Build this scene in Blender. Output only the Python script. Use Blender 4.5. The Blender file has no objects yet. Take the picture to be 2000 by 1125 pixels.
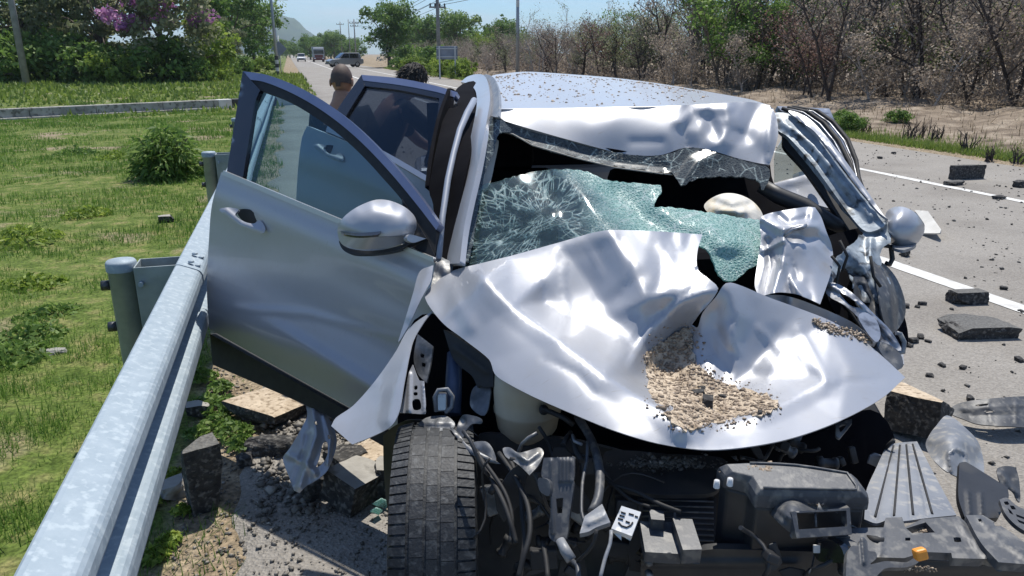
import bpy, bmesh, math, random
import numpy as np
from mathutils import Vector, Matrix, noise as mnoise
from mathutils.geometry import delaunay_2d_cdt
random.seed(7)
RNG = np.random.default_rng(7)
scene = bpy.context.scene
COL = scene.collection

# ------------------------------------------------------------------ camera
FOC = 1455.0                                   # focal length in photograph pixels (2000 wide)
PITCH = math.atan(457 / FOC)
YAW = math.atan(438 / (FOC * math.cos(PITCH) + 457 * math.sin(PITCH)))
EYE = np.array([0.0, 0.0, 1.6])
cam_data = bpy.data.cameras.new("camera")
cam_data.sensor_width = 36.0
cam_data.lens = FOC / 2000 * 36.0
cam_data.clip_start = 0.05
cam_data.clip_end = 9000
cam = bpy.data.objects.new("camera", cam_data)
COL.objects.link(cam)
cam.location = EYE
cam.rotation_euler = (math.pi / 2 - PITCH, 0, -YAW)
scene.camera = cam

# ------------------------------------------------------------------ light
SUN_EL, SUN_AZ = math.radians(65), math.radians(28)      # azimuth from +Y towards +X
world = bpy.data.worlds.new("World")
scene.world = world
world.use_nodes = True
wn, wl = world.node_tree.nodes, world.node_tree.links
bg = wn["Background"]
sky = wn.new("ShaderNodeTexSky")
sky.sky_type = 'NISHITA'
sky.sun_disc = False
sky.sun_elevation = SUN_EL
sky.sun_rotation = SUN_AZ
sky.altitude = 0
sky.air_density = 1.0
sky.dust_density = 0.35
sky.ozone_density = 1.6
tc = wn.new("ShaderNodeTexCoord")
sep = wn.new("ShaderNodeSeparateXYZ"); wl.new(tc.outputs["Generated"], sep.inputs[0])
addz = wn.new("ShaderNodeMath"); addz.operation = 'ADD'; addz.inputs[1].default_value = 0.12
wl.new(sep.outputs[2], addz.inputs[0])
mxz = wn.new("ShaderNodeMath"); mxz.operation = 'MAXIMUM'; mxz.inputs[1].default_value = 0.05
wl.new(addz.outputs[0], mxz.inputs[0])
comb = wn.new("ShaderNodeCombineXYZ")
for i in (0, 1):
    dv = wn.new("ShaderNodeMath"); dv.operation = 'DIVIDE'
    wl.new(sep.outputs[i], dv.inputs[0]); wl.new(mxz.outputs[0], dv.inputs[1])
    wl.new(dv.outputs[0], comb.inputs[i])
mp = wn.new("ShaderNodeMapping"); mp.inputs["Scale"].default_value = (0.55, 1.5, 1)
wl.new(comb.outputs[0], mp.inputs[0])
cn = wn.new("ShaderNodeTexNoise"); cn.inputs["Scale"].default_value = 0.9
cn.inputs["Detail"].default_value = 7; cn.inputs["Roughness"].default_value = 0.58
cn.inputs["Distortion"].default_value = 0.5
wl.new(mp.outputs[0], cn.inputs["Vector"])
cr = wn.new("ShaderNodeValToRGB")
cr.color_ramp.elements[0].position = 0.45; cr.color_ramp.elements[0].color = (0.0, 0.0, 0.0, 1)
cr.color_ramp.elements[1].position = 0.68; cr.color_ramp.elements[1].color = (0.5, 0.5, 0.5, 1)
wl.new(cn.outputs["Fac"], cr.inputs[0])
cmix = wn.new("ShaderNodeMixRGB"); cmix.inputs[2].default_value = (6.0, 6.8, 7.6, 1)
tint = wn.new("ShaderNodeMixRGB"); tint.blend_type = 'MULTIPLY'; tint.inputs[0].default_value = 1.0
tint.inputs[2].default_value = (0.66, 0.90, 1.18, 1)
wl.new(sky.outputs[0], tint.inputs[1])
wl.new(cr.outputs[0], cmix.inputs[0]); wl.new(tint.outputs[0], cmix.inputs[1])
wl.new(cmix.outputs[0], bg.inputs[0])
bg.inputs[1].default_value = 0.095
sun_data = bpy.data.lights.new("sun", 'SUN')
sun_data.energy = 4.4
sun_data.angle = math.radians(0.53)
sun_data.color = (1.0, 0.955, 0.88)
sun = bpy.data.objects.new("sun", sun_data)
COL.objects.link(sun)
sdir = Vector((math.sin(SUN_AZ) * math.cos(SUN_EL), math.cos(SUN_AZ) * math.cos(SUN_EL), math.sin(SUN_EL)))
sun.rotation_euler = sdir.to_track_quat('Z', 'Y').to_euler()
sun.location = (0, 0, 30)
scene.view_settings.view_transform = 'Standard'
scene.view_settings.look = 'None'
scene.view_settings.exposure = 0.28
scene.view_settings.gamma = 1.0
scene.view_settings.use_curve_mapping = False
scene.cycles.use_denoising = True
scene.cycles.max_bounces = 8
scene.cycles.transparent_max_bounces = 12
scene.cycles.sample_clamp_indirect = 6.0

# ------------------------------------------------------------------ measuring helpers
# the places of things were measured on the photograph: a sight line through a point of it,
# stopped at a known height, depth or car station, gives the point of the street
FW = np.array([math.sin(YAW) * math.cos(PITCH), math.cos(YAW) * math.cos(PITCH), -math.sin(PITCH)])
RT = np.array([math.cos(YAW), -math.sin(YAW), 0.0])
UPV = np.cross(RT, FW)
PHI = math.radians(8.0)                        # the car stands turned a little from the road
CAR_O = np.array([1.06, 1.62, 0.0])            # under the middle of the front axle
CAR_A = np.array([math.sin(PHI), math.cos(PHI), 0.0])     # towards the tail
CAR_L = np.array([math.cos(PHI), -math.sin(PHI), 0.0])    # across, towards the road
ZV = np.array([0, 0, 1.0])

def ray(x, y):
    return FW + RT * ((x - 1000) / FOC) + UPV * ((562.5 - y) / FOC)

def dep(x, y, m, v):
    r = ray(x, y)
    if m == 'd': return v
    if m == 'z': return (v - EYE[2]) / r[2]
    if m == 'X': return v / r[0]
    if m == 'Y': return v / r[1]
    if m == 'v': return (v - (EYE - CAR_O) @ CAR_A) / (r @ CAR_A)
    if m == 'u': return (v - (EYE - CAR_O) @ CAR_L) / (r @ CAR_L)

def at(x, y, m='z', v=0.0):
    return EYE + ray(x, y) * dep(x, y, m, v)

def car(u, v, z):
    return CAR_O + CAR_L * u + CAR_A * v + ZV * z

# ------------------------------------------------------------------ object helpers
def link(o, parent=None, label=None, cat=None, group=None, kind=None):
    COL.objects.link(o)
    if parent is not None:
        o.parent = parent
        o.matrix_parent_inverse = (Matrix.Translation(parent.location) @ parent.rotation_euler.to_matrix().to_4x4()
                                   @ Matrix.Diagonal((*parent.scale, 1))).inverted() if parent.parent is None else Matrix.Identity(4)
    if label: o["label"] = label
    if cat: o["category"] = cat
    if group: o["group"] = group
    if kind: o["kind"] = kind
    return o

def empty(name, loc, label, cat, group=None, rz=0.0, sc=1.0):
    o = bpy.data.objects.new(name, None)
    o.empty_display_size = 0.2
    o.location = Vector(loc)
    o.rotation_euler = (0, 0, rz)
    o.scale = (sc, sc, sc) if not hasattr(sc, '__len__') else sc
    return link(o, None, label, cat, group)

def np_mesh(name, verts, tris, mats, smooth=False, quads=False):
    verts = np.asarray(verts, dtype=np.float32).reshape(-1, 3)
    n = 4 if quads else 3
    tris = np.asarray(tris, dtype=np.int32).reshape(-1, n)
    me = bpy.data.meshes.new(name)
    me.vertices.add(len(verts)); me.vertices.foreach_set("co", verts.ravel())
    me.loops.add(tris.size); me.loops.foreach_set("vertex_index", tris.ravel())
    me.polygons.add(len(tris))
    me.polygons.foreach_set("loop_start", np.arange(0, tris.size, n, dtype=np.int32))
    me.polygons.foreach_set("loop_total", np.full(len(tris), n, dtype=np.int32))
    if smooth:
        me.polygons.foreach_set("use_smooth", np.ones(len(tris), dtype=bool))
    for m in (mats if isinstance(mats, (list, tuple)) else [mats]):
        me.materials.append(m)
    me.update(calc_edges=True)
    me.validate()
    return me

def set_attr(me, name, values):
    a = me.attributes.new(name, 'FLOAT', 'POINT')
    a.data.foreach_set("value", np.asarray(values, dtype=np.float32))

class MB:
    """collects shapes; build() links them as one mesh object"""
    def __init__(self): self.v = []; self.f = []; self.s = []
    def add(self, vs, fs, smooth=False):
        o = len(self.v)
        self.v += [tuple(float(c) for c in p) for p in vs]
        self.f += [tuple(i + o for i in q) for q in fs]
        self.s += [smooth] * len(fs)
        return self
    def box(self, c, size, ax=None):
        c = np.asarray(c, float)
        X, Y, Z = ax if ax is not None else (np.array([1., 0, 0]), np.array([0, 1., 0]), ZV)
        hx, hy, hz = [s / 2 for s in size]
        vs = [c + X * (a * hx) + Y * (b * hy) + Z * (d * hz) for d in (-1, 1) for b in (-1, 1) for a in (-1, 1)]
        return self.add(vs, [(0, 2, 3, 1), (4, 5, 7, 6), (0, 1, 5, 4), (2, 6, 7, 3), (0, 4, 6, 2), (1, 3, 7, 5)])
    def tube(self, pts, r, n=8, cap=True, smooth=True):
        pts = [np.asarray(p, float) for p in pts]
        rs = list(r) if hasattr(r, '__len__') else [r] * len(pts)
        vs = []; fs = []
        ref = None
        for i, p in enumerate(pts):
            t = pts[min(i + 1, len(pts) - 1)] - pts[max(i - 1, 0)]
            t = t / (np.linalg.norm(t) + 1e-9)
            if ref is None:
                ref = np.cross(t, ZV if abs(t[2]) < 0.9 else np.array([1., 0, 0]))
            a = ref - t * (ref @ t); a /= (np.linalg.norm(a) + 1e-9); ref = a
            b = np.cross(t, a)
            for k in range(n):
                th = 2 * math.pi * k / n
                vs.append(p + (a * math.cos(th) + b * math.sin(th)) * rs[i])
        for i in range(len(pts) - 1):
            for k in range(n):
                k2 = (k + 1) % n
                fs.append((i * n + k, i * n + k2, (i + 1) * n + k2, (i + 1) * n + k))
        self.add(vs, fs, smooth)
        if cap:
            o = len(self.v) - len(vs)
            self.f.append(tuple(o + k for k in reversed(range(n)))); self.s.append(False)
            self.f.append(tuple(o + (len(pts) - 1) * n + k for k in range(n))); self.s.append(False)
        return self
    def lathe(self, c, prof, n=24, ax=None, smooth=True):
        X, Y, Z = ax if ax is not None else (np.array([1., 0, 0]), np.array([0, 1., 0]), ZV)
        c = np.asarray(c, float); vs = []; fs = []
        for r, h in prof:
            for k in range(n):
                th = 2 * math.pi * k / n
                vs.append(c + (X * math.cos(th) + Y * math.sin(th)) * r + Z * h)
        for i in range(len(prof) - 1):
            for k in range(n):
                k2 = (k + 1) % n
                fs.append((i * n + k, i * n + k2, (i + 1) * n + k2, (i + 1) * n + k))
        return self.add(vs, fs, smooth)
    def prism(self, pts, vec, smooth=False):
        """closed outline (3-D points, counter-clockwise seen from the outside) pushed back along vec"""
        pts = [np.asarray(p, float) for p in pts]; n = len(pts); vec = np.asarray(vec, float)
        vs = pts + [p + vec for p in pts]
        fs = [tuple(range(n)), tuple(reversed(range(n, 2 * n)))]
        fs += [(k, n + k, n + (k + 1) % n, (k + 1) % n) for k in range(n)]
        return self.add(vs, fs, smooth)
    def build(self, name, mat, parent=None, bevel=0, label=None, cat=None, group=None, kind=None, origin=None, smooth=None, sub=0):
        me = bpy.data.meshes.new(name)
        o = Vector(origin) if origin is not None else Vector((0, 0, 0))
        me.from_pydata([(x - o.x, y - o.y, z - o.z) for x, y, z in self.v], [], self.f)
        me.polygons.foreach_set("use_smooth", [bool(s) if smooth is None else smooth for s in self.s])
        for m in (mat if isinstance(mat, (list, tuple)) else [mat]): me.materials.append(m)
        me.update()
        bm = bmesh.new(); bm.from_mesh(me); bmesh.ops.recalc_face_normals(bm, faces=bm.faces); bm.to_mesh(me); bm.free()
        ob = bpy.data.objects.new(name, me)
        ob.location = o
        link(ob, parent, label, cat, group, kind)
        if bevel:
            b = ob.modifiers.new("bevel", 'BEVEL'); b.width = bevel; b.segments = 2; b.limit_method = 'ANGLE'; b.angle_limit = 0.6
        if sub:
            s = ob.modifiers.new("sub", 'SUBSURF'); s.levels = sub; s.render_levels = sub
        return ob

# ------------------------------------------------------------------ sheet metal
def spline(pts, closed=True, step=8.0):
    """smooth line through the points; a point with a third entry is a sharp corner"""
    P = [np.array(p[:2], float) for p in pts]; C = [len(p) > 2 for p in pts]; n = len(P); out = []
    for i in range(n if closed else n - 1):
        p1, p2 = P[i], P[(i + 1) % n]
        p0 = P[(i - 1) % n] if (closed or i > 0) else p1
        p3 = P[(i + 2) % n] if (closed or i + 2 < n) else p2
        if C[i]: p0 = p1 - (p2 - p1)
        if C[(i + 1) % n]: p3 = p2 + (p2 - p1)
        L = np.linalg.norm(p2 - p1); k = max(1, int(round(L / step)))
        m1 = (p2 - p0) * 0.5; m2 = (p3 - p1) * 0.5
        for m in (m1, m2):
            lm = np.linalg.norm(m)
            if lm > L: m *= L / lm
        for j in range(k):
            t = j / k; t2, t3 = t * t, t * t * t
            out.append((2 * t3 - 3 * t2 + 1) * p1 + (t3 - 2 * t2 + t) * m1 + (-2 * t3 + 3 * t2) * p2 + (t3 - t2) * m2)
    if not closed: out.append(P[-1])
    return np.array(out)

def tps(ctrl, lam=0.0):
    """smooth surface through measured points: 1/depth is flat for a flat panel"""
    XY = np.array([[c[0], c[1]] for c in ctrl], float) / 500.0
    w = np.array([1.0 / dep(*c) for c in ctrl]); n = len(ctrl)
    if n <= 3:
        A = np.c_[np.ones(n), XY]; co = np.linalg.lstsq(A, w, rcond=None)[0]
        return lambda Q: 1.0 / (np.c_[np.ones(len(Q)), np.asarray(Q) / 500.0] @ co)
    def ker(a, b):
        r2 = ((a[:, None, :] - b[None, :, :]) ** 2).sum(2)
        return np.where(r2 > 1e-12, r2 * np.log(np.maximum(r2, 1e-12)) * 0.5, 0)
    K = ker(XY, XY) + lam * np.eye(n); Pm = np.c_[np.ones(n), XY]
    M = np.block([[K, Pm], [Pm.T, np.zeros((3, 3))]])
    s = np.linalg.solve(M, np.r_[w, np.zeros(3)])
    def f(Q):
        Q = np.asarray(Q, float) / 500.0
        return 1.0 / np.maximum(ker(Q, XY) @ s[:n] + np.c_[np.ones(len(Q)), Q] @ s[n:], 1e-3)
    return f

def crease(Q, pts, amp, width, kind='tent'):
    P = np.array([p[:2] for p in pts], float)
    best = np.full(len(Q), 1e9); par = np.zeros(len(Q)); sd = np.zeros(len(Q))
    seg = np.linalg.norm(np.diff(P, axis=0), axis=1); tot = seg.sum(); acc = 0
    for i in range(len(P) - 1):
        a, b = P[i], P[i + 1]; ab = b - a
        t = np.clip(((Q - a) @ ab) / (ab @ ab), 0, 1)
        dv = Q - (a + t[:, None] * ab); dist = np.hypot(dv[:, 0], dv[:, 1])
        m = dist < best
        best[m] = dist[m]; par[m] = (acc + t[m] * seg[i]) / tot
        sd[m] = (ab[0] * dv[m, 1] - ab[1] * dv[m, 0]); acc += seg[i]
    amps = amp if hasattr(amp, '__len__') else [amp, amp]
    a = np.interp(par, np.linspace(0, 1, len(amps)), amps)
    x = best / width
    if kind == 'tent': return a * np.maximum(0, 1 - x) ** 1.15
    if kind == 'sm': return a * np.exp(-x * x * 1.6)
    if kind == 'left': return a * np.where(sd < 0, np.maximum(0, 1 - x), np.maximum(0, 1 - x * 4))
    if kind == 'right': return a * np.where(sd > 0, np.maximum(0, 1 - x), np.maximum(0, 1 - x * 4))
    return 0

def inside(Q, poly):
    x, y = Q[:, 0], Q[:, 1]; r = np.zeros(len(Q), bool); n = len(poly)
    for i in range(n):
        x1, y1 = poly[i]; x2, y2 = poly[(i + 1) % n]
        if y1 == y2: continue
        r ^= ((y1 > y) != (y2 > y)) & (x < (x2 - x1) * (y - y1) / (y2 - y1) + x1)
    return r

def sheet(name, outline, ctrl, mat, parent=None, creases=(), step=9, th=0.0015, lam=0.0, dents=None, holes=(), smooth=True,
          label=None, cat=None, kind=None, rough_edge=0.0, facet=None):
    """a panel of bent metal, plastic or glass with its measured outline, its own depth and thickness"""
    r = random.Random(name + str(outline[0]))
    loop = spline(outline, True, step)
    if rough_edge:
        loop = loop + np.array([[r.uniform(-1, 1), r.uniform(-1, 1)] for _ in loop]) * rough_edge
    hl = [spline(h, True, step) for h in holes]
    fd = tps(ctrl, lam)
    lo, hi = loop.min(0), loop.max(0)
    gx, gy = np.meshgrid(np.arange(lo[0] + step * .5, hi[0], step), np.arange(lo[1] + step * .5, hi[1], step * .866))
    gx[1::2] += step * .5
    G = np.c_[gx.ravel(), gy.ravel()]
    G = G[inside(G, loop)] if len(G) else G
    for h in hl: G = G[~inside(G, h)]
    allb = np.vstack([loop] + hl)
    if len(G):
        keep = np.ones(len(G), bool)
        for i in range(0, len(G), 2000):
            d2 = ((G[i:i + 2000, None, :] - allb[None]) ** 2).sum(2).min(1)
            keep[i:i + 2000] = d2 > (step * .45) ** 2
        G = G[keep]
    pts = np.vstack([allb, G]); edges = []; o = 0
    for l in [loop] + hl:
        edges += [(o + i, o + (i + 1) % len(l)) for i in range(len(l))]; o += len(l)
    res = delaunay_2d_cdt([Vector(p) for p in pts], edges, [], 0, 1e-4)
    V = np.array([tuple(v) for v in res[0]]); T = np.array([t for t in res[2] if len(t) == 3])
    cen = V[T].mean(1); k = inside(cen, loop)
    for h in hl: k &= ~inside(cen, h)
    T = T[k]
    dentl = []
    if dents:
        for _ in range(dents[0]):
            c = np.array([r.uniform(lo[0], hi[0]), r.uniform(lo[1], hi[1])]); a = r.uniform(0, 6.28); L = r.uniform(.3, 1.2) * dents[2]
            dentl.append(([c, c + L * np.array([math.cos(a), math.sin(a)])], r.uniform(-1, 1) * dents[1], dents[2] * r.uniform(.4, 1)))
    base = fd
    if facet:      # flat facets between the measured points, with hard folds along the given lines
        alpha, folds = facet[0], facet[1]
        cp = [np.array(c[:2], float) for c in ctrl]; cd = [1.0 / dep(*c) for c in ctrl]; ce = []
        ob_ = spline(outline, True, facet[2] if len(facet) > 2 else 70)
        ob_ = np.array(ob_); cen_ = ob_.mean(0); ob_ = cen_ + (ob_ - cen_) * 1.01
        for q in ob_:
            if min(np.hypot(*(q - c)) for c in cp) > 14: cp.append(q); cd.append(1.0 / fd(q[None])[0])
        tg = np.roll(ob_, -1, 0) - np.roll(ob_, 1, 0); nrm_ = np.c_[tg[:, 1], -tg[:, 0]] / (np.hypot(tg[:, 0], tg[:, 1])[:, None] + 1e-9)
        if inside(ob_ + nrm_ * 4, loop).mean() > .5: nrm_ = -nrm_
        for q in ob_ + nrm_ * 34:      # a margin outside, so that the rim lies inside the facets
            if not inside(q[None], loop)[0] and min(np.hypot(*(q - c)) for c in cp) > 14: cp.append(q); cd.append(1.0 / fd(q[None])[0])
        for fo in folds:
            prev = None
            for q in fo:
                q = np.array(q, float); dist = [np.hypot(*(q - c)) for c in cp]; k_ = int(np.argmin(dist))
                if dist[k_] > 6: cp.append(q); cd.append(1.0 / fd(q[None])[0]); k_ = len(cp) - 1
                if prev is not None and prev != k_: ce.append((prev, k_))
                prev = k_
        rf = delaunay_2d_cdt([Vector(c) for c in cp], ce, [], 0, 1e-4)
        fv = np.array([tuple(v) for v in rf[0]]); ft = [t for t in rf[2] if len(t) == 3]
        fw_ = np.array([cd[oi[0]] if len(oi) and oi[0] < len(cd) else 1.0 / fd(fv[i_][None])[0] for i_, oi in enumerate(rf[3])])
        def base(Q):
            out = fd(Q); w_ = np.full(len(Q), np.nan)
            for t in ft:
                a, b_, c = fv[t[0]], fv[t[1]], fv[t[2]]
                den = (b_[1] - c[1]) * (a[0] - c[0]) + (c[0] - b_[0]) * (a[1] - c[1])
                if abs(den) < 1e-9: continue
                m = (Q[:, 0] >= min(a[0], b_[0], c[0]) - .01) & (Q[:, 0] <= max(a[0], b_[0], c[0]) + .01) & np.isnan(w_)
                q = Q[m]
                l1 = ((b_[1] - c[1]) * (q[:, 0] - c[0]) + (c[0] - b_[0]) * (q[:, 1] - c[1])) / den
                l2 = ((c[1] - a[1]) * (q[:, 0] - c[0]) + (a[0] - c[0]) * (q[:, 1] - c[1])) / den
                l3 = 1 - l1 - l2; ok = (l1 > -1e-6) & (l2 > -1e-6) & (l3 > -1e-6)
                ii = np.where(m)[0][ok]; w_[ii] = l1[ok] * fw_[t[0]] + l2[ok] * fw_[t[1]] + l3[ok] * fw_[t[2]]
            g_ = ~np.isnan(w_); out[g_] = (1 - alpha) * out[g_] + alpha / w_[g_]
            return out
    def depth(Q):
        Q = np.asarray(Q, float).reshape(-1, 2)
        d = base(Q)
        for c in creases: d = d - crease(Q, *c)
        for p, a, w in dentl: d = d - crease(Q, p, a, w, 'sm')
        return d
    d = depth(V)
    W = EYE + (FW + RT * ((V[:, :1] - 1000) / FOC) + UPV * ((562.5 - V[:, 1:2]) / FOC)) * d[:, None]
    # face the camera
    n = np.cross(W[T[:, 1]] - W[T[:, 0]], W[T[:, 2]] - W[T[:, 0]])
    flip = ((W[T].mean(1) - EYE) * n).sum(1) > 0
    T[flip] = T[flip][:, ::-1]
    used = np.unique(T); re = -np.ones(len(W), int); re[used] = np.arange(len(used))
    me = np_mesh(name, W[used], re[T], mat, smooth)
    ob = bpy.data.objects.new(name, me)
    link(ob, parent, label, cat, None, kind)
    if th and smooth:      # crisp cut edges
        le = np.empty(len(me.loops), np.int32); me.loops.foreach_get("edge_index", le)
        bnd = np.bincount(le, minlength=len(me.edges)) == 1
        sa = me.attributes.new("sharp_edge", 'BOOLEAN', 'EDGE'); sa.data.foreach_set("value", bnd)
    if th:
        s = ob.modifiers.new("thickness", 'SOLIDIFY'); s.thickness = th; s.offset = -1
    ob_depth[ob.name] = depth
    return ob
ob_depth = {}
def on(ob, x, y, off=0.0):
    d = ob_depth[ob.name]([(x, y)])[0] - off
    return EYE + ray(x, y) * d

# ------------------------------------------------------------------ materials
def newmat(name):
    m = bpy.data.materials.new(name); m.use_nodes = True
    nt = m.node_tree
    return m, nt, nt.nodes["Principled BSDF"]

def pmat(name, c1, c2=None, scale=6.0, rough=0.7, metal=0.0, bump=0.0, bscale=None, coat=0.0, detail=6, rough2=None,
         spec=0.5, lo=0.35, hi=0.65, dist=0.02, c3=None, scale3=40.0, trans=0.0):
    m, nt, b = newmat(name); N, L = nt.nodes, nt.links
    t = N.new("ShaderNodeTexCoord")
    nz = N.new("ShaderNodeTexNoise"); nz.inputs["Scale"].default_value = scale; nz.inputs["Detail"].default_value = detail
    nz.inputs["Roughness"].default_value = 0.6
    L.new(t.outputs["Object"], nz.inputs["Vector"])
    rp = N.new("ShaderNodeValToRGB")
    rp.color_ramp.elements[0].position = lo; rp.color_ramp.elements[1].position = hi
    rp.color_ramp.elements[0].color = (*c1, 1); rp.color_ramp.elements[1].color = (*(c2 or c1), 1)
    L.new(nz.outputs["Fac"], rp.inputs[0])
    col = rp.outputs[0]
    if c3:
        n3 = N.new("ShaderNodeTexNoise"); n3.inputs["Scale"].default_value = scale3; n3.inputs["Detail"].default_value = 4
        L.new(t.outputs["Object"], n3.inputs["Vector"])
        r3 = N.new("ShaderNodeValToRGB"); r3.color_ramp.elements[0].position = .52; r3.color_ramp.elements[1].position = .66
        L.new(n3.outputs["Fac"], r3.inputs[0])
        mx = N.new("ShaderNodeMixRGB"); mx.inputs[2].default_value = (*c3, 1)
        L.new(r3.outputs[0], mx.inputs[0]); L.new(col, mx.inputs[1]); col = mx.outputs[0]
    L.new(col, b.inputs["Base Color"])
    b.inputs["Metallic"].default_value = metal
    b.inputs["Specular IOR Level"].default_value = spec
    b.inputs["Coat Weight"].default_value = coat
    b.inputs["Coat Roughness"].default_value = 0.04
    b.inputs["Roughness"].default_value = rough
    if rough2 is not None:
        mr = N.new("ShaderNodeMapRange"); mr.inputs[3].default_value = rough; mr.inputs[4].default_value = rough2
        mr.inputs[1].default_value = .3; mr.inputs[2].default_value = .7
        L.new(nz.outputs["Fac"], mr.inputs[0]); L.new(mr.outputs[0], b.inputs["Roughness"])
    if bump:
        n2 = N.new("ShaderNodeTexNoise"); n2.inputs["Scale"].default_value = bscale or scale * 4; n2.inputs["Detail"].default_value = 5
        L.new(t.outputs["Object"], n2.inputs["Vector"])
        bp = N.new("ShaderNodeBump"); bp.inputs["Strength"].default_value = bump; bp.inputs["Distance"].default_value = dist
        L.new(n2.outputs["Fac"], bp.inputs["Height"]); L.new(bp.outputs[0], b.inputs["Normal"])
    if trans:
        b.inputs["Transmission Weight"].default_value = trans
    return m

def leafmat(name, c1, c2, c3=None, sub=0.25):
    """foliage: colour differs leaf by leaf (attribute 'rnd')"""
    m, nt, b = newmat(name); N, L = nt.nodes, nt.links
    a = N.new("ShaderNodeAttribute"); a.attribute_name = "rnd"
    rp = N.new("ShaderNodeValToRGB")
    rp.color_ramp.elements[0].color = (*c1, 1); rp.color_ramp.elements[1].color = (*c2, 1)
    rp.color_ramp.elements[1].position = 0.8 if c3 else 1.0
    if c3:
        e = rp.color_ramp.elements.new(0.97); e.color = (*c3, 1)
    oi = N.new("ShaderNodeObjectInfo")
    ad = N.new("ShaderNodeMath"); ad.operation = 'MULTIPLY_ADD'; ad.inputs[1].default_value = 0.25
    L.new(oi.outputs["Random"], ad.inputs[0])
    sb = N.new("ShaderNodeMath"); sb.operation = 'SUBTRACT'; sb.inputs[1].default_value = 0.12
    L.new(a.outputs["Fac"], sb.inputs[0]); L.new(sb.outputs[0], ad.inputs[2])
    L.new(ad.outputs[0], rp.inputs[0]); L.new(rp.outputs[0], b.inputs["Base Color"])
    b.inputs["Roughness"].default_value = 0.55
    b.inputs["Specular IOR Level"].default_value = 0.3
    if sub:
        tr = N.new("ShaderNodeBsdfTranslucent"); L.new(rp.outputs[0], tr.inputs[0])
        mx = N.new("ShaderNodeMixShader"); mx.inputs[0].default_value = sub
        out = N["Material Output"]
        L.new(b.outputs[0], mx.inputs[1]); L.new(tr.outputs[0], mx.inputs[2]); L.new(mx.outputs[0], out.inputs[0])
    return m

# ================================================================== SETTING
def fbm(x, y, s=1.0, o=3):
    """cheap smooth noise on arrays"""
    r = np.zeros_like(x, dtype=float); a = 1.0
    for k in range(o):
        f = (2.03 ** k) / s
        r += a * (np.sin(x * f * 1.7 + 1.3 * np.sin(y * f * 1.1 + k)) * np.cos(y * f * 1.9 + 1.1 * np.sin(x * f * 0.9 + 2 * k)))
        a *= 0.5
    return r / 1.75

def road_left(y):
    y = np.asarray(y, float)
    e = -0.27 + 0.07 * np.sin(y * 2.3) + 0.05 * np.sin(y * 5.9 + 1) + 0.02 * np.sin(y * 17)
    return np.where(y < 26.6, e, 0.95)

def terrain(x, y):
    x = np.asarray(x, float); y = np.asarray(y, float)
    z = 0.035 * fbm(x, y, 2.2) + 0.02 * fbm(x + 9, y, 0.7)
    onroad = (x > road_left(y) + 0.06) & (x < 10.35)
    near = np.clip((road_left(y) + 0.06 - x) / 0.5, 0, 1)
    z = np.where(x < 5, z * near - 0.012 * (1 - near), z)
    bank = np.clip((x - 11.2) / 5.0, 0, 1)
    z = np.where(x >= 10.35, 0.02 + bank * (0.28 + 0.22 * fbm(x, y, 1.6) + 0.06 * fbm(x, y, .5)), z)
    far = np.clip((np.hypot(x, y) - 60) / 60, 0, 1)
    z = z * (1 - far * 0.6)
    return np.where(onroad, -0.06, z)

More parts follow.
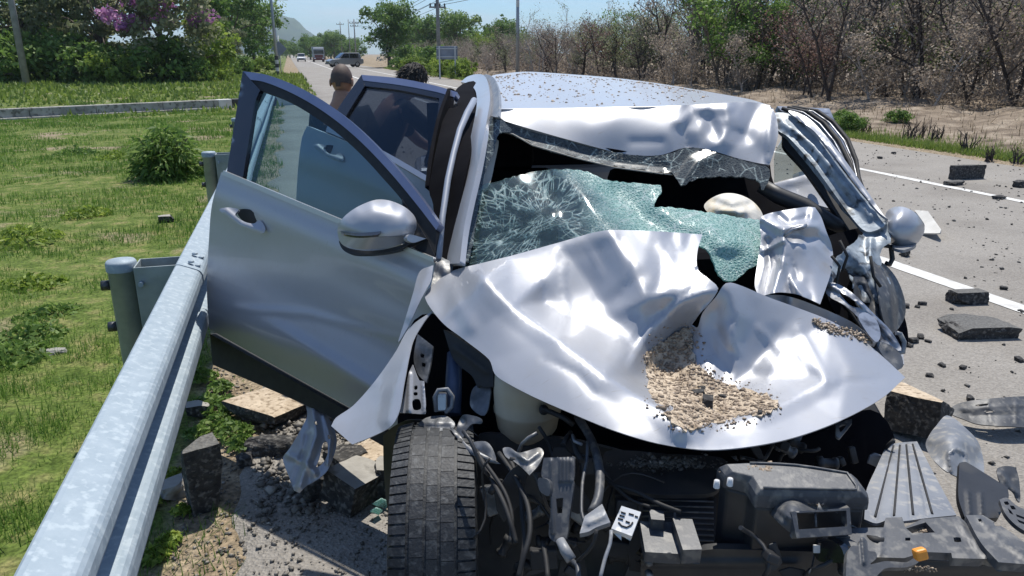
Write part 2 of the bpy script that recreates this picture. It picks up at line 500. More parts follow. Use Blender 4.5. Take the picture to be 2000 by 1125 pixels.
# ---- materials of the ground
def ground_mat():
    m, nt, b = newmat("verge_soil_and_turf"); N, L = nt.nodes, nt.links
    t = N.new("ShaderNodeTexCoord"); g = N.new("ShaderNodeNewGeometry")
    def nz(s, d=5):
        n = N.new("ShaderNodeTexNoise"); n.inputs["Scale"].default_value = s; n.inputs["Detail"].default_value = d
        L.new(g.outputs["Position"], n.inputs["Vector"]); return n.outputs["Fac"]
    def ramp(f, stops):
        r = N.new("ShaderNodeValToRGB")
        while len(r.color_ramp.elements) < len(stops): r.color_ramp.elements.new(0.5)
        for e, (p, c) in zip(r.color_ramp.elements, stops): e.position = p; e.color = (*c, 1)
        L.new(f, r.inputs[0]); return r.outputs[0]
    def mix(f, a, c):
        x = N.new("ShaderNodeMixRGB"); L.new(f, x.inputs[0]); L.new(a, x.inputs[1]); L.new(c, x.inputs[2]); return x.outputs[0]
    grass = ramp(nz(6.0), [(.3, (.065, .105, .02)), (.5, (.125, .175, .042)), (.7, (.24, .23, .10))])
    soil = ramp(nz(14.0), [(.3, (.22, .17, .12)), (.6, (.35, .29, .215)), (.8, (.45, .385, .30))])
    dirt = ramp(nz(2.5), [(.3, (.13, .105, .085)), (.5, (.25, .205, .165)), (.7, (.38, .325, .27))])
    patch = ramp(nz(0.75, 6), [(.57, (0, 0, 0)), (.66, (1, 1, 1))])
    fine_ = ramp(nz(55.0, 6), [(.35, (.55, .55, .52)), (.65, (1.25, 1.2, 1.1))])
    c = mix(patch, grass, soil)
    sx0 = N.new("ShaderNodeSeparateXYZ"); L.new(g.outputs["Position"], sx0.inputs[0])
    wb0 = N.new("ShaderNodeMath"); wb0.operation = 'MULTIPLY_ADD'; wb0.inputs[1].default_value = .4; L.new(nz(4.0), wb0.inputs[0]); L.new(sx0.outputs[0], wb0.inputs[2])
    r0 = N.new("ShaderNodeMapRange"); r0.inputs[1].default_value = -.42; r0.inputs[2].default_value = -.32; L.new(wb0.outputs[0], r0.inputs[0])
    c = mix(r0.outputs[0], c, soil)
    sx = N.new("ShaderNodeSeparateXYZ"); L.new(g.outputs["Position"], sx.inputs[0])
    wob = N.new("ShaderNodeMath"); wob.operation = 'MULTIPLY_ADD'; wob.inputs[1].default_value = 1.1
    L.new(nz(1.5), wob.inputs[0]); L.new(sx.outputs[0], wob.inputs[2])
    mr = N.new("ShaderNodeMapRange"); mr.inputs[1].default_value = 11.7; mr.inputs[2].default_value = 12.1
    L.new(wob.outputs[0], mr.inputs[0])
    my = N.new("ShaderNodeMapRange"); my.inputs[1].default_value = 62; my.inputs[2].default_value = 80; my.inputs[3].default_value = 1; my.inputs[4].default_value = 0
    L.new(sx.outputs[1], my.inputs[0])
    mm_ = N.new("ShaderNodeMath"); mm_.operation = 'MULTIPLY'; L.new(mr.outputs[0], mm_.inputs[0]); L.new(my.outputs[0], mm_.inputs[1])
    c = mix(mm_.outputs[0], c, dirt)
    mf = N.new("ShaderNodeMixRGB"); mf.blend_type = 'MULTIPLY'; mf.inputs[0].default_value = 1; L.new(c, mf.inputs[1]); L.new(fine_, mf.inputs[2]); c = mf.outputs[0]
    L.new(c, b.inputs["Base Color"]); b.inputs["Roughness"].default_value = .95; b.inputs["Specular IOR Level"].default_value = .15
    bp = N.new("ShaderNodeBump"); bp.inputs["Strength"].default_value = .8; bp.inputs["Distance"].default_value = .04
    L.new(nz(22.0, 6), bp.inputs["Height"]); L.new(bp.outputs[0], b.inputs["Normal"])
    return m

def road_mat(name, c1, c2, speck, dark):
    m, nt, b = newmat(name); N, L = nt.nodes, nt.links
    g = N.new("ShaderNodeNewGeometry")
    def nz(s, d=5, r=.6):
        n = N.new("ShaderNodeTexNoise"); n.inputs["Scale"].default_value = s; n.inputs["Detail"].default_value = d; n.inputs["Roughness"].default_value = r
        L.new(g.outputs["Position"], n.inputs["Vector"]); return n.outputs["Fac"]
    r = N.new("ShaderNodeValToRGB"); r.color_ramp.elements[0].position = .3; r.color_ramp.elements[1].position = .7
    r.color_ramp.elements[0].color = (*c1, 1); r.color_ramp.elements[1].color = (*c2, 1)
    L.new(nz(1.3, 8), r.inputs[0])
    v = N.new("ShaderNodeTexVoronoi"); v.inputs["Scale"].default_value = 95; L.new(g.outputs["Position"], v.inputs["Vector"])
    r2 = N.new("ShaderNodeValToRGB"); r2.color_ramp.elements[0].color = (*dark, 1); r2.color_ramp.elements[1].color = (*speck, 1)
    L.new(v.outputs["Color"], r2.inputs[0])
    mx = N.new("ShaderNodeMixRGB"); mx.inputs[0].default_value = .42; L.new(r.outputs[0], mx.inputs[1]); L.new(r2.outputs[0], mx.inputs[2])
    st = N.new("ShaderNodeValToRGB"); st.color_ramp.elements[0].position = .5; st.color_ramp.elements[1].position = .72
    st.color_ramp.elements[0].color = (1, 1, 1, 1); st.color_ramp.elements[1].color = (.72, .70, .68, 1)
    L.new(nz(.45, 7), st.inputs[0])
    mu = N.new("ShaderNodeMixRGB"); mu.blend_type = 'MULTIPLY'; mu.inputs[0].default_value = 1; L.new(mx.outputs[0], mu.inputs[1]); L.new(st.outputs[0], mu.inputs[2])
    L.new(mu.outputs[0], b.inputs["Base Color"]); b.inputs["Roughness"].default_value = .85; b.inputs["Specular IOR Level"].default_value = .3
    bp = N.new("ShaderNodeBump"); bp.inputs["Strength"].default_value = .7; bp.inputs["Distance"].default_value = .006
    L.new(v.outputs["Distance"], bp.inputs["Height"]); L.new(bp.outputs[0], b.inputs["Normal"])
    return m
M = {}
M['ground'] = ground_mat()
M['road'] = road_mat("worn_grey_road", (.225, .205, .18), (.31, .285, .25), (.40, .375, .335), (.13, .12, .108))
M['line'] = pmat("worn_white_road_paint", (.66, .65, .61), (.40, .385, .36), 9, rough=.8, bump=.3, bscale=120, lo=.45, hi=.75, dist=.003)
M['concrete'] = pmat("weathered_concrete", (.27, .255, .225), (.42, .40, .36), 5, rough=.9, bump=.5, bscale=40, c3=(.13, .12, .10), scale3=9, dist=.01)
M['kwhite'] = pmat("kerb_white_paint", (.70, .69, .66), (.55, .53, .49), 4, rough=.7)
M['kblack'] = pmat("kerb_black_paint", (.03, .03, .032), (.06, .06, .06), 4, rough=.6)
M['galv'] = pmat("galvanised_steel", (.26, .32, .365), (.32, .38, .425), 22, rough=.6, rough2=.75, metal=.15, bump=.1, bscale=90, dist=.001, c3=(.38, .44, .475), scale3=50)
M['galvdark'] = pmat("dull_galvanised_post", (.26, .30, .30), (.36, .40, .40), 8, rough=.6, metal=.4, bump=.1)
M['bolt'] = pmat("dark_bolt_steel", (.06, .065, .07), (.12, .12, .12), 30, rough=.5, metal=.8)
M['pole'] = pmat("grey_concrete_pole", (.20, .195, .185), (.30, .29, .275), 3, rough=.9, bump=.2)
M['lamp'] = pmat("grey_lamp_post_steel", (.30, .33, .36), (.38, .40, .42), 2, rough=.5, metal=.5)
M['black'] = pmat("black_paint", (.018, .018, .02), (.03, .03, .03), 3, rough=.6)
M['cable'] = pmat("black_cable", (.02, .02, .022), rough=.6)
M['bark'] = pmat("grey_brown_bark", (.09, .07, .055), (.18, .15, .125), 7, rough=.95, bump=.5, bscale=30)
M['barkpale'] = pmat("pale_scorched_bark", (.24, .20, .17), (.46, .41, .36), 5, rough=.95, bump=.4, bscale=30)
M['barkchar'] = pmat("charred_bark", (.028, .022, .02), (.09, .07, .06), 5, rough=.95)
M['leaf_dark'] = leafmat("dark_green_leaves", (.06, .125, .03), (.18, .28, .07), (.32, .40, .14), sub=.5)
M['leaf_mid'] = leafmat("mid_green_leaves", (.07, .14, .03), (.19, .30, .065), (.32, .42, .13), sub=.45)
M['leaf_yel'] = leafmat("yellow_green_leaves", (.11, .18, .025), (.28, .38, .06), (.42, .48, .11), sub=.45)
M['leaf_dull'] = leafmat("dull_olive_leaves", (.12, .145, .07), (.28, .30, .16), (.42, .40, .26), sub=.5)
M['flower'] = leafmat("purple_pink_blossom", (.30, .10, .28), (.58, .26, .52), (.70, .42, .64), sub=.4)
M['flower_white'] = leafmat("cream_white_blossom", (.42, .42, .38), (.62, .62, .56))
M['leaf_brown'] = leafmat("scorched_brown_leaves", (.18, .145, .115), (.37, .31, .25), (.52, .45, .37), sub=.5)
M['leaf_red'] = leafmat("scorched_red_brown_leaves", (.13, .075, .062), (.26, .165, .135), (.38, .27, .22), sub=.45)
M['grass'] = leafmat("grass_blades", (.055, .13, .018), (.17, .29, .05), (.38, .37, .16), sub=.45)
M['grass_far'] = leafmat("verge_grass", (.09, .15, .025), (.23, .31, .065), (.36, .36, .14), sub=.4)

# ---- ground sheet
def axis(parts):
    out = []
    for a, b, s in parts: out += list(np.arange(a, b, s))
    return np.array(out + [parts[-1][1]])
gx = axis([(-3000, -400, 260), (-400, -60, 20), (-60, -14, 2.0), (-14, -4, .35), (-4, 0.4, .09), (.4, 10, 1.2), (10, 18, .18), (18, 60, 2), (60, 400, 20), (400, 3000, 260)])
gy = axis([(-60, 0, 6), (0, 9, .12), (9, 30, .4), (30, 70, 1.2), (70, 160, 6), (160, 600, 40), (600, 4200, 300)])
GX, GY = np.meshgrid(gx, gy)
GZ = terrain(GX, GY)
nx, ny = len(gx), len(gy)
idx = np.arange(nx * ny).reshape(ny, nx)
Q = np.stack([idx[:-1, :-1], idx[:-1, 1:], idx[1:, 1:], idx[1:, :-1]], -1).reshape(-1, 4)
o = bpy.data.objects.new("ground", np_mesh("ground", np.stack([GX, GY, GZ], -1).reshape(-1, 3), Q, M['ground'], True, True))
link(o, None, "grassy verge and bare earth on both sides of the road", "ground", kind="structure")

# ---- road
ry = axis([(-30, 0, 3), (0, 6, .06), (6, 26.4, .3), (26.4, 26.8, .05), (26.8, 100, 4), (100, 900, 40)])
rl = road_left(ry)
rows = []
for y, l in zip(ry, rl):
    xs = np.array([l - 0.05, l, l + .3, 2.2, 4.5, 7, 10.42, 10.5])
    zz = np.array([-.05, -.004, 0, 0, 0, 0, 0, -.05])
    rows.append(np.c_[xs, np.full(8, y), zz])
idx = np.arange(8 * len(ry)).reshape(-1, 8)
Q = np.stack([idx[:-1, :-1], idx[:-1, 1:], idx[1:, 1:], idx[1:, :-1]], -1).reshape(-1, 4)
o = bpy.data.objects.new("road", np_mesh("road", np.vstack(rows), Q, M['road'], False, True))
link(o, None, "grey two-lane road strewn with broken asphalt", "road", kind="structure")
for nm, x, w, y0, y1 in (("edge_line", 7.88, .13, -5, 420), ("lane_line", 4.5, .15, -5, 420)):
    mb = MB(); ys = axis([(y0, 30, .5), (30, y1, 10)])
    ys = ys[ys >= y0]
    for a, b_ in zip(ys[:-1], ys[1:]):
        k = len(mb.v)
        e = lambda yy, s: x + s * w / 2 + .006 * math.sin(yy * 11 + s * 2) + .004 * math.sin(yy * 29 + s)
        mb.add([(e(a, -1), a, .004), (e(a, 1), a, .004), (e(b_, 1), b_, .004), (e(b_, -1), b_, .004)], [(0, 1, 2, 3)])
    mb.build(nm, M['line'], kind="structure")

# ---- far hill
hx = np.linspace(-900, 500, 90); hp = []
rowsn = 14
for j in range(rowsn):
    t = j / (rowsn - 1)
    for x in hx:
        u = (x + 150) / 330
        h = 118 * math.exp(-((x + 120) / 150) ** 2) + 62 * math.exp(-((x - 25) / 95) ** 2) + 30 * math.exp(-((x + 420) / 160) ** 2)
        h *= math.sin(math.pi * t) ** .8
        hp.append((x, 2300 + 500 * t, h * (1 + .05 * math.sin(x * .11 + t * 9)) - 3))
idx = np.arange(90 * rowsn).reshape(rowsn, 90)
Q = np.stack([idx[:-1, :-1], idx[:-1, 1:], idx[1:, 1:], idx[1:, :-1]], -1).reshape(-1, 4)
M['hill'] = pmat("wooded_hillside", (.03, .06, .025), (.06, .10, .04), .03, rough=1)
o = bpy.data.objects.new("hill", np_mesh("hill", hp, Q, M['hill'], True, True))
link(o, None, "wooded hill far down the road", "hill", kind="structure")

# ---- grass as blades on the near verge
def blades(name, n, label, seed, region, hlo, hhi, w, mat, wden=True):
    r = np.random.default_rng(seed)
    x0, x1, y0, y1 = region
    if wden:   # denser towards the viewer
        y = y0 * (y1 / y0) ** r.random(n); x = x1 - (x1 - x0) * r.random(n) ** 1.0 * np.clip(.25 + (y - y0) / 9, 0, 1)
    else:
        y = y0 + (y1 - y0) * r.random(n); x = x0 + (x1 - x0) * r.random(n)
    cov = fbm(x, y, .9, 4) + .5 * fbm(x + 31, y - 7, .32, 3)
    keep = cov > r.normal(-.16, .2, n)
    soil = np.zeros(n, bool)
    for px_, py_, rr_, ra_ in SOIL:
        soil |= (((x - px_) / rr_) ** 2 + ((y - py_) / (rr_ * ra_)) ** 2 + .35 * fbm(x, y, .2, 2)) < r.random(n) * 1.1
    keep &= ~soil
    keep &= x < road_left(y) - .02 + r.normal(0, .04, n)
    keep &= (x < -.60 + .05 * np.sin(y * 5)) | (y > 8) | (r.random(n) < .16 + .25 * (fbm(x, y, .25, 2) > .25))
    x, y = x[keep], y[keep]; cov = cov[keep]; n = len(x)
    z = terrain(x, y) - .004
    d = np.hypot(x, y)
    h = r.uniform(hlo, hhi, n) * (0.6 + .7 * np.clip(cov + .4, 0, 1.4)) * (1 + d * .02)
    a = r.random(n) * 6.283; ln = r.normal(0, .55, n)
    ww = w * (.7 + .6 * r.random(n)) * (1 + np.clip(d - 4, 0, 40) * .16)
    dx, dy = np.cos(a), np.sin(a)
    b = np.stack([x, y, z], 1)
    p1 = b + np.stack([-dy * ww, dx * ww, np.zeros(n)], 1); p2 = b - np.stack([-dy * ww, dx * ww, np.zeros(n)], 1)
    tip = b + np.stack([dx * ln * h, dy * ln * h, h * (1 - .35 * np.abs(ln).clip(0, 1.4))], 1)
    V = np.stack([p1, p2, tip], 1).reshape(-1, 3)
    me = np_mesh(name, V, np.arange(3 * n), mat)
    dry = fbm(x - 4, y + 13, 1.3, 4)
    rnd = np.clip(.42 + .33 * dry + r.normal(0, .17, n), 0, 1)
    set_attr(me, "rnd", np.repeat(rnd, 3))
    o = bpy.data.objects.new(name, me)
    return link(o, None, label, "grass", kind="stuff")
SOIL = [(-1.25, 5.2, .42, 1.9), (-.95, 2.35, .25, 1.6), (-3.3, 10.5, .7, .9), (-2.6, 13.4, 1.1, .35), (-5.0, 18.2, 2.6, .18),
        (-.62, 6.2, .25, 2.2), (-1.6, 2.9, .25, 1.6), (-7.5, 27, 3.0, .3), (-2.0, 8.2, .35, 1.1)]
SOIL += [(*at(x_, y_)[:2], r_, a_) for x_, y_, r_, a_ in [(110, 605, .35, 1.0), (20, 345, .9, .5), (30, 915, .22, 1.2), (165, 590, .22, 1.3), (240, 510, .25, 1.2), (150, 285, 1.2, .25), (120, 325, .9, .4), (130, 175, 4, .3), (330, 175, 4, .25), (250, 262, 1.6, .3), (60, 790, .15, 1.4)]]
blades("verge_grass", 430000, "short green and dry grass on the verge behind the guardrail", 3, (-12, -.2, 1.05, 24), .022, .075, .0022, M['grass'])
blades("distant_verge_grass", 60000, "rough grass in front of the flowering trees", 4, (-40, 1.2, 22, 66), .04, .14, .011, M['grass_far'], False)
def strip_grass(name, label, seed, n, fx, y0, y1, hlo, hhi, w, mat):
    r = np.random.default_rng(seed)
    y = y0 * (y1 / y0) ** r.random(n); x = fx(r, n, y)
    z = terrain(x, y); h = r.uniform(hlo, hhi, n) * (1 + y * .012); a = r.random(n) * 6.283; ln = r.normal(0, .5, n)
    ww = w * (1 + y * .1); dx, dy = np.cos(a), np.sin(a)
    b = np.stack([x, y, z], 1); s = np.stack([-dy * ww, dx * ww, np.zeros(n)], 1)
    tip = b + np.stack([dx * ln * h, dy * ln * h, h], 1)
    me = np_mesh(name, np.stack([b + s, b - s, tip], 1).reshape(-1, 3), np.arange(3 * n), mat)
    set_attr(me, "rnd", np.repeat(np.clip(r.normal(.5, .22, n), 0, 1), 3))
    link(bpy.data.objects.new(name, me), None, label, "grass", kind="stuff")
strip_grass("roadside_grass", "thin strip of green grass along the far road edge", 5, 42000,
            lambda r, n, y: 10.45 + r.gamma(2.0, .24, n), 5, 90, .04, .11, .0035, M['grass_far'])
strip_grass("sparse_dry_grass", "sparse dry tufts on the bare bank", 6, 2600,
            lambda r, n, y: 11.2 + 6.5 * r.random(n), 6, 70, .05, .2, .004, leafmat("dry_straw", (.12, .09, .05), (.27, .22, .13)))

# ================================================================== GUARDRAIL
RAILX = -0.485
gr = empty("guardrail", (RAILX, 3.46, 0), "galvanised steel guardrail running along the road past the open car door", "guardrail")
prof = [(-.046, .146), (-.045, .154), (-.040, .157), (-.030, .156), (.032, .130), (.040, .125), (.047, .117), (.052, .106), (.053, .080), (.050, .070), (.042, .062), (-.028, .028), (-.038, .022), (-.044, .012),
        (-.044, -.010), (-.040, -.018), (-.032, -.022), (.036, -.042), (.047, -.048), (.055, -.058), (.057, -.070), (.057, -.104), (.054, -.116), (.046, -.126), (-.02, -.150), (-.034, -.154), (-.044, -.150)]
POSTY = [3.46 + 3.9 * k for k in range(-1, 6)]
def w_beam(y0, y1, off, bend=0.0):
    mb = MB(); ys = np.linspace(y0, y1, 14); vs = []
    for y in ys:
        dx = bend * math.sin(math.pi * (y - y0) / (y1 - y0))
        for (x, z) in prof:
            s = 1 + off * 14
            vs.append((RAILX + dx + x * s + off, y, .592 + z * (1 + off * 5)))
    n = len(prof); fs = [(i * n + k, i * n + k + 1, (i + 1) * n + k + 1, (i + 1) * n + k) for i in range(len(ys) - 1) for k in range(n - 1)]
    mb.add(vs, fs, False)
    ob = mb.build("w_beam", M['galv'], gr)
    so = ob.modifiers.new("thickness", 'SOLIDIFY'); so.thickness = .003; so.offset = 0
    return ob
ends = [-2.4] + POSTY[1:] + [27.4]
for k in range(len(ends) - 1):
    a, b_ = ends[k] - .16, ends[k + 1] + .16
    if k == 0: a = -2.4
    w_beam(a, b_, .0035 if k % 2 else 0.0, .006 if k == 0 else 0)
for i, py in enumerate(POSTY):
    ptz = .735
    pb = MB().lathe((RAILX - .285, py, 0), [(.057, -.3), (.057, ptz - .02), (.061, ptz - .018), (.061, ptz), (.055, ptz + .008), (0.001, ptz + .012)], 20)
    po = pb.build("post", M['galvdark'], gr)
    capm = MB().lathe((RAILX - .285, py, 0), [(.0625, ptz - .03), (.0625, ptz + .004), (.056, ptz + .014), (.001, ptz + .02)], 20)
    capm.build("post_cap", M['galv'], po)
    bo = MB()
    bo.box((RAILX - .13, py + .075, .56), (.19, .006, .34)).box((RAILX - .13, py - .075, .56), (.19, .006, .34)).box((RAILX - .222, py, .56), (.006, .144, .34))
    bl = bo.build("blockout", M['galvdark'], gr, bevel=.002)
    for zz in (.66, .47):
        MB().tube([(RAILX - .20, py - .079, zz), (RAILX - .20, py - .105, zz)], .011, 8).build("bolt", M['galv'], bl)
        MB().tube([(RAILX - .34, py, zz - .02), (RAILX - .375, py, zz - .02)], .022, 10).build("bolt", M['bolt'], po)
    # splice bolts on the humps
    for dy in (-.11, .03):
        for (bx, bz) in ((.012, .592 + .156), (.036, .592 + .137)):
            MB().lathe((RAILX + bx, py + dy, bz), [(.013, -.003), (.013, .003), (.009, .006), (.001, .007)], 10).build("splice_bolt", M['galv'], gr)
        MB().lathe((RAILX + .030, py + dy, .592 - .052), [(.013, -.003), (.013, .004), (.001, .006)], 10).build("splice_bolt", M['galv'], gr)

# ================================================================== KERB across the verge
k0, k1 = at(-60, 238), at(607, 203)
kd = (k1 - k0); kl = np.linalg.norm(kd); kd /= kl; kn = np.array([-kd[1], kd[0], 0])
kerb = empty("kerb", tuple(k0), "long low concrete kerb crossing the verge, its road end painted white and black", "kerb")
pxs = [-420, -240, -60, 60, 190, 320, 428, 455, 485, 514, 542, 574, 607]
for i, (a, b_) in enumerate(zip(pxs[:-1], pxs[1:])):
    fa, fb = [float((at(p, 238 + (203 - 238) * (p + 60) / 667)[:2] - k0[:2]) @ kd[:2]) for p in (a, b_)]
    c = k0 + kd * (fa + fb) / 2
    mt = M['concrete'] if i < 6 else (M['kwhite'] if i % 2 == 0 else M['kblack'])
    mb = MB()
    mb.box(c + kn * .12 + ZV * .10, (fb - fa - .012, .24, .34), (kd, kn, ZV))
    if i < 6: mb.box(c - kn * .06 + ZV * .0, (fb - fa - .012, .13, .10), (kd, kn, ZV))
    mb.build("kerb_block", mt, kerb, bevel=.02)

# ================================================================== VEGETATION
def child(name, me, parent, mat=None):
    o = bpy.data.objects.new(name, me); COL.objects.link(o); o.parent = parent
    return o

def leaf_cards(cent, nrm, size, r, aspect=.55, flat=.6):
    """one pointed four-sided leaf (or sprig) per centre"""
    n = len(cent)
    a = r.normal(size=(n, 3)); nn = nrm * flat + r.normal(size=(n, 3)) * (1 - flat * .5)
    nn /= np.linalg.norm(nn, axis=1)[:, None] + 1e-9
    a -= nn * (a * nn).sum(1)[:, None]; a /= np.linalg.norm(a, axis=1)[:, None] + 1e-9
    b = np.cross(nn, a); s = (size * (.6 + .8 * r.random(n)))[:, None]
    return np.stack([cent - a * s, cent + b * s * aspect, cent + a * s, cent - b * s * aspect], 1).reshape(-1, 3)

def crown_mesh(name, seed, rx, rz, zc, nclump, per, leaf, mat, spread=.30, low=0.0, extra=None):
    r = np.random.default_rng(seed)
    C = []
    while len(C) < nclump:
        p = r.uniform(-1, 1, 3)
        q = np.linalg.norm(p)
        if q < 1 and q > r.random() ** .5 * .95 - .05 and p[2] > -1 + low:
            C.append(p)
    C = np.array(C) * [rx, rx, rz] * (1 + .18 * r.normal(size=(nclump, 1))) + [0, 0, zc]
    cent = []; nr = []; rn = []
    for i, c in enumerate(C):
        k = int(per * r.uniform(.5, 1.5)); sz = rx * spread * r.uniform(.6, 1.35)
        d = r.normal(size=(k, 3)); d /= np.linalg.norm(d, axis=1)[:, None]
        rad = r.random(k)[:, None] ** .45
        cent.append(c + d * rad * sz * [1, 1, .72]); nr.append(d + [0, 0, .5])
        rn.append(np.clip(r.normal(.45, .16) + r.normal(0, .16, k), 0, 1))
    cent = np.vstack(cent); nr = np.vstack(nr); rn = np.concatenate(rn)
    V = leaf_cards(cent, nr, np.full(len(cent), leaf), r)
    me = np_mesh(name, V, np.arange(len(V)), mat, False, True)
    set_attr(me, "rnd", np.repeat(rn, 4))
    return me, C

def trunk_mesh(name, C, h, r0, mat, seed, nl=14):
    rr = random.Random(seed); mb = MB()
    top = np.array([rr.uniform(-.2, .2), rr.uniform(-.2, .2), h])
    mb.tube([(0, 0, -.2), (0.03, .02, h * .35), top * [.6, .6, .7], top], [r0 * 1.25, r0, r0 * .75, r0 * .4], 8)
    for c in C[:nl]:
        s = top * (0.45 + .5 * rr.random())
        m_ = (s + c) / 2 + np.array([0, 0, .12 * h * rr.random()])
        mb.tube([s, m_, c], [r0 * .42, r0 * .26, r0 * .08], 5, cap=False)
    me = bpy.data.meshes.new(name); me.from_pydata(mb.v, [], mb.f); me.materials.append(mat); me.update()
    me.polygons.foreach_set("use_smooth", [True] * len(me.polygons))
    return me

KIND = {}
def tree_kind(key, seed, rx, rz, zc, nclump, per, leaf, mat, th, r0, bark=None, **kw):
    me, C = crown_mesh(key + "_crown", seed, rx, rz, zc, nclump, per, leaf, mat, **kw)
    KIND[key] = (me, trunk_mesh(key + "_trunk", C, th, r0, bark or M['bark'], seed))
def plant_tree(name, key, loc, label, group=None, sc=1.0, rz=0.0, blossom=None):
    t = empty(name, loc, label, "tree", group, rz, sc)
    child("trunk", KIND[key][1], t); child("crown", KIND[key][0], t)
    if blossom: child("blossom", blossom, t)
    return t
tree_kind('dark', 11, 3.3, 2.9, 4.2, 60, 95, .17, M['leaf_dark'], 3.6, .20)
tree_kind('dark2', 12, 2.7, 3.2, 4.6, 52, 90, .16, M['leaf_dull'], 4.2, .17)
tree_kind('mid', 13, 2.6, 2.4, 3.3, 48, 85, .15, M['leaf_mid'], 2.8, .15)
tree_kind('yel', 14, 1.7, 1.6, 2.1, 40, 70, .13, M['leaf_yel'], 1.9, .10)
tree_kind('slim', 15, 1.5, 2.7, 4.3, 34, 55, .15, M['leaf_mid'], 4.6, .10)
tree_kind('shrub', 16, 1.5, .9, .75, 36, 70, .11, M['leaf_mid'], .6, .05)
tree_kind('shruby', 17, 1.4, .8, .65, 34, 70, .10, M['leaf_yel'], .6, .05)
def gpos(x, d):     # a place on the ground at picture column x and depth d
    p = EYE + ray(x, 105) * d
    return (p[0], p[1], 0.0)
fl_me, _ = crown_mesh("blossom_sprays", 21, 3.1, 2.9, 4.5, 34, 80, .13, M['flower'], spread=.22, low=.5)
fw_me, _ = crown_mesh("white_blossom", 22, 2.7, 2.0, 2.8, 22, 22, .12, M['flower_white'], spread=.2)
L_ = [("broadleaf_tree", 'dark2', 40, 47, "olive brown leafy tree at the left picture edge behind a grey pole", 1.0),
      ("broadleaf_tree", 'dark', 128, 50, "dark green tree second from the left picture edge", 1.05),
      ("broadleaf_tree", 'dark2', 205, 46, "tall olive tree left of the purple flowering tree", 1.08),
      ("broadleaf_tree", 'slim', 405, 56, "slim pale green tree rising behind the purple flowering tree", 1.25),
      ("broadleaf_tree", 'yel', 397, 47, "small yellow green tree right of the purple flowering tree", 1.05),
      ("broadleaf_tree", 'dark', 452, 78, "round dark green tree left of the street lamp", 1.22),
      ("broadleaf_tree", 'dark', 496, 88, "dark green tree nearest the street lamp on the left", 1.05),
      ("broadleaf_tree", 'dark2', 440, 66, "dull brownish tree in front of the round dark tree", .62)]
for x_, k_, s_ in ((-70, 'dark', 1.0), (-180, 'mid', 1.1), (-300, 'dark2', 1.0), (-430, 'dark', 1.05)): L_.append(("broadleaf_tree", k_, x_, 48, "leafy tree continuing the row past the left picture edge", s_))
for i, (n, k, x, d, lab, s) in enumerate(L_):
    plant_tree(n, k, gpos(x, d), lab, "trees on the left verge", s, i * 1.3)
plant_tree("flowering_tree", 'dark2', gpos(318, 44), "tall tree with purple pink blossom on the left verge", "trees on the left verge", 1.05, .6, fl_me)
shl = [(15, 43), (75, 44), (140, 45), (190, 43), (250, 42), (300, 43), (350, 43), (405, 45), (440, 52), (470, 60), (500, 68), (522, 78)]
for i, (x, d) in enumerate(shl):
    plant_tree("verge_shrub", 'shruby' if i % 3 == 1 else 'shrub', gpos(x, d), "low green shrub in the row under the left trees", "shrubs under the left trees", random.Random(i).uniform(1.1, 1.7) * (1 if x < 340 else .6), i)
# middle distance right of the road
plant_tree("broadleaf_tree", 'dark', gpos(760, 92), "big round tree with white blossom beyond the grey SUV", None, 1.08, 2.0, fw_me)
for i, (x, d, k, s) in enumerate([(800, 88, 'shrub', 1.5), (828, 84, 'shruby', 1.3), (850, 66, 'shruby', 1.0), (805, 74, 'shruby', .9), (880, 60, 'shruby', .95), (905, 58, 'shruby', .8), (845, 78, 'shrub', 1.4), (822, 62, 'shruby', .7), (862, 54, 'shruby', .7), (895, 50, 'shruby', .65), (780, 78, 'shrub', .7)]):
    plant_tree("roadside_shrub", k, gpos(x, d), "bright green shrub around the sign board", "green shrubs around the sign board", s, i * .9)
fr = random.Random(5)
for i in range(34):
    x = 600 + i * 4 + fr.uniform(-3, 3) if i < 26 else 545 + (i - 26) * 7
    d = fr.uniform(210, 330)
    plant_tree("distant_tree", fr.choice(['dark', 'mid', 'slim']), gpos(x, d), "small distant green tree beside the far end of the road", "distant trees along the road", fr.uniform(.7, 1.25), fr.random() * 6)
for i in range(30):
    x = 775 + i * 8.5 + fr.uniform(-4, 4); d = fr.uniform(120, 190)
    plant_tree("distant_tree", fr.choice(['mid', 'dark', 'slim']), gpos(x, d), "distant green tree on the skyline behind the sign board", "distant trees behind the sign board", fr.uniform(.75, 1.15), fr.random() * 6)
# palms on the skyline
def palm_mesh():
    r = np.random.default_rng(3); mb = MB()
    for k in range(16):
        a = k * 2.4; el = r.uniform(-.3, 1.0); L = 2.1
        dirv = np.array([math.cos(a) * math.cos(el), math.sin(a) * math.cos(el), math.sin(el)]); side = np.array([-math.sin(a), math.cos(a), 0])
        prev = None
        for j in range(5):
            t = j / 4; p = dirv * L * t + np.array([0, 0, -1.4 * t * t]); w = .32 * math.sin(math.pi * (t * .85 + .1))
            cur = (p - side * w - ZV * w * .5, p, p + side * w - ZV * w * .5)
            if prev: mb.add([prev[0], prev[1], cur[1], cur[0]], [(0, 1, 2, 3)]); mb.add([prev[1], prev[2], cur[2], cur[1]], [(0, 1, 2, 3)])
            prev = cur
    me = bpy.data.meshes.new("palm_fronds"); me.from_pydata([(x, y, z + 8) for x, y, z in mb.v], [], mb.f); me.materials.append(M['leaf_dark']); me.update()
    set_attr(me, "rnd", r.random(len(me.vertices)))
    t = MB().tube([(0, 0, -.2), (.1, 0, 4), (.2, .1, 8)], [.2, .15, .12], 7)
    tm = bpy.data.meshes.new("palm_trunk"); tm.from_pydata(t.v, [], t.f); tm.materials.append(M['bark']); tm.update()
    return me, tm
pm, pt = palm_mesh()
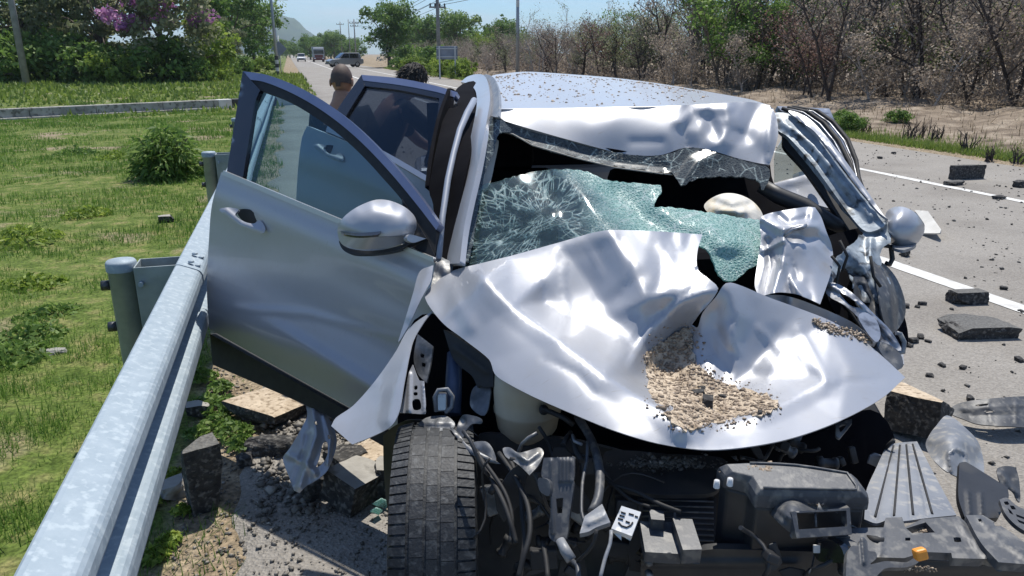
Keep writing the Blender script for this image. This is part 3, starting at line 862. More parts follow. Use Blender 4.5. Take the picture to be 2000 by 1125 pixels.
for i, (x, d) in enumerate([(868, 190), (884, 205), (903, 215), (917, 180), (930, 230), (948, 200), (835, 220), (978, 210)]):
    t = empty("palm_tree", gpos(x, d), "far palm tree on the skyline between the sign board and the dead thicket", "tree", "palms on the skyline", i * 1.1, fr.uniform(.7, .95))
    child("trunk", pt, t); child("crown", pm, t)

# ---- scorched thicket beyond the road: bare trees with withered leaves
def bare_tree(key, seed, h, leaves, mat, bark, lsize=.055, spread=.55):
    rr = random.Random(seed); mb = MB(); tips = []
    def grow(p, d, L, r0, lev):
        n = 3 if lev < 2 else 2
        pts = [p]; rs = [r0]; q = p.copy(); dd = d.copy()
        for j in range(n):
            dd = dd + np.array([rr.gauss(0, .16), rr.gauss(0, .16), rr.gauss(.05, .08)]); dd /= np.linalg.norm(dd)
            q = q + dd * L / n; pts.append(q.copy()); rs.append(r0 * (1 - .55 * (j + 1) / n))
        mb.tube(pts, rs, 4 if lev == 0 else 3, cap=False)
        tips.append((q, lev)); tips.append(((pts[1] + q) / 2, lev))
        if lev < 3:
            for _ in range([8, 5, 3][lev]):
                t = rr.uniform(.25, 1.0); k = min(int(t * n), n - 1); b = pts[k] + (pts[k + 1] - pts[k]) * (t * n - k)
                a = rr.uniform(0, 6.283); e = rr.uniform(.2, 1.1)
                nd = np.array([math.cos(a) * math.cos(e), math.sin(a) * math.cos(e), math.sin(e)])
                grow(b, nd, L * rr.uniform(.35, spread), r0 * .42, lev + 1)
    for k in range(rr.choice([1, 2, 2])):
        grow(np.array([rr.uniform(-.2, .2), rr.uniform(-.2, .2), -.15]), np.array([rr.uniform(-.18, .18), rr.uniform(-.18, .18), 1.0]), h * rr.uniform(.7, .85), .05 + h * .006, 0)
    me = bpy.data.meshes.new(key + "_trunk"); me.from_pydata([tuple(v) for v in mb.v], [], mb.f); me.materials.append(bark); me.update()
    r = np.random.default_rng(seed)
    T = np.array([t[0] for t in tips if t[1] >= 1])
    ci = r.integers(0, len(T), leaves)
    cent = T[ci] + r.normal(0, .17, (leaves, 3))
    V = leaf_cards(cent, np.tile([0, 0, .3], (leaves, 1)), np.full(leaves, lsize), r, .6)
    cm = np_mesh(key + "_crown", V, np.arange(len(V)), mat, False, True)
    set_attr(cm, "rnd", np.repeat(np.clip(r.normal(.45, .25, leaves), 0, 1), 4))
    KIND[key] = (cm, me)
for k, (h, lv, mt, bk) in enumerate([(4.6, 1100, 'leaf_brown', 'barkpale'), (5.4, 700, 'leaf_brown', 'barkpale'), (4.0, 1300, 'leaf_red', 'barkchar'), (5.8, 500, 'leaf_dull', 'barkpale'),
                                     (4.4, 1300, 'leaf_dull', 'barkchar'), (5.0, 800, 'leaf_brown', 'barkchar'), (3.6, 1400, 'leaf_brown', 'barkpale')]):
    bare_tree('bare%d' % k, 40 + k, h, lv, M[mt], M[bk], .06)
for k, mt in enumerate(['leaf_mid', 'leaf_yel', 'leaf_dark']):
    bare_tree('green%d' % k, 60 + k, 5.6, 2600, M[mt], M['bark'], .085)
tr = random.Random(9); cnt = 0
y = 9.0
while y < 128:
    for row, x0 in enumerate((16.6, 18.2, 20.3, 22.8)):
        xx = x0 + tr.uniform(-.7, .7) - (1.2 if y > 40 else 0); yy = y + tr.uniform(-.7, .7)
        if row == 0 and tr.random() < .25: continue
        k = tr.choice([0, 0, 1, 2, 3, 4, 5, 5, 6, 6]) if row < 3 else tr.choice([0, 1, 5, 3])
        s = (tr.uniform(.72, 1.0) if row == 0 else tr.uniform(.85, 1.18)) * (.74 if yy < 34 else .88)
        if yy > 34: s *= max(.62, 1 - (yy - 34) * .016)
        t = empty("scorched_tree", (xx, yy, .12), "bare scorched tree with withered brown leaves in the thicket beyond the road", "tree", "scorched thicket trees", tr.random() * 6.28, (s, s, s * tr.uniform(.9, 1.12)))
        child("trunk", KIND['bare%d' % k][1], t); child("crown", KIND['bare%d' % k][0], t); cnt += 1
    y += 1.05 + max(0, y - 20) * .035
for i, (x, d, k, s) in enumerate([(1130 + 40, 52, 1, .9), (1230, 44, 0, .9), (1425, 30, 0, 1.15), (1455, 31, 2, 1.2), (1595, 29, 0, 1.05), (1500, 33, 1, .95), (1660, 30, 0, 1.0), (1700, 31, 2, 1.1), (1800, 29, 1, 1.05), (1850, 31, 0, 1.05), (1880, 27, 0, .95), (1945, 28, 2, 1.1), (1040, 66, 0, .7), (955, 80, 1, .9), (970, 72, 0, .75), (1740, 33, 1, 1.15), (1560, 34, 2, 1.1), (1990, 27, 0, 1.0), (1920, 33, 1, 1.2), (1400, 35, 2, 1.1), (1480, 28, 0, .8), (1620, 36, 2, 1.2), (1780, 36, 1, 1.25), (1840, 24, 0, .62), (1700, 24, 2, .5), (1555, 27, 0, .6), (1965, 23, 1, .75), (1300, 46, 2, .9), (1350, 42, 0, .8)]):
    plant_tree("surviving_tree", 'green%d' % k, gpos(x, d), "tree still in green leaf rising out of the brown thicket", "green trees in the scorched thicket", s * .78, i * 1.7)
# withered undergrowth at the foot of the thicket
ur = np.random.default_rng(77); n = 70000
yy = 8 * (120 / 8) ** ur.random(n); xx = 16.3 + ur.gamma(2.2, 1.3, n) + .8 * np.sin(yy * .9) * ur.random(n); hh = ur.random(n) ** 1.6 * (1.1 + .5 * np.sin(yy * 1.7 + xx))
V = leaf_cards(np.stack([xx, yy, .1 + np.abs(hh)], 1), np.tile([0, 0, .4], (n, 1)), .028 + .0018 * yy, ur, .3)
me = np_mesh("undergrowth", V, np.arange(len(V)), M['leaf_brown'], False, True)
set_attr(me, "rnd", np.repeat(np.clip(ur.normal(.35, .25, n), 0, 1), 4))
link(bpy.data.objects.new("undergrowth", me), None, "withered brown undergrowth at the foot of the scorched trees", "undergrowth", kind="stuff")

# charred stubs on the bank
def stub(x, y, s, lab, seed):
    rr = random.Random(seed); p = at(x, y); loc = (p[0], p[1], float(terrain(p[0], p[1])) - .02)
    mb = MB()
    for k in range(9):
        a = rr.uniform(0, 6.28); e = rr.uniform(.05, .4); L = s * .62 * rr.uniform(.4, 1)
        b = np.array([rr.uniform(-.16, .16) * s, rr.uniform(-.16, .16) * s, 0]); d = np.array([math.cos(a) * e, math.sin(a) * e, 1]) * L
        mb.tube([b, b + d * .5 + np.array([rr.gauss(0, .03), rr.gauss(0, .03), 0]), b + d], [.013, .009, .004], 5)
        for q in range(2):
            c = b + d * rr.uniform(.3, .8); mb.tube([c, c + np.array([rr.gauss(0, .12), rr.gauss(0, .12), .2]) * s], [.005, .002], 4)
    t = empty("charred_stub", loc, lab, "burnt shrub", "charred stubs on the bank")
    me = bpy.data.meshes.new("stems"); me.from_pydata([tuple(v) for v in mb.v], [], mb.f); me.materials.append(M['barkchar']); me.update()
    child("stems", me, t)
for i, (x, y, s, lab) in enumerate([(1770, 278, .7, "thick charred stub cluster left of centre on the bank"), (1888, 300, .65, "upright charred twig stub in the middle of the bank"),
                                    (1690, 262, .5, "charred stub nearest the car on the bank"), (1828, 280, .55, "single charred stem between two stub clusters"), (1932, 316, .4, "small charred stub near the right picture edge"),
                                    (1795, 274, .75, "blackened stub clump beside the thick cluster"), (1985, 322, .5, "charred stub at the right picture edge")]):
    stub(x, y, s, lab, i)
for i, (x, y, s) in enumerate([(1658, 262, .22), (1668, 258, .16), (1755, 250, .2), (1640, 250, .2)]):
    p = at(x, y)
    plant_tree("bank_shrub", 'shrub', (p[0], p[1], .05), "small green shrub on the bank beside the far road edge", "green shrubs on the bank", s, i)

# drooping leafy bush behind the guardrail
bl = at(330, 350); br = np.random.default_rng(8)
bush = empty("leafy_bush", (bl[0], bl[1], 0), "bushy green plant with drooping leaves behind the guardrail", "bush", None, 0.0, 1.12)
n = 2600; dr_ = br.normal(size=(n, 3)); dr_ /= np.linalg.norm(dr_, axis=1)[:, None]; dr_[:, 2] = np.abs(dr_[:, 2]) * 1.0 - .12
lump = 1 + .22 * np.sin(dr_[:, 0] * 7 + 1) * np.cos(dr_[:, 1] * 6) + .12 * br.normal(size=n)
cent = dr_ * [.36, .36, .56] * (br.random(n) ** .35 * lump)[:, None] + [0, 0, .10]; cent[:, 2] = np.maximum(cent[:, 2], .02)
out = dr_ * [1, 1, .3] + br.normal(0, .6, (n, 3)) - [0, 0, .35]
L = .06 + .08 * br.random(n); out /= np.linalg.norm(out, axis=1)[:, None]
sd = np.cross(out, br.normal(size=(n, 3))); sd /= np.linalg.norm(sd, axis=1)[:, None]
V = np.stack([cent, cent + out * L[:, None] * .5 + sd * .016, cent + out * L[:, None] * 1.1 - ZV * .02, cent + out * L[:, None] * .5 - sd * .016], 1).reshape(-1, 3)
me = np_mesh("foliage", V, np.arange(len(V)), M['leaf_mid'], False, True); set_attr(me, "rnd", np.repeat(np.clip(br.normal(.62, .28, n), 0, 1), 4))
child("foliage", me, bush)
mb = MB()
for k in range(14):
    a = k * 1.1; mb.tube([(0, 0, -.05), (.12 * math.cos(a), .12 * math.sin(a), .3), (.27 * math.cos(a), .27 * math.sin(a), .48)], [.012, .008, .004], 5)
me = bpy.data.meshes.new("stems"); me.from_pydata([tuple(v) for v in mb.v], [], mb.f); me.materials.append(M['bark']); me.update(); child("stems", me, bush)

# weeds by the guardrail and on the verge
def weed(loc, s, seed, label, group, mat='leaf_mid', n=160):
    r = np.random.default_rng(seed); t = empty("weed", loc, label, "weed", group)
    th = r.random(n) * 6.283; rad = s * r.random(n) ** .6; z = s * (.7 if n < 400 else .38) * r.random(n) * (1.1 - rad / s)
    cent = np.stack([rad * np.cos(th), rad * np.sin(th), z + .01], 1)
    V = leaf_cards(cent, np.stack([np.cos(th), np.sin(th), np.ones(n)], 1), np.full(n, .012 + s * .05), r, .45)
    me = np_mesh("leaves", V, np.arange(len(V)), M[mat], False, True); set_attr(me, "rnd", np.repeat(r.random(n), 4)); child("leaves", me, t)
    mb = MB()
    for k in range(6):
        a = r.random() * 6.28; mb.tube([(0, 0, -.02), (s * .4 * math.cos(a), s * .4 * math.sin(a), s * .3), (s * .7 * math.cos(a), s * .7 * math.sin(a), s * .4)], [.003, .0022, .001], 4)
    me = bpy.data.meshes.new("stalks"); me.from_pydata([tuple(v) for v in mb.v], [], mb.f); me.materials.append(M['leaf_mid']); me.update(); set_attr(me, "rnd", np.full(len(me.vertices), .5)); child("stalks", me, t)
for i, (x, y, s) in enumerate([(440, 800, .17), (455, 850, .14), (425, 830, .12), (470, 870, .10), (405, 790, .12), (395, 740, .13), (430, 760, .10), (385, 850, .09)]):
    weed(tuple(at(x, y)), s * .62, 100 + i, "green weed growing between the guardrail and the tan slab", "weeds beside the guardrail", 'leaf_mid', 260)
for i, (x, y, s) in enumerate([(290, 985, .09), (318, 950, .10), (330, 1060, .09), (300, 1090, .10), (340, 930, .08), (355, 1000, .07)]):
    weed(tuple(at(x, y)), s * .5, 140 + i, "small weed at the foot of the guardrail near the viewer", "weeds at the guardrail foot", 'leaf_yel', 140)
for i, (x, y, s) in enumerate([(40, 470, .5), (150, 300, .5), (60, 560, .35), (20, 700, .3), (230, 310, .5), (60, 660, .3), (170, 420, .35), (100, 620, .3), (228, 190, .8), (160, 206, .5), (120, 190, .8)]):
    weed(tuple(at(x, y)), s * .7, 170 + i, "patch of leafy ground weed in the verge grass", "weed patches in the verge grass", 'leaf_yel' if i % 2 == 0 else 'leaf_mid', 420)

# ================================================================== POLES, LAMPS, CABLES, SIGNS
def lamp_post(x, d, h, label, banded=False):
    p = gpos(x, d); t = empty("street_lamp", p, label, "street lamp", "street lamps on the left verge")
    b = np.array(p)
    pole = MB().tube([b - ZV * .3, b + ZV * h * .5, b + ZV * h], [.13, .10, .07], 12).build("pole", M['lamp'], t)
    MB().tube([b + ZV * (h - .15), b + ZV * (h + .25) + np.array([.9, 0, 0]), b + ZV * (h + .32) + np.array([1.7, 0, 0])], [.04, .035, .03], 8).build("arm", M['lamp'], t)
    MB().box(b + ZV * (h + .32) + np.array([1.95, 0, 0]), (.65, .26, .12)).build("lamp_head", M['lamp'], t, bevel=.04)
    if banded:
        for k in range(5):
            MB().lathe(b, [(.136, .05 + k * .28), (.136, .05 + (k + 1) * .28)], 14).build("painted_band", M['kblack'] if k % 2 == 0 else M['kwhite'], t)
    return t
lamp_post(539, 57, 9.0, "nearest tall street lamp with black and white bands at its foot", True)
lamp_post(541, 113, 9.0, "second street lamp behind the nearest one")
lamp_post(541, 150, 9.0, "third street lamp down the left verge")
lamp_post(543, 188, 9.0, "farthest street lamp down the left verge")

def power_pole(x, d, h, r, label, arms, mat='pole', band=None, group="power poles"):
    p = np.array(gpos(x, d)); t = empty("power_pole", tuple(p), label, "pole", group)
    MB().tube([p - ZV * .3, p + ZV * h], [r * 1.25, r * .8], 10).build("shaft", M[mat], t)
    for z, w in arms:
        a = MB().box(p + ZV * z, (w, .12, .14)).build("crossarm", M[mat], t, bevel=.01)
        for k in np.linspace(-w / 2 + .1, w / 2 - .1, 4):
            MB().lathe(p + np.array([k, 0, z]), [(.05, .06), (.09, .12), (.05, .18), (.09, .24), (.04, .34), (.001, .35)], 8).build("insulator", M['black'], a)
    if band:
        MB().lathe(p, [(r * 1.02, band[0]), (r * 1.02, band[1])], 12).build("painted_band", M['kwhite'], t)
    return p
pA = power_pole(857, 68, 9.2, .16, "power pole with two crossarms behind the sign board", [(6.35, 2.0), (5.6, 1.5)])
pB = power_pole(695, 190, 10.0, .16, "distant double-armed power pole right of the truck", [(9.0, 2.4), (8.3, 2.0)])
pC = power_pole(668, 230, 11, .15, "far thin power pole above the truck", [(10.2, 2.2)])
pD = power_pole(684, 215, 11, .12, "farthest thin power pole between two others", [])
pE = power_pole(1011, 50, 7.0, .11, "slim grey pole with a white band in front of the thicket", [], 'lamp', (4.55, 4.95))
pF = power_pole(1356, 37, 9.5, .21, "thick concrete power pole standing in the brown thicket", [])
pG = power_pole(41, 40, 8.5, .15, "grey concrete pole at the left picture edge in front of the trees", [])
M['transf'] = M['pole']
def cable(a, b, sag, label, r=.02):
    a, b = np.asarray(a, float), np.asarray(b, float)
    pts = [a + (b - a) * t - ZV * sag * 4 * t * (1 - t) for t in np.linspace(0, 1, 20)]
    MB().tube(pts, r, 5).build("power_cable", M['cable'], None, label=label, cat="cable", group="overhead power cables", origin=a)
for k, (dx, dz) in enumerate([(-.9, 6.6), (-.3, 6.6), (.9, 6.6), (-.6, 5.85), (.6, 5.85)]):
    cable(pA + [dx, 0, dz], pB + [dx * 1.2, 0, dz + 2.9], 1.2, "overhead power cable running down the road from the double-armed pole")
    cable(pA + [dx, 0, dz], pF + [dx * .5, 0, dz + 2.0], .5, "overhead power cable rising to the pole in the thicket")
pH = np.array(gpos(2350, 22))
for k, z in enumerate([4.15, 4.3, 4.75]):
    cable(pF + [0, 0, z + .4], pH + [0, 0, z - .3], .25, "overhead cable above the right thicket", .012)

sp = np.array(gpos(873, 50))
M['signback'] = pmat("blue_grey_sign_back", (.16, .19, .24), (.22, .25, .30), 2, rough=.5)
M['postw'] = pmat("pale_sign_post", (.45, .47, .48), (.55, .56, .56), 5, rough=.6)
sg = empty("sign_board", tuple(sp), "blue grey rectangular sign board on two pale posts beside the road", "sign")
MB().box(sp + ZV * 1.68, (1.42, .05, .85), (RT, np.array([-RT[1], RT[0], 0]), ZV)).build("board", M['signback'], sg, bevel=.02)
for z in (1.42, 1.95): MB().box(sp + ZV * z - np.array([-RT[1], RT[0], 0]) * .05, (1.36, .05, .06), (RT, np.array([-RT[1], RT[0], 0]), ZV)).build("rail", M['postw'], sg)
for s in (-.5, .55): MB().box(sp + RT * s + ZV * 1.0 - np.array([-RT[1], RT[0], 0]) * .11, (.09, .07, 2.2), (RT, np.array([-RT[1], RT[0], 0]), ZV)).build("post", M['postw'], sg)
wp = np.array(gpos(546, 60))
ws = empty("warning_sign", tuple(wp), "dark diamond sign seen from behind beside the nearest street lamp", "sign")
MB().tube([wp, wp + ZV * 3.0], .045, 8).build("post", M['postw'], ws)
MB().box(wp + ZV * 2.0 + np.array([0, -.06, 0]), (.85, .03, .85), (np.array([.7071, 0, .7071]), np.array([0, 1., 0]), np.array([-.7071, 0, .7071]))).build("plate", M['signback'], ws, bevel=.01)

# ================================================================== VEHICLES far down the road
M['vsilver'] = pmat("silver_vehicle_paint", (.30, .31, .33), rough=.35, metal=.6, coat=.6)
M['vwhite'] = pmat("white_vehicle_paint", (.72, .72, .71), rough=.35, coat=.6)
M['vred'] = pmat("dark_red_truck_paint", (.16, .025, .02), (.10, .02, .018), 3, rough=.45, coat=.3)
M['vglass'] = pmat("dark_vehicle_glass", (.012, .015, .018), rough=.08, coat=.5)
M['vtyre'] = pmat("vehicle_tyre_rubber", (.02, .02, .021), rough=.85)
M['rim'] = pmat("wheel_alloy", (.45, .46, .47), rough=.35, metal=.9)
M['headl'] = pmat("headlamp_lens", (.75, .76, .78), rough=.15, coat=.6)
def wheel(c, r, w, ax, parent):
    X, Y = ax, ZV; Z = np.cross(X, Y)
    wh = MB().lathe(c, [(r * .62, -w / 2), (r * .9, -w / 2), (r, -w * .35), (r, w * .35), (r * .9, w / 2), (r * .62, w / 2)], 20, (X, Y, Z)).build("wheel", M['vtyre'], parent)
    MB().lathe(c, [(.001, -w * .42), (r * .3, -w * .45), (r * .62, -w * .36), (r * .64, w * .36), (r * .3, w * .45), (.001, w * .42)], 16, (X, Y, Z)).build("rim", M['rim'], wh)
def suv(base, heading, paint, label, pickup=False, Ln=4.5, Wd=1.8, Ht=1.75):
    h = np.array([math.cos(heading), math.sin(heading), 0]); s = np.array([-h[1], h[0], 0]); base = np.array(base)
    t = empty("pickup_truck" if pickup else "parked_suv", tuple(base), label, "pickup" if pickup else "SUV")
    P = lambda a, w, z: base + h * a + s * w + ZV * z
    sec = [(-.5 * Ln, .45), (-.5 * Ln, .95), (-.46 * Ln, 1.05), (.12 * Ln, 1.06), (.40 * Ln, .98), (.5 * Ln, .80), (.5 * Ln, .42), (.42 * Ln, .32), (-.42 * Ln, .32)]
    b = MB(); b.prism([P(a, Wd / 2, z) for a, z in sec], -s * Wd); b.build("body", M[paint], t, bevel=.08)
    r0 = -.05 * Ln if pickup else -.45 * Ln
    cab = [(r0, 1.05), (r0 + .10 * Ln * (0.3 if pickup else .6), Ht), (.05 * Ln, Ht), (.22 * Ln, 1.05)]
    c = MB(); w0, w1 = Wd * .46, Wd * .39
    lo = [(a, z) for a, z in cab]
    vs = [P(a, w0 if z < 1.2 else w1, z) for a, z in lo] + [P(a, -w0 if z < 1.2 else -w1, z) for a, z in lo]
    c.add(vs, [(0, 1, 2, 3), (7, 6, 5, 4), (0, 4, 5, 1), (1, 5, 6, 2), (2, 6, 7, 3), (3, 7, 4, 0)]); c.build("cabin", M[paint], t, bevel=.05)
    for sd in (1, -1):
        zs = ((1.12, w0 * .985), (Ht - .1, w1 * 1.02))
        a0, a1 = r0 + .09 * Ln, .175 * Ln
        mid = (a0 + a1) / 2
        for q0, q1, e0, e1 in ((a0, mid - .04, .0, 0), (mid + .04, a1, 0, -.11 * Ln)):
            m = MB(); m.prism([P(q0 + .02, sd * (zs[0][1] + .012), zs[0][0]), P(q1, sd * (zs[0][1] + .012), zs[0][0]), P(q1 + e1, sd * (zs[1][1] + .012), zs[1][0]), P(q0 + .06, sd * (zs[1][1] + .012), zs[1][0])], -s * sd * .02)
            m.build("side_window", M['vglass'], t)
        for a in (-.31 * Ln, .31 * Ln): wheel(P(a, sd * Wd * .44, .36), .36, .22, h, t)
        MB().box(P(.485 * Ln, sd * Wd * .36, .78), (.12, .32, .16), (h, s, ZV)).build("headlight", M['headl'], t, bevel=.03)
    m = MB(); m.prism([P(.215 * Ln, -w0 * .9, 1.12), P(.215 * Ln, w0 * .9, 1.12), P(.065 * Ln, w1 * .92, Ht - .07), P(.065 * Ln, -w1 * .92, Ht - .07)], -h * .02 - ZV * .0); o = m.build("windscreen", M['vglass'], t)
    o.location = o.location + Vector(h * .03 + ZV * .015)
    MB().box(P(.5 * Ln, 0, .62), (.06, Wd * .6, .16), (h, s, ZV)).build("grille", M['black'], t, bevel=.02)
    MB().box(P(.5 * Ln, 0, .42), (.1, Wd * .96, .14), (h, s, ZV)).build("bumper", M['black'], t, bevel=.03)
    return t
suv(gpos(672, 95), math.radians(196), 'vsilver', "grey SUV standing across the road near the round tree")
suv(gpos(588, 165), math.radians(268), 'vwhite', "small white pickup far down the road left of the truck", True)
tb = np.array(gpos(622, 158)); tk = empty("lorry", tuple(tb), "dark red lorry driving towards the viewer far down the road", "lorry")
MB().box(tb + [0, 0, 1.55], (2.35, 2.0, 2.0)).build("cab", M['vsilver'], tk, bevel=.12)
MB().box(tb + [0, -.95, .62], (2.35, .4, .6)).build("bumper", M['vred'], tk, bevel=.06)
MB().box(tb + [0, -1.02, 2.0], (2.05, .05, .75)).build("windscreen", M['vglass'], tk, bevel=.02)
MB().box(tb + [0, -1.02, 1.2], (1.7, .06, .5)).build("grille", M['vred'], tk, bevel=.02)
MB().box(tb + [0, 3.4, 2.0], (2.4, 4.6, 2.1)).build("cargo_box", M['signback'], tk, bevel=.05)
MB().box(tb + [0, -.5, 2.75], (2.1, 1.0, .35)).build("roof_visor", M['vwhite'], tk, bevel=.08)
for s in (-1, 1):
    MB().box(tb + [s * .85, -1.17, .72], (.36, .06, .2)).build("headlight", M['headl'], tk, bevel=.02)
    MB().box(tb + [s * 1.35, -.9, 1.95], (.12, .12, .55)).build("mirror", M['black'], tk, bevel=.03)
    for yy in (-.1, 3.2, 4.6): wheel(tb + [s * 1.0, yy, .5], .5, .3, np.array([0, 1., 0]), tk)

# ================================================================== THE WRECKED CAR
def paint_mat():
    m, nt, b = newmat("silver_car_paint"); N, L = nt.nodes, nt.links
    t = N.new("ShaderNodeTexCoord")
    def nz(s, d=5, r=.6):
        n = N.new("ShaderNodeTexNoise"); n.inputs["Scale"].default_value = s; n.inputs["Detail"].default_value = d; n.inputs["Roughness"].default_value = r
        L.new(t.outputs["Object"], n.inputs["Vector"]); return n.outputs["Fac"]
    du = N.new("ShaderNodeValToRGB"); du.color_ramp.elements[0].position = .50; du.color_ramp.elements[1].position = .85
    du.color_ramp.elements[0].color = (0, 0, 0, 1); du.color_ramp.elements[1].color = (.55, .55, .55, 1)
    L.new(nz(4.5, 9, .72), du.inputs[0])
    mx = N.new("ShaderNodeMixRGB"); mx.inputs[1].default_value = (.40, .408, .432, 1); mx.inputs[2].default_value = (.34, .325, .30, 1)
    L.new(du.outputs[0], mx.inputs[0]); L.new(mx.outputs[0], b.inputs["Base Color"])
    mpn = N.new("ShaderNodeMapping"); mpn.inputs["Scale"].default_value = (3, 60, 9); mpn.inputs["Rotation"].default_value = (.4, .3, .7)
    L.new(t.outputs["Object"], mpn.inputs[0])
    sn = N.new("ShaderNodeTexNoise"); sn.inputs["Scale"].default_value = 4; sn.inputs["Detail"].default_value = 6; L.new(mpn.outputs[0], sn.inputs["Vector"])
    sr = N.new("ShaderNodeValToRGB"); sr.color_ramp.elements[0].position = .66; sr.color_ramp.elements[1].position = .74
    L.new(sn.outputs["Fac"], sr.inputs[0])
    sm_ = N.new("ShaderNodeMixRGB"); sm_.inputs[2].default_value = (.34, .33, .32, 1); L.new(sr.outputs[0], sm_.inputs[0]); L.new(mx.outputs[0], sm_.inputs[1])
    L.new(sm_.outputs[0], b.inputs["Base Color"])
    b.inputs["Metallic"].default_value = .32
    mr = N.new("ShaderNodeMapRange"); mr.inputs[3].default_value = .40; mr.inputs[4].default_value = .56
    L.new(du.outputs[0], mr.inputs[0]); L.new(mr.outputs[0], b.inputs["Roughness"])
    b.inputs["Coat Weight"].default_value = .35; b.inputs["Coat Roughness"].default_value = .05
    v = N.new("ShaderNodeTexVoronoi"); v.inputs["Scale"].default_value = 900; L.new(t.outputs["Object"], v.inputs["Vector"])
    bp = N.new("ShaderNodeBump"); bp.inputs["Strength"].default_value = .05; bp.inputs["Distance"].default_value = .001
    L.new(v.outputs["Distance"], bp.inputs["Height"])
    bp2 = N.new("ShaderNodeBump"); bp2.inputs["Strength"].default_value = .05; bp2.inputs["Distance"].default_value = .02
    L.new(nz(5, 3), bp2.inputs["Height"]); L.new(bp2.outputs[0], bp.inputs["Normal"])
    L.new(bp.outputs[0], b.inputs["Normal"]); L.new(bp2.outputs[0], b.inputs["Coat Normal"])
    return m

def schlick(N, L):
    """mirror share of glass by viewing angle, the same from both sides"""
    lw = N.new("ShaderNodeLayerWeight"); lw.inputs[0].default_value = .5
    pw = N.new("ShaderNodeMath"); pw.operation = 'POWER'; pw.inputs[1].default_value = 4.0; L.new(lw.outputs["Facing"], pw.inputs[0])
    ma = N.new("ShaderNodeMath"); ma.operation = 'MULTIPLY_ADD'; ma.inputs[1].default_value = .9; ma.inputs[2].default_value = .04; L.new(pw.outputs[0], ma.inputs[0])
    return ma.outputs[0]

def tint_glass(name, tint, gloss=.9):
    m, nt, b = newmat(name); N, L = nt.nodes, nt.links; N.remove(b)
    tr = N.new("ShaderNodeBsdfTransparent"); tr.inputs[0].default_value = (*tint, 1)
    gl = N.new("ShaderNodeBsdfGlossy"); gl.inputs["Roughness"].default_value = .03; gl.inputs[0].default_value = (gloss, gloss, gloss, 1)
    mx = N.new("ShaderNodeMixShader"); L.new(schlick(N, L), mx.inputs[0]); L.new(tr.outputs[0], mx.inputs[1]); L.new(gl.outputs[0], mx.inputs[2])
    L.new(mx.outputs[0], N["Material Output"].inputs[0])
    return m

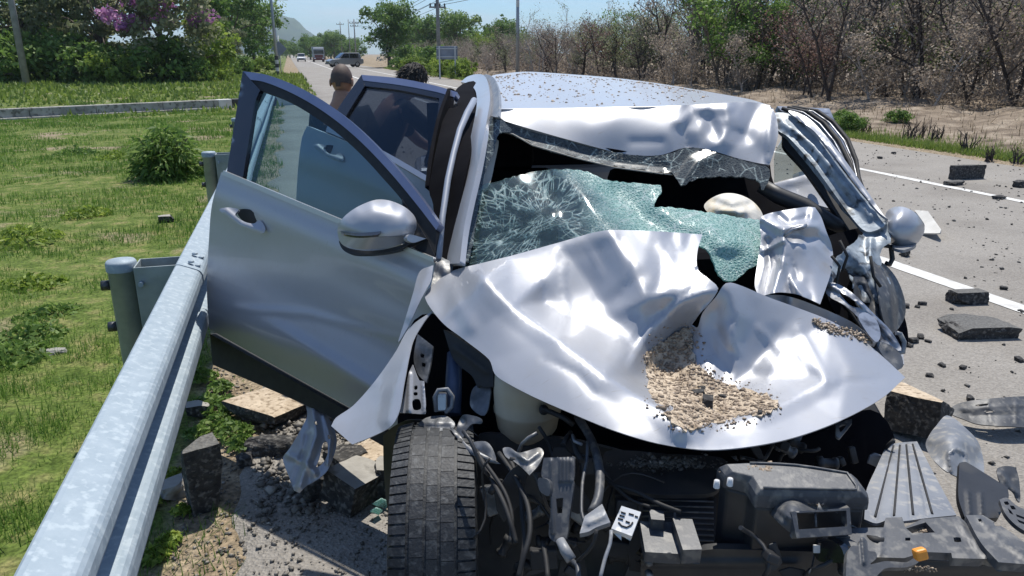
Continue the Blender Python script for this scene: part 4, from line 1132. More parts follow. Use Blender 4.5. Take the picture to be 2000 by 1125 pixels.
def cracked_glass(name, clear, craze_col, x0=None, x1=None, base=.0, frit=None):
    """laminated glass: long cracks everywhere, crazed white-green where it is crushed"""
    m, nt, b = newmat(name); N, L = nt.nodes, nt.links
    g = N.new("ShaderNodeNewGeometry")
    def nz(s, d=4):
        n = N.new("ShaderNodeTexNoise"); n.inputs["Scale"].default_value = s; n.inputs["Detail"].default_value = d
        L.new(g.outputs["Position"], n.inputs["Vector"]); return n
    def math_(op, a, c, clamp=False):
        q = N.new("ShaderNodeMath"); q.operation = op; q.use_clamp = clamp
        for i, k in enumerate((a, c)):
            if hasattr(k, 'is_output') or hasattr(k, 'links'): L.new(k, q.inputs[i])
            else: q.inputs[i].default_value = k
        return q.outputs[0]
    def edges(scale, lo, hi, warp):
        n = nz(scale * .35)
        mixv = N.new("ShaderNodeMixRGB"); mixv.inputs[0].default_value = warp
        L.new(g.outputs["Position"], mixv.inputs[1]); L.new(n.outputs["Color"], mixv.inputs[2])
        v = N.new("ShaderNodeTexVoronoi"); v.feature = 'DISTANCE_TO_EDGE'; v.inputs["Scale"].default_value = scale
        L.new(mixv.outputs[0], v.inputs["Vector"])
        r = N.new("ShaderNodeMapRange"); r.inputs[1].default_value = lo; r.inputs[2].default_value = hi; r.inputs[3].default_value = 1; r.inputs[4].default_value = 0
        L.new(v.outputs["Distance"], r.inputs[0]); return r.outputs[0]
    def polar(cx, cy, d0, ka, kr, lo, hi):
        c0 = at(cx, cy, 'd', d0)
        sv = N.new("ShaderNodeVectorMath"); sv.operation = 'SUBTRACT'; sv.inputs[1].default_value = tuple(c0); L.new(g.outputs["Position"], sv.inputs[0])
        nn = nz(9, 3); ns = N.new("ShaderNodeVectorMath"); ns.operation = 'SCALE'; ns.inputs["Scale"].default_value = .018; L.new(nn.outputs["Color"], ns.inputs[0])
        av = N.new("ShaderNodeVectorMath"); av.operation = 'ADD'; L.new(sv.outputs[0], av.inputs[0]); L.new(ns.outputs[0], av.inputs[1])
        ds = []
        for e in (RT, ZV * .8 + np.array([0, .6, 0])):
            dt = N.new("ShaderNodeVectorMath"); dt.operation = 'DOT_PRODUCT'; dt.inputs[1].default_value = tuple(e); L.new(av.outputs[0], dt.inputs[0]); ds.append(dt.outputs["Value"])
        an = math_('MULTIPLY', math_('ARCTAN2', ds[1], ds[0]), ka)
        rl = math_('MULTIPLY', math_('POWER', math_('ADD', math_('MULTIPLY', ds[0], ds[0]), math_('MULTIPLY', ds[1], ds[1])), .5), kr)
        cv = N.new("ShaderNodeCombineXYZ"); L.new(an, cv.inputs[0]); L.new(rl, cv.inputs[1])
        v = N.new("ShaderNodeTexVoronoi"); v.feature = 'DISTANCE_TO_EDGE'; v.inputs["Scale"].default_value = 1; L.new(cv.outputs[0], v.inputs["Vector"])
        r = N.new("ShaderNodeMapRange"); r.inputs[1].default_value = lo; r.inputs[2].default_value = hi; r.inputs[3].default_value = 1; r.inputs[4].default_value = 0
        L.new(v.outputs["Distance"], r.inputs[0]); return r.outputs[0]
    big = edges(9, .002, .010, .10); mid = edges(60, .02, .08, .06); pb = N.new('ShaderNodeMapRange'); pb.inputs[1].default_value = .36; pb.inputs[2].default_value = .54; L.new(nz(16, 5).outputs['Fac'], pb.inputs[0]); big = math_('MULTIPLY', math_('MAXIMUM', polar(1065, 425, 2.58, 9.0, 13, .012, .06), math_('MULTIPLY', polar(985, 480, 2.5, 8.0, 16, .012, .06), .8)), pb.outputs[0]); fine = edges(105, .05, .34, .02)
    sx = N.new("ShaderNodeSeparateXYZ"); L.new(g.outputs["Position"], sx.inputs[0])
    if x0 is not None:
        r = N.new("ShaderNodeMapRange"); r.inputs[1].default_value = x0; r.inputs[2].default_value = x1
        L.new(math_('ADD', sx.outputs[0], math_('MULTIPLY', nz(7).outputs["Fac"], .22)), r.inputs[0]); cz = r.outputs[0]
    else:
        q = N.new("ShaderNodeValue"); q.outputs[0].default_value = base; cz = q.outputs[0]
    patch = N.new("ShaderNodeMapRange"); patch.inputs[1].default_value = .42; patch.inputs[2].default_value = .7; L.new(nz(9).outputs["Fac"], patch.inputs[0])
    midp = math_('MULTIPLY', mid, patch.outputs[0])
    opaque = math_('MAXIMUM', math_('MAXIMUM', math_('MULTIPLY', big, .85), math_('MULTIPLY', midp, .65)), math_('MULTIPLY', cz, math_('MULTIPLY_ADD', fine, .45), True), True)
    # crazed share: a floor of milkiness plus the fine net
    f1 = math_('ADD', math_('MULTIPLY', fine, .42), .50); f2 = math_('MAXIMUM', math_('MULTIPLY', f1, cz), .05)
    opaque = math_('MAXIMUM', math_('MAXIMUM', math_('MULTIPLY', big, .55), math_('MULTIPLY', midp, .12)), f2, True)
    b.inputs["Roughness"].default_value = .35
    rp = N.new("ShaderNodeMixRGB"); rp.inputs[1].default_value = (*craze_col, 1); rp.inputs[2].default_value = (.74, .88, .85, 1)
    L.new(math_('MAXIMUM', math_('MULTIPLY', fine, .5), math_('MAXIMUM', big, midp)), rp.inputs[0])
    L.new(rp.outputs[0], b.inputs["Base Color"])
    bp = N.new("ShaderNodeBump"); bp.inputs["Strength"].default_value = .6; bp.inputs["Distance"].default_value = .004
    L.new(fine, bp.inputs["Height"]); L.new(bp.outputs[0], b.inputs["Normal"])
    tl = N.new("ShaderNodeBsdfTranslucent"); tl.inputs[0].default_value = (*craze_col, 1)
    ms = N.new("ShaderNodeMixShader"); ms.inputs[0].default_value = .4; L.new(b.outputs[0], ms.inputs[1]); L.new(tl.outputs[0], ms.inputs[2])
    if frit:
        tr = N.new("ShaderNodeBsdfPrincipled"); tr.inputs["Base Color"].default_value = (*frit, 1); tr.inputs["Roughness"].default_value = .15
        cl = tr.outputs[0]
    else:
        tr = N.new("ShaderNodeBsdfTransparent"); tr.inputs[0].default_value = (*clear, 1)
        gl = N.new("ShaderNodeBsdfGlossy"); gl.inputs["Roughness"].default_value = .04; m0 = N.new("ShaderNodeMixShader"); L.new(schlick(N, L), m0.inputs[0]); L.new(tr.outputs[0], m0.inputs[1]); L.new(gl.outputs[0], m0.inputs[2]); cl = m0.outputs[0]
    mx = N.new("ShaderNodeMixShader"); L.new(opaque, mx.inputs[0]); L.new(cl, mx.inputs[1]); L.new(ms.outputs[0], mx.inputs[2])
    L.new(mx.outputs[0], N["Material Output"].inputs[0])
    return m

M['paint'] = paint_mat()
M['trim'] = pmat("black_gloss_trim", (.010, .011, .016), (.018, .018, .022), 6, rough=.18, coat=.4)
M['plastic'] = pmat("black_plastic", (.014, .015, .018), (.026, .027, .030), 9, rough=.5, bump=.1, bscale=120, dist=.002, c3=(.045, .043, .040), scale3=7)
M['dusty'] = pmat("dusty_grey_plastic", (.042, .046, .054), (.075, .079, .086), 11, rough=.5, bump=.2, bscale=160, dist=.002, c3=(.15, .145, .135), scale3=38)
M['greyplas'] = pmat("pale_grey_plastic", (.155, .165, .185), (.235, .245, .26), 6, rough=.45, bump=.2, bscale=60, dist=.004, c3=(.32, .31, .29), scale3=42)
M['rubber'] = pmat("black_rubber_seal", (.012, .012, .013), (.022, .022, .022), 20, rough=.7)
M['tyre'] = pmat("dusty_tyre_rubber", (.010, .012, .015), (.022, .025, .029), 18, rough=.6, bump=.5, bscale=140, dist=.003, c3=(.06, .064, .067), scale3=60)
M['inner'] = pmat("black_trim_and_shade", (.005, .005, .007), (.009, .009, .011), 6, rough=.95, spec=.05)  # near-black trim; backing sheets in this colour stand in for shade
M['frame'] = pmat("shaded_blue_silver_frame", (.16, .19, .30), (.20, .23, .34), 5, rough=.3, metal=.5, coat=.4)  # silver frame with its shade and sky reflection painted in as dark blue
M['beige'] = pmat("beige_pillar_trim", (.42, .38, .32), (.50, .46, .40), 8, rough=.8)
M['bagfab'] = pmat("cream_airbag_fabric", (.70, .65, .55), (.82, .78, .70), 9, rough=.9, bump=.4, bscale=25, dist=.01, c3=(.66, .52, .30), scale3=7)
M['steel'] = pmat("bare_bent_steel", (.30, .31, .33), (.46, .47, .49), 10, rough=.38, metal=.8, bump=.2, bscale=40, dist=.004, c3=(.10, .10, .105), scale3=18)
M['steeld'] = pmat("dark_soiled_steel", (.07, .075, .08), (.19, .195, .205), 12, rough=.5, metal=.6, bump=.35, bscale=40, dist=.006, c3=(.30, .29, .27), scale3=20)
M['speck'] = pmat("glass_speckled_metal", (.17, .20, .23), (.34, .39, .43), 16, rough=.45, metal=.15, bump=.25, bscale=90, dist=.003, c3=(.03, .032, .036), scale3=24)
M['tank'] = pmat("yellowed_reservoir_plastic", (.42, .36, .26), (.50, .44, .33), 4, rough=.45, c3=(.36, .29, .19), scale3=3)
M['orange'] = pmat("orange_plastic", (.75, .28, .03), (.80, .34, .05), 8, rough=.45)
M['labelw'] = pmat("white_sticker", (.60, .60, .60), (.72, .72, .70), 30, rough=.6)
M['gwin'] = tint_glass("green_tinted_window", (.58, .70, .73))
M['gdark'] = tint_glass("privacy_tinted_window", (.34, .37, .41))
xg = at(1150, 400, 'd', 2.6)[0]
M['wscreen'] = cracked_glass("shattered_windscreen_glass", (.70, .82, .90), (.27, .58, .51), xg + .05, xg + .22)
M['wcraze'] = cracked_glass("crushed_windscreen_glass", (.4, .6, .55), (.30, .58, .52), base=1.0)
M['wfrit'] = cracked_glass("cracked_black_glass_band", (.1, .1, .1), (.12, .16, .17), base=.22, frit=(.008, .010, .014))

cr = empty("wrecked_car", tuple(CAR_O), "crushed silver crossover with open doors, torn bonnet and shattered windscreen", "car")

# ---- bonnet
hood_out = [(830, 580), (850, 553), (884, 529), (940, 514), (1000, 499), (1090, 474), (1160, 454), (1195, 449), (1285, 452), (1372, 458, 1), (1362, 492), (1363, 526), (1385, 545), (1402, 562), (1392, 584),
            (1372, 606), (1350, 634, 1), (1362, 640), (1372, 612), (1398, 580), (1418, 553), (1445, 557), (1500, 580), (1560, 602), (1625, 628), (1690, 668), (1728, 700), (1768, 737, 1),
            (1722, 778), (1640, 822), (1545, 856), (1450, 874), (1370, 878), (1285, 866), (1200, 841), (1120, 809), (1040, 774), (985, 745), (966, 730), (955, 702), (905, 662), (862, 628)]
hc = [(830, 580, .88), (884, 530, .93), (945, 545, .985), (1000, 505, .99), (1090, 477, 1.03), (1190, 452, 1.075), (1280, 454, 1.07), (1368, 462, 1.045), (1362, 520, 1.0),
      (1000, 600, .93), (1090, 665, .885), (1180, 735, .845), (1290, 800, .80), (1330, 838, .785),
      (862, 628, .86), (905, 662, .845), (955, 702, .825), (1000, 752, .80), (1040, 774, .795), (1120, 809, .787), (1200, 841, .772), (1285, 866, .762), (1370, 878, .757), (1450, 874, .752), (1545, 856, .748), (1640, 822, .752), (1722, 778, .750), (1768, 737, .747),
      (1300, 740, .735), (1400, 780, .735), (1335, 650, .82), (1160, 560, .93), (1235, 680, .82), (1120, 620, .87), (1260, 580, .94), (1065, 545, .955), (1060, 590, .90), (1395, 570, .955),
      (1418, 555, .975), (1370, 660, .83), (1500, 585, .925), (1620, 630, .86), (1690, 665, .815), (1610, 742, .785), (1480, 812, .765), (1490, 690, .80), (1440, 745, .745), (1660, 715, .80)]
hood_cr = [([(940, 545), (1000, 600), (1090, 665), (1180, 735), (1290, 800), (1330, 838)], [.006, .014, .016, .016, .014, .012], 34, 'tent'),
           ([(1330, 838), (1400, 826), (1480, 810), (1560, 775), (1612, 742)], .016, 30, 'tent'),
           ([(945, 540), (1000, 512), (1100, 480), (1190, 455)], .008, 26, 'tent'),
           ([(1190, 455), (1240, 520), (1268, 590)], [.022, .020, .010], 44, 'tent'),
           ([(1190, 595), (1250, 542)], -.010, 24, 'tent'), ([(1268, 590), (1200, 605)], .010, 24, 'tent'),
           ([(1395, 560), (1330, 590), (1268, 645), (1240, 690)], [.012, .024, .028, .022], 40, 'left'),
           ([(1350, 640), (1300, 690), (1262, 740)], -.022, 40, 'sm'),
           ([(1240, 690), (1190, 655), (1150, 640)], [.014, .008, 0], 30, 'tent'),
           ([(1095, 660), (1110, 600), (1102, 560)], .004, 10, 'tent'),
           ([(1312, 462), (1330, 500), (1345, 470)], -.014, 20, 'tent'), ([(1362, 466), (1364, 528)], .008, 16, 'tent'),
           ([(1300, 470), (1290, 540), (1265, 600)], -.012, 34, 'tent'),
           ([(1418, 556), (1440, 620), (1418, 690), (1385, 718)], [.022, .022, .014, 0], 36, 'tent'), ([(1392, 610), (1386, 690)], -.014, 24, 'sm'),
           ([(1612, 742), (1560, 690), (1515, 655)], [.014, .012, .002], 44, 'tent'), ([(1612, 742), (1540, 738), (1470, 732)], -.010, 20, 'tent'),
           ([(1470, 725), (1515, 655)], -.008, 30, 'tent'), ([(1552, 700), (1575, 728)], -.008, 24, 'sm'), ([(1430, 740), (1440, 690), (1425, 640)], .008, 18, 'tent'),
           ([(1105, 500), (1098, 560), (1104, 650)], .004, 5, 'tent'), ([(1210, 470), (1228, 510), (1222, 560)], -.005, 9, 'tent'), ([(1290, 480), (1312, 520), (1300, 575)], .006, 10, 'tent'), ([(1150, 480), (1175, 540)], .004, 8, 'tent'),
           ([(1060, 700), (1130, 730), (1160, 770)], -.003, 9, 'tent'), ([(1480, 640), (1530, 690), (1500, 740)], .005, 10, 'tent'), ([(1560, 640), (1590, 700), (1612, 742)], .006, 12, 'tent'), ([(1620, 760), (1660, 745), (1720, 742)], -.004, 9, 'tent'), ([(1340, 560), (1310, 620), (1280, 660)], .006, 9, 'tent'), ([(960, 560), (990, 540), (1040, 530)], .004, 9, 'tent'), ([(1400, 640), (1415, 680), (1440, 700)], -.005, 8, 'tent'),
           ([(870, 545), (895, 590), (920, 640)], .010, 24, 'tent'), ([(900, 540), (905, 600), (890, 625)], -.010, 22, 'tent')]
hood = sheet("bonnet", hood_out, [(x, y, 'z', z) for x, y, z in hc], M['paint'], cr, hood_cr, step=8, th=.003, lam=2e-5, dents=None, facet=(.6, [[(940, 545), (1000, 600), (1090, 665), (1180, 735), (1290, 800), (1330, 838), (1400, 826), (1480, 812), (1560, 775), (1610, 742)], [(945, 545), (1000, 505), (1090, 477), (1190, 452)], [(1190, 452), (1260, 580), (1235, 680)], [(1395, 570), (1335, 650)], [(1418, 555), (1430, 630), (1370, 660)], [(1610, 742), (1490, 690)], [(1120, 620), (1160, 560), (1260, 580)], [(1610, 742), (1660, 715), (1768, 737)]], 75))
sheet("bonnet_flap", [(1470, 578), (1510, 576), (1548, 581), (1600, 600), (1668, 632), (1715, 676), (1690, 672), (1620, 640), (1550, 612), (1495, 592)],
      [(1475, 580, 'z', .90), (1548, 582, 'z', .90), (1668, 634, 'z', .82), (1712, 675, 'z', .78), (1550, 610, 'z', .86), (1690, 668, 'z', .775)], M['paint'], cr,
      [([(1545, 582), (1540, 610)], .02, 16, 'tent'), ([(1520, 590), (1600, 625)], -.012, 20, 'sm')], step=7, th=.002)

# ---- wing (front fender) on the guardrail side
sheet("wing_panel", [(846, 606, 1), (800, 640), (772, 688), (731, 746), (690, 792), (656, 816), (647, 832, 1), (688, 868, 1), (730, 851), (764, 832), (780, 802), (790, 745), (806, 668), (826, 632)],
      [(846, 606, 'd', 2.27), (790, 650, 'd', 2.30), (690, 792, 'd', 2.16), (647, 832, 'd', 2.14), (688, 868, 'd', 2.02), (764, 832, 'd', 1.94), (800, 690, 'd', 2.12), (730, 800, 'd', 2.06)], M['paint'], cr,
      [([(826, 615), (795, 690), (772, 760), (760, 820)], .02, 26, 'tent'), ([(735, 745), (720, 752)], .006, 8, 'sm')], step=7, th=.002, dents=(8, .006, 40))
sheet("wing_remnant", [(846, 518, 1), (842, 545), (822, 585), (796, 640), (778, 668), (790, 628), (806, 575), (820, 530)],
      [(846, 518, 'd', 2.38), (780, 665, 'd', 2.30), (810, 560, 'd', 2.36), (822, 590, 'd', 2.30)], M['paint'], cr, [([(838, 525), (800, 620)], .01, 12, 'tent')], step=6, th=.002)
# hinge pillar spike and dark shut line
sheet("hinge_pillar", [(852, 500), (868, 505), (884, 515), (880, 535), (850, 560), (838, 575), (846, 540)], [(855, 505, 'd', 2.44), (880, 520, 'd', 2.42), (842, 570, 'd', 2.36)], M['steeld'], cr, step=6, dents=(6, .01, 14))

# ---- front door on the guardrail side
fd_p = [(430, 338, 'd', 3.1), (850, 512, 'd', 2.44), (410, 645, 'd', 3.19)]
fdoor = sheet("front_door", [(432, 337, 1), (640, 424), (850, 512, 1), (858, 700), (862, 895, 1), (640, 772), (408, 642, 1), (404, 560), (408, 470), (414, 400)], fd_p, M['paint'], cr,
      [([(425, 380), (640, 475), (850, 580)], .028, 50, 'sm'), ([(410, 520), (640, 610), (860, 730)], -.030, 58, 'sm'), ([(408, 600), (640, 712), (860, 835)], .026, 34, 'sm'), ([(430, 352), (640, 440), (846, 528)], -.006, 14, 'sm'),
       ([(640, 520), (760, 575), (840, 615)], [0, -.012, -.012], 40, 'sm'), ([(470, 600), (560, 650), (700, 740), (800, 800)], [0, .012, .014, .012], 22, 'tent'), ([(460, 602), (600, 612), (780, 660)], [.008, .006, .004], 12, 'tent')], step=7, th=.035)
sheet("door_belt_moulding", [(436, 333, 1), (640, 418), (846, 503, 1), (847, 512, 1), (640, 428), (433, 341, 1)], [(430, 338, 'd', 3.075), (850, 512, 'd', 2.415), (410, 645, 'd', 3.165)], M['rim'], fdoor, step=8, th=.012)
fr_p = [(440, 335, 'd', 3.09), (850, 505, 'd', 2.44), (475, 140, 'd', 3.22)]
def shifted(c, s): return [(x, y, m, v + s) for x, y, m, v in c]
outer = [(474, 139, 1), (520, 146), (572, 165), (622, 191), (672, 226), (722, 271), (772, 325), (822, 386), (858, 438, 1)]
mid_ = [(852, 449, 1), (812, 397), (762, 337), (712, 284), (662, 240), (612, 205), (564, 179), (516, 160), (484, 155, 1)]
sheet("window_frame", outer + mid_, fr_p, M['frame'], fdoor, step=7, th=.03)
inn = [(484, 155, 1), (516, 160), (564, 179), (612, 205), (662, 240), (712, 284), (762, 337), (812, 397), (852, 449, 1), (850, 500, 1), (836, 470, 1), (792, 400), (745, 345), (700, 297), (652, 255), (602, 220), (556, 194), (508, 176, 1)]
sheet("window_seal", inn, shifted(fr_p, .008), M['rubber'], fdoor, step=7, th=.02)
sheet("pillar_cover", [(474, 139, 1), (508, 176, 1), (498, 200), (474, 349, 1), (443, 335, 1)], shifted(fr_p, -.004), M['trim'], fdoor, step=9, th=.02)
sheet("mirror_sail", [(785, 388, 1), (836, 470, 1), (852, 505, 1), (790, 476, 1)], shifted(fr_p, .004), M['plastic'], fdoor, step=9, th=.015)
sheet("window_glass", [(505, 172, 1), (556, 192), (602, 217), (652, 252), (700, 294), (745, 342), (790, 396, 1), (792, 480, 1), (640, 418), (474, 347, 1), (496, 200)], shifted(fr_p, .018), M['gwin'], fdoor, step=14, th=.004)
sheet("lower_seal", [(470, 348, 1), (640, 417), (792, 480, 1), (792, 484, 1), (640, 423), (470, 354, 1)], shifted(fr_p, .0), M['rubber'], fdoor, step=8, th=.02)
sheet("door_cladding", [(410, 652, 1), (640, 782), (850, 898, 1), (850, 930, 1), (640, 812), (415, 712, 1)], [(430, 338, 'd', 3.09), (850, 512, 'd', 2.43), (410, 645, 'd', 3.20)], M['rubber'], fdoor, step=12, th=.04)

def handle(px, s, d0, par, n1="door_handle"):
    """bow handle over its recess, whose shade is a dark patch"""
    x, y = px
    sheet("handle_recess_shade", [(x - 8 * s, y - 12 * s), (x + 14 * s, y - 14 * s), (x + 30 * s, y + 2 * s), (x + 20 * s, y + 12 * s), (x, y + 5 * s)], [(x, y, 'd', d0 - .004), (x + 30, y + 14, 'd', d0 - .005 - .03 * s), (x, y + 40, 'd', d0)], M['rubber'], par, step=5, th=.004)  # flat dark patch painting the shade of the recess
    o = [(x - 42 * s, y - 14 * s), (x - 25 * s, y - 18 * s), (x - 6 * s, y - 14 * s), (x - 12 * s, y - 4 * s), (x + 4 * s, y + 8 * s), (x + 22 * s, y + 12 * s), (x + 34 * s, y + 6 * s), (x + 44 * s, y + 20 * s), (x + 40 * s, y + 30 * s), (x + 24 * s, y + 28 * s), (x - 6 * s, y + 14 * s), (x - 28 * s, y - 2 * s)]
    sheet(n1, o, [(x - 42 * s, y - 14 * s, 'd', d0 - .03), (x, y + 5 * s, 'd', d0 - .05), (x + 42 * s, y + 26 * s, 'd', d0 - .075), (x - 6, y - 14 * s, 'd', d0 - .04)], M['paint'], par,
          [([(x - 30 * s, y - 12 * s), (x, y + 12 * s), (x + 34 * s, y + 24 * s)], .012, 9 * s, 'sm')], step=3, th=.012)
handle((472, 424), 1.05, 2.985, fdoor)

def dome(cx, cy, rx, ry, d_edge, bulge, dx=0, dy=0):
    out = [(cx + dx, cy + dy, 'd', d_edge - bulge)]
    for rr_, n_ in ((.4, 6), (.7, 9), (.92, 12), (1.04, 12)):
        for k in range(n_):
            a = 6.283 * k / n_ + rr_; out.append((cx + dx * (1 - rr_) + rx * rr_ * math.cos(a), cy + dy * (1 - rr_) + ry * rr_ * math.sin(a), 'd', d_edge - bulge * math.sqrt(max(0, 1 - rr_ ** 2.6))))
    return out
# door mirror (guardrail side)
mtop = [(659, 452, 1), (662, 436), (680, 416), (706, 400), (735, 390), (762, 392), (790, 404), (808, 420), (814, 436), (810, 452), (796, 458), (740, 462), (700, 458)]
mc = [(659, 445, 'd', 2.52), (735, 390, 'd', 2.52), (812, 436, 'd', 2.50), (735, 435, 'd', 2.405), (700, 425, 'd', 2.43), (775, 425, 'd', 2.42), (735, 460, 'd', 2.40), (690, 458, 'd', 2.43), (800, 455, 'd', 2.45)]
sheet("mirror_cap", mtop, dome(736, 440, 78, 50, 2.52, .12, 4, 10), M['paint'], fdoor, step=5, th=.01)
sheet("mirror_lower_shell", [(659, 452, 1), (700, 459), (740, 463), (796, 459), (810, 453, 1), (806, 464), (780, 478), (740, 486), (700, 487), (672, 480), (662, 468)],
      [(660, 455, 'd', 2.52), (735, 462, 'd', 2.405), (808, 456, 'd', 2.50), (690, 460, 'd', 2.44), (672, 480, 'd', 2.50), (740, 486, 'd', 2.45), (800, 466, 'd', 2.50)], M['paint'], fdoor, step=5, th=.01)
sheet("mirror_indicator", [(664, 448, 1), (700, 452), (746, 449, 1), (738, 458), (700, 461), (668, 456)], [(664, 450, 'd', 2.485), (705, 455, 'd', 2.405), (746, 453, 'd', 2.385)], M['trim'], fdoor, step=4, th=.006)
sheet("mirror_base", [(662, 470), (674, 482), (706, 489), (745, 488), (785, 478), (808, 466), (832, 466, 1), (806, 475), (770, 490), (720, 497), (684, 496), (668, 486)],
      [(665, 475, 'd', 2.53), (720, 495, 'd', 2.50), (832, 466, 'd', 2.46)], M['plastic'], fdoor, step=5, th=.03)
sheet("mirror_arm", [(800, 458), (832, 466, 1), (808, 474), (795, 468)], [(800, 458, 'd', 2.42), (832, 466, 'd', 2.46), (800, 472, 'd', 2.42)], M['paint'], fdoor, step=4, th=.02)
sheet("mirror_glass", [(664, 440), (735, 396), (806, 436), (790, 470), (700, 480), (668, 470)], [(664, 440, 'd', 2.54), (735, 396, 'd', 2.54), (806, 436, 'd', 2.52)], M['trim'], fdoor, step=9, th=.004)

# ---- rear door on the guardrail side
rd_p = [(590, 262, 'd', 3.80), (870, 372, 'd', 3.20), (585, 420, 'd', 3.82)]
rdoor = sheet("rear_door", [(600, 246, 1), (700, 287), (845, 362), (850, 400, 1), (850, 700, 1), (720, 640, 1), (586, 560, 1), (578, 430), (582, 330), (590, 268)], rd_p, M['paint'], cr,
      [([(590, 300), (720, 350), (850, 420)], .02, 36, 'sm'), ([(580, 420), (720, 480), (850, 560)], -.02, 40, 'sm')], step=10, th=.035)
rf_p = [(640, 235, 'd', 3.76), (862, 345, 'd', 3.22), (705, 148, 'd', 3.86)]
sheet("window_frame", [(706, 146, 1), (780, 153), (850, 167), (893, 180, 1), (888, 190, 1), (850, 179), (780, 166), (708, 157, 1)], rf_p, M['frame'], rdoor, step=7, th=.03)
sheet("window_frame", [(706, 146, 1), (712, 168, 1), (674, 230), (662, 262, 1), (636, 250, 1), (668, 200)], shifted(rf_p, -.003), M['trim'], rdoor, step=8, th=.03)
sheet("window_seal", [(708, 157, 1), (780, 166), (850, 179), (888, 190, 1), (880, 250), (866, 320), (846, 366, 1), (828, 352, 1), (848, 270), (858, 192, 1), (780, 176), (712, 168, 1)], shifted(rf_p, .004), M['trim'], rdoor, step=8, th=.03)
sheet("window_glass", [(712, 166, 1), (780, 175), (858, 190, 1), (848, 270), (830, 352, 1), (740, 300), (660, 262, 1), (674, 230)], shifted(rf_p, .018), M['gdark'], rdoor, step=14, th=.004)
sheet("belt_moulding", [(640, 246, 1), (740, 290), (846, 350, 1), (846, 362, 1), (740, 302), (636, 256, 1)], shifted(rf_p, -.012), M['rim'], rdoor, step=8, th=.012)
handle((640, 294), .72, 3.66, rdoor)

# ---- windscreen pillar, roof rail and shut faces on the guardrail side
sheet("door_aperture_trim", [(893, 172), (925, 158), (938, 175), (938, 205), (930, 260), (912, 330), (890, 440), (880, 520, 1), (848, 515, 1), (846, 400), (838, 372), (850, 300), (868, 225)],
      [(925, 165, 'd', 4.2), (930, 260, 'd', 2.92), (885, 510, 'd', 2.47), (850, 510, 'd', 2.50), (850, 380, 'd', 2.72), (870, 225, 'd', 3.3)], M['inner'], cr, step=10, th=.01)
MB().tube([at(x, y, 'd', d) for x, y, d in [(926, 196, 3.3), (912, 222, 3.02), (898, 255, 2.90), (886, 300, 2.78), (875, 350, 2.68), (864, 425, 2.56), (857, 508, 2.44)]], [.014, .014, .013, .012, .012, .011, .010], 10).build("aperture_flange", pmat("shaded_silver_flange", (.20, .23, .29), (.25, .28, .34), 5, rough=.55), cr)  # silver flange, shade put into its darker colour
sheet("aperture_seal", [(880, 172, 1), (890, 178), (872, 225), (858, 290), (850, 350), (845, 372, 1), (838, 366), (846, 300), (860, 230)], [(884, 176, 'd', 3.6), (864, 240, 'd', 3.2), (845, 365, 'd', 2.85)], M['inner'], cr, step=7, th=.015)
sheet("windscreen_pillar", [(872, 516, 1), (880, 450), (893, 380), (909, 312), (924, 245), (931, 205), (929, 178), (916, 164), (900, 160, 1), (912, 150), (930, 145), (945, 147), (953, 162), (957, 192), (952, 228), (943, 275), (931, 336), (916, 400), (905, 455), (898, 514, 1)],
      [(885, 515, 'd', 2.40), (905, 400, 'd', 2.58), (920, 320, 'd', 2.72), (938, 240, 'd', 2.90), (945, 195, 'd', 3.4), (928, 150, 'd', 4.6), (905, 160, 'd', 4.6), (955, 220, 'd', 2.98)], M['paint'], cr,
      [([(884, 510), (900, 420), (918, 330), (940, 235), (945, 190)], .016, 14, 'sm')], step=6, th=.02)
sheet("roof_moulding", [(945, 146), (962, 150), (972, 172), (975, 200), (973, 229, 1), (952, 226, 1), (957, 195), (954, 165)], [(952, 150, 'd', 4.55), (965, 190, 'd', 3.4), (963, 228, 'd', 2.94)], M['greyplas'], cr, step=5, th=.012)
sheet("pillar_glass_edge", [(958, 228, 1), (985, 236, 1), (1000, 255), (975, 262), (962, 300), (945, 345), (935, 400), (925, 470), (915, 512, 1), (896, 514, 1), (906, 450), (917, 400), (932, 335), (944, 275)],
      [(965, 235, 'd', 2.93), (940, 320, 'd', 2.74), (920, 420, 'd', 2.57), (905, 512, 'd', 2.42), (990, 250, 'd', 2.93)], M['wfrit'], cr, step=6, th=.006, rough_edge=1.6)
sheet("pillar_trim", [(962, 270, 1), (974, 275), (966, 320), (956, 360), (938, 375, 1), (948, 330)], [(968, 275, 'd', 2.95), (950, 365, 'd', 2.76), (940, 350, 'd', 2.78)], M['beige'], cr, step=6, th=.02)

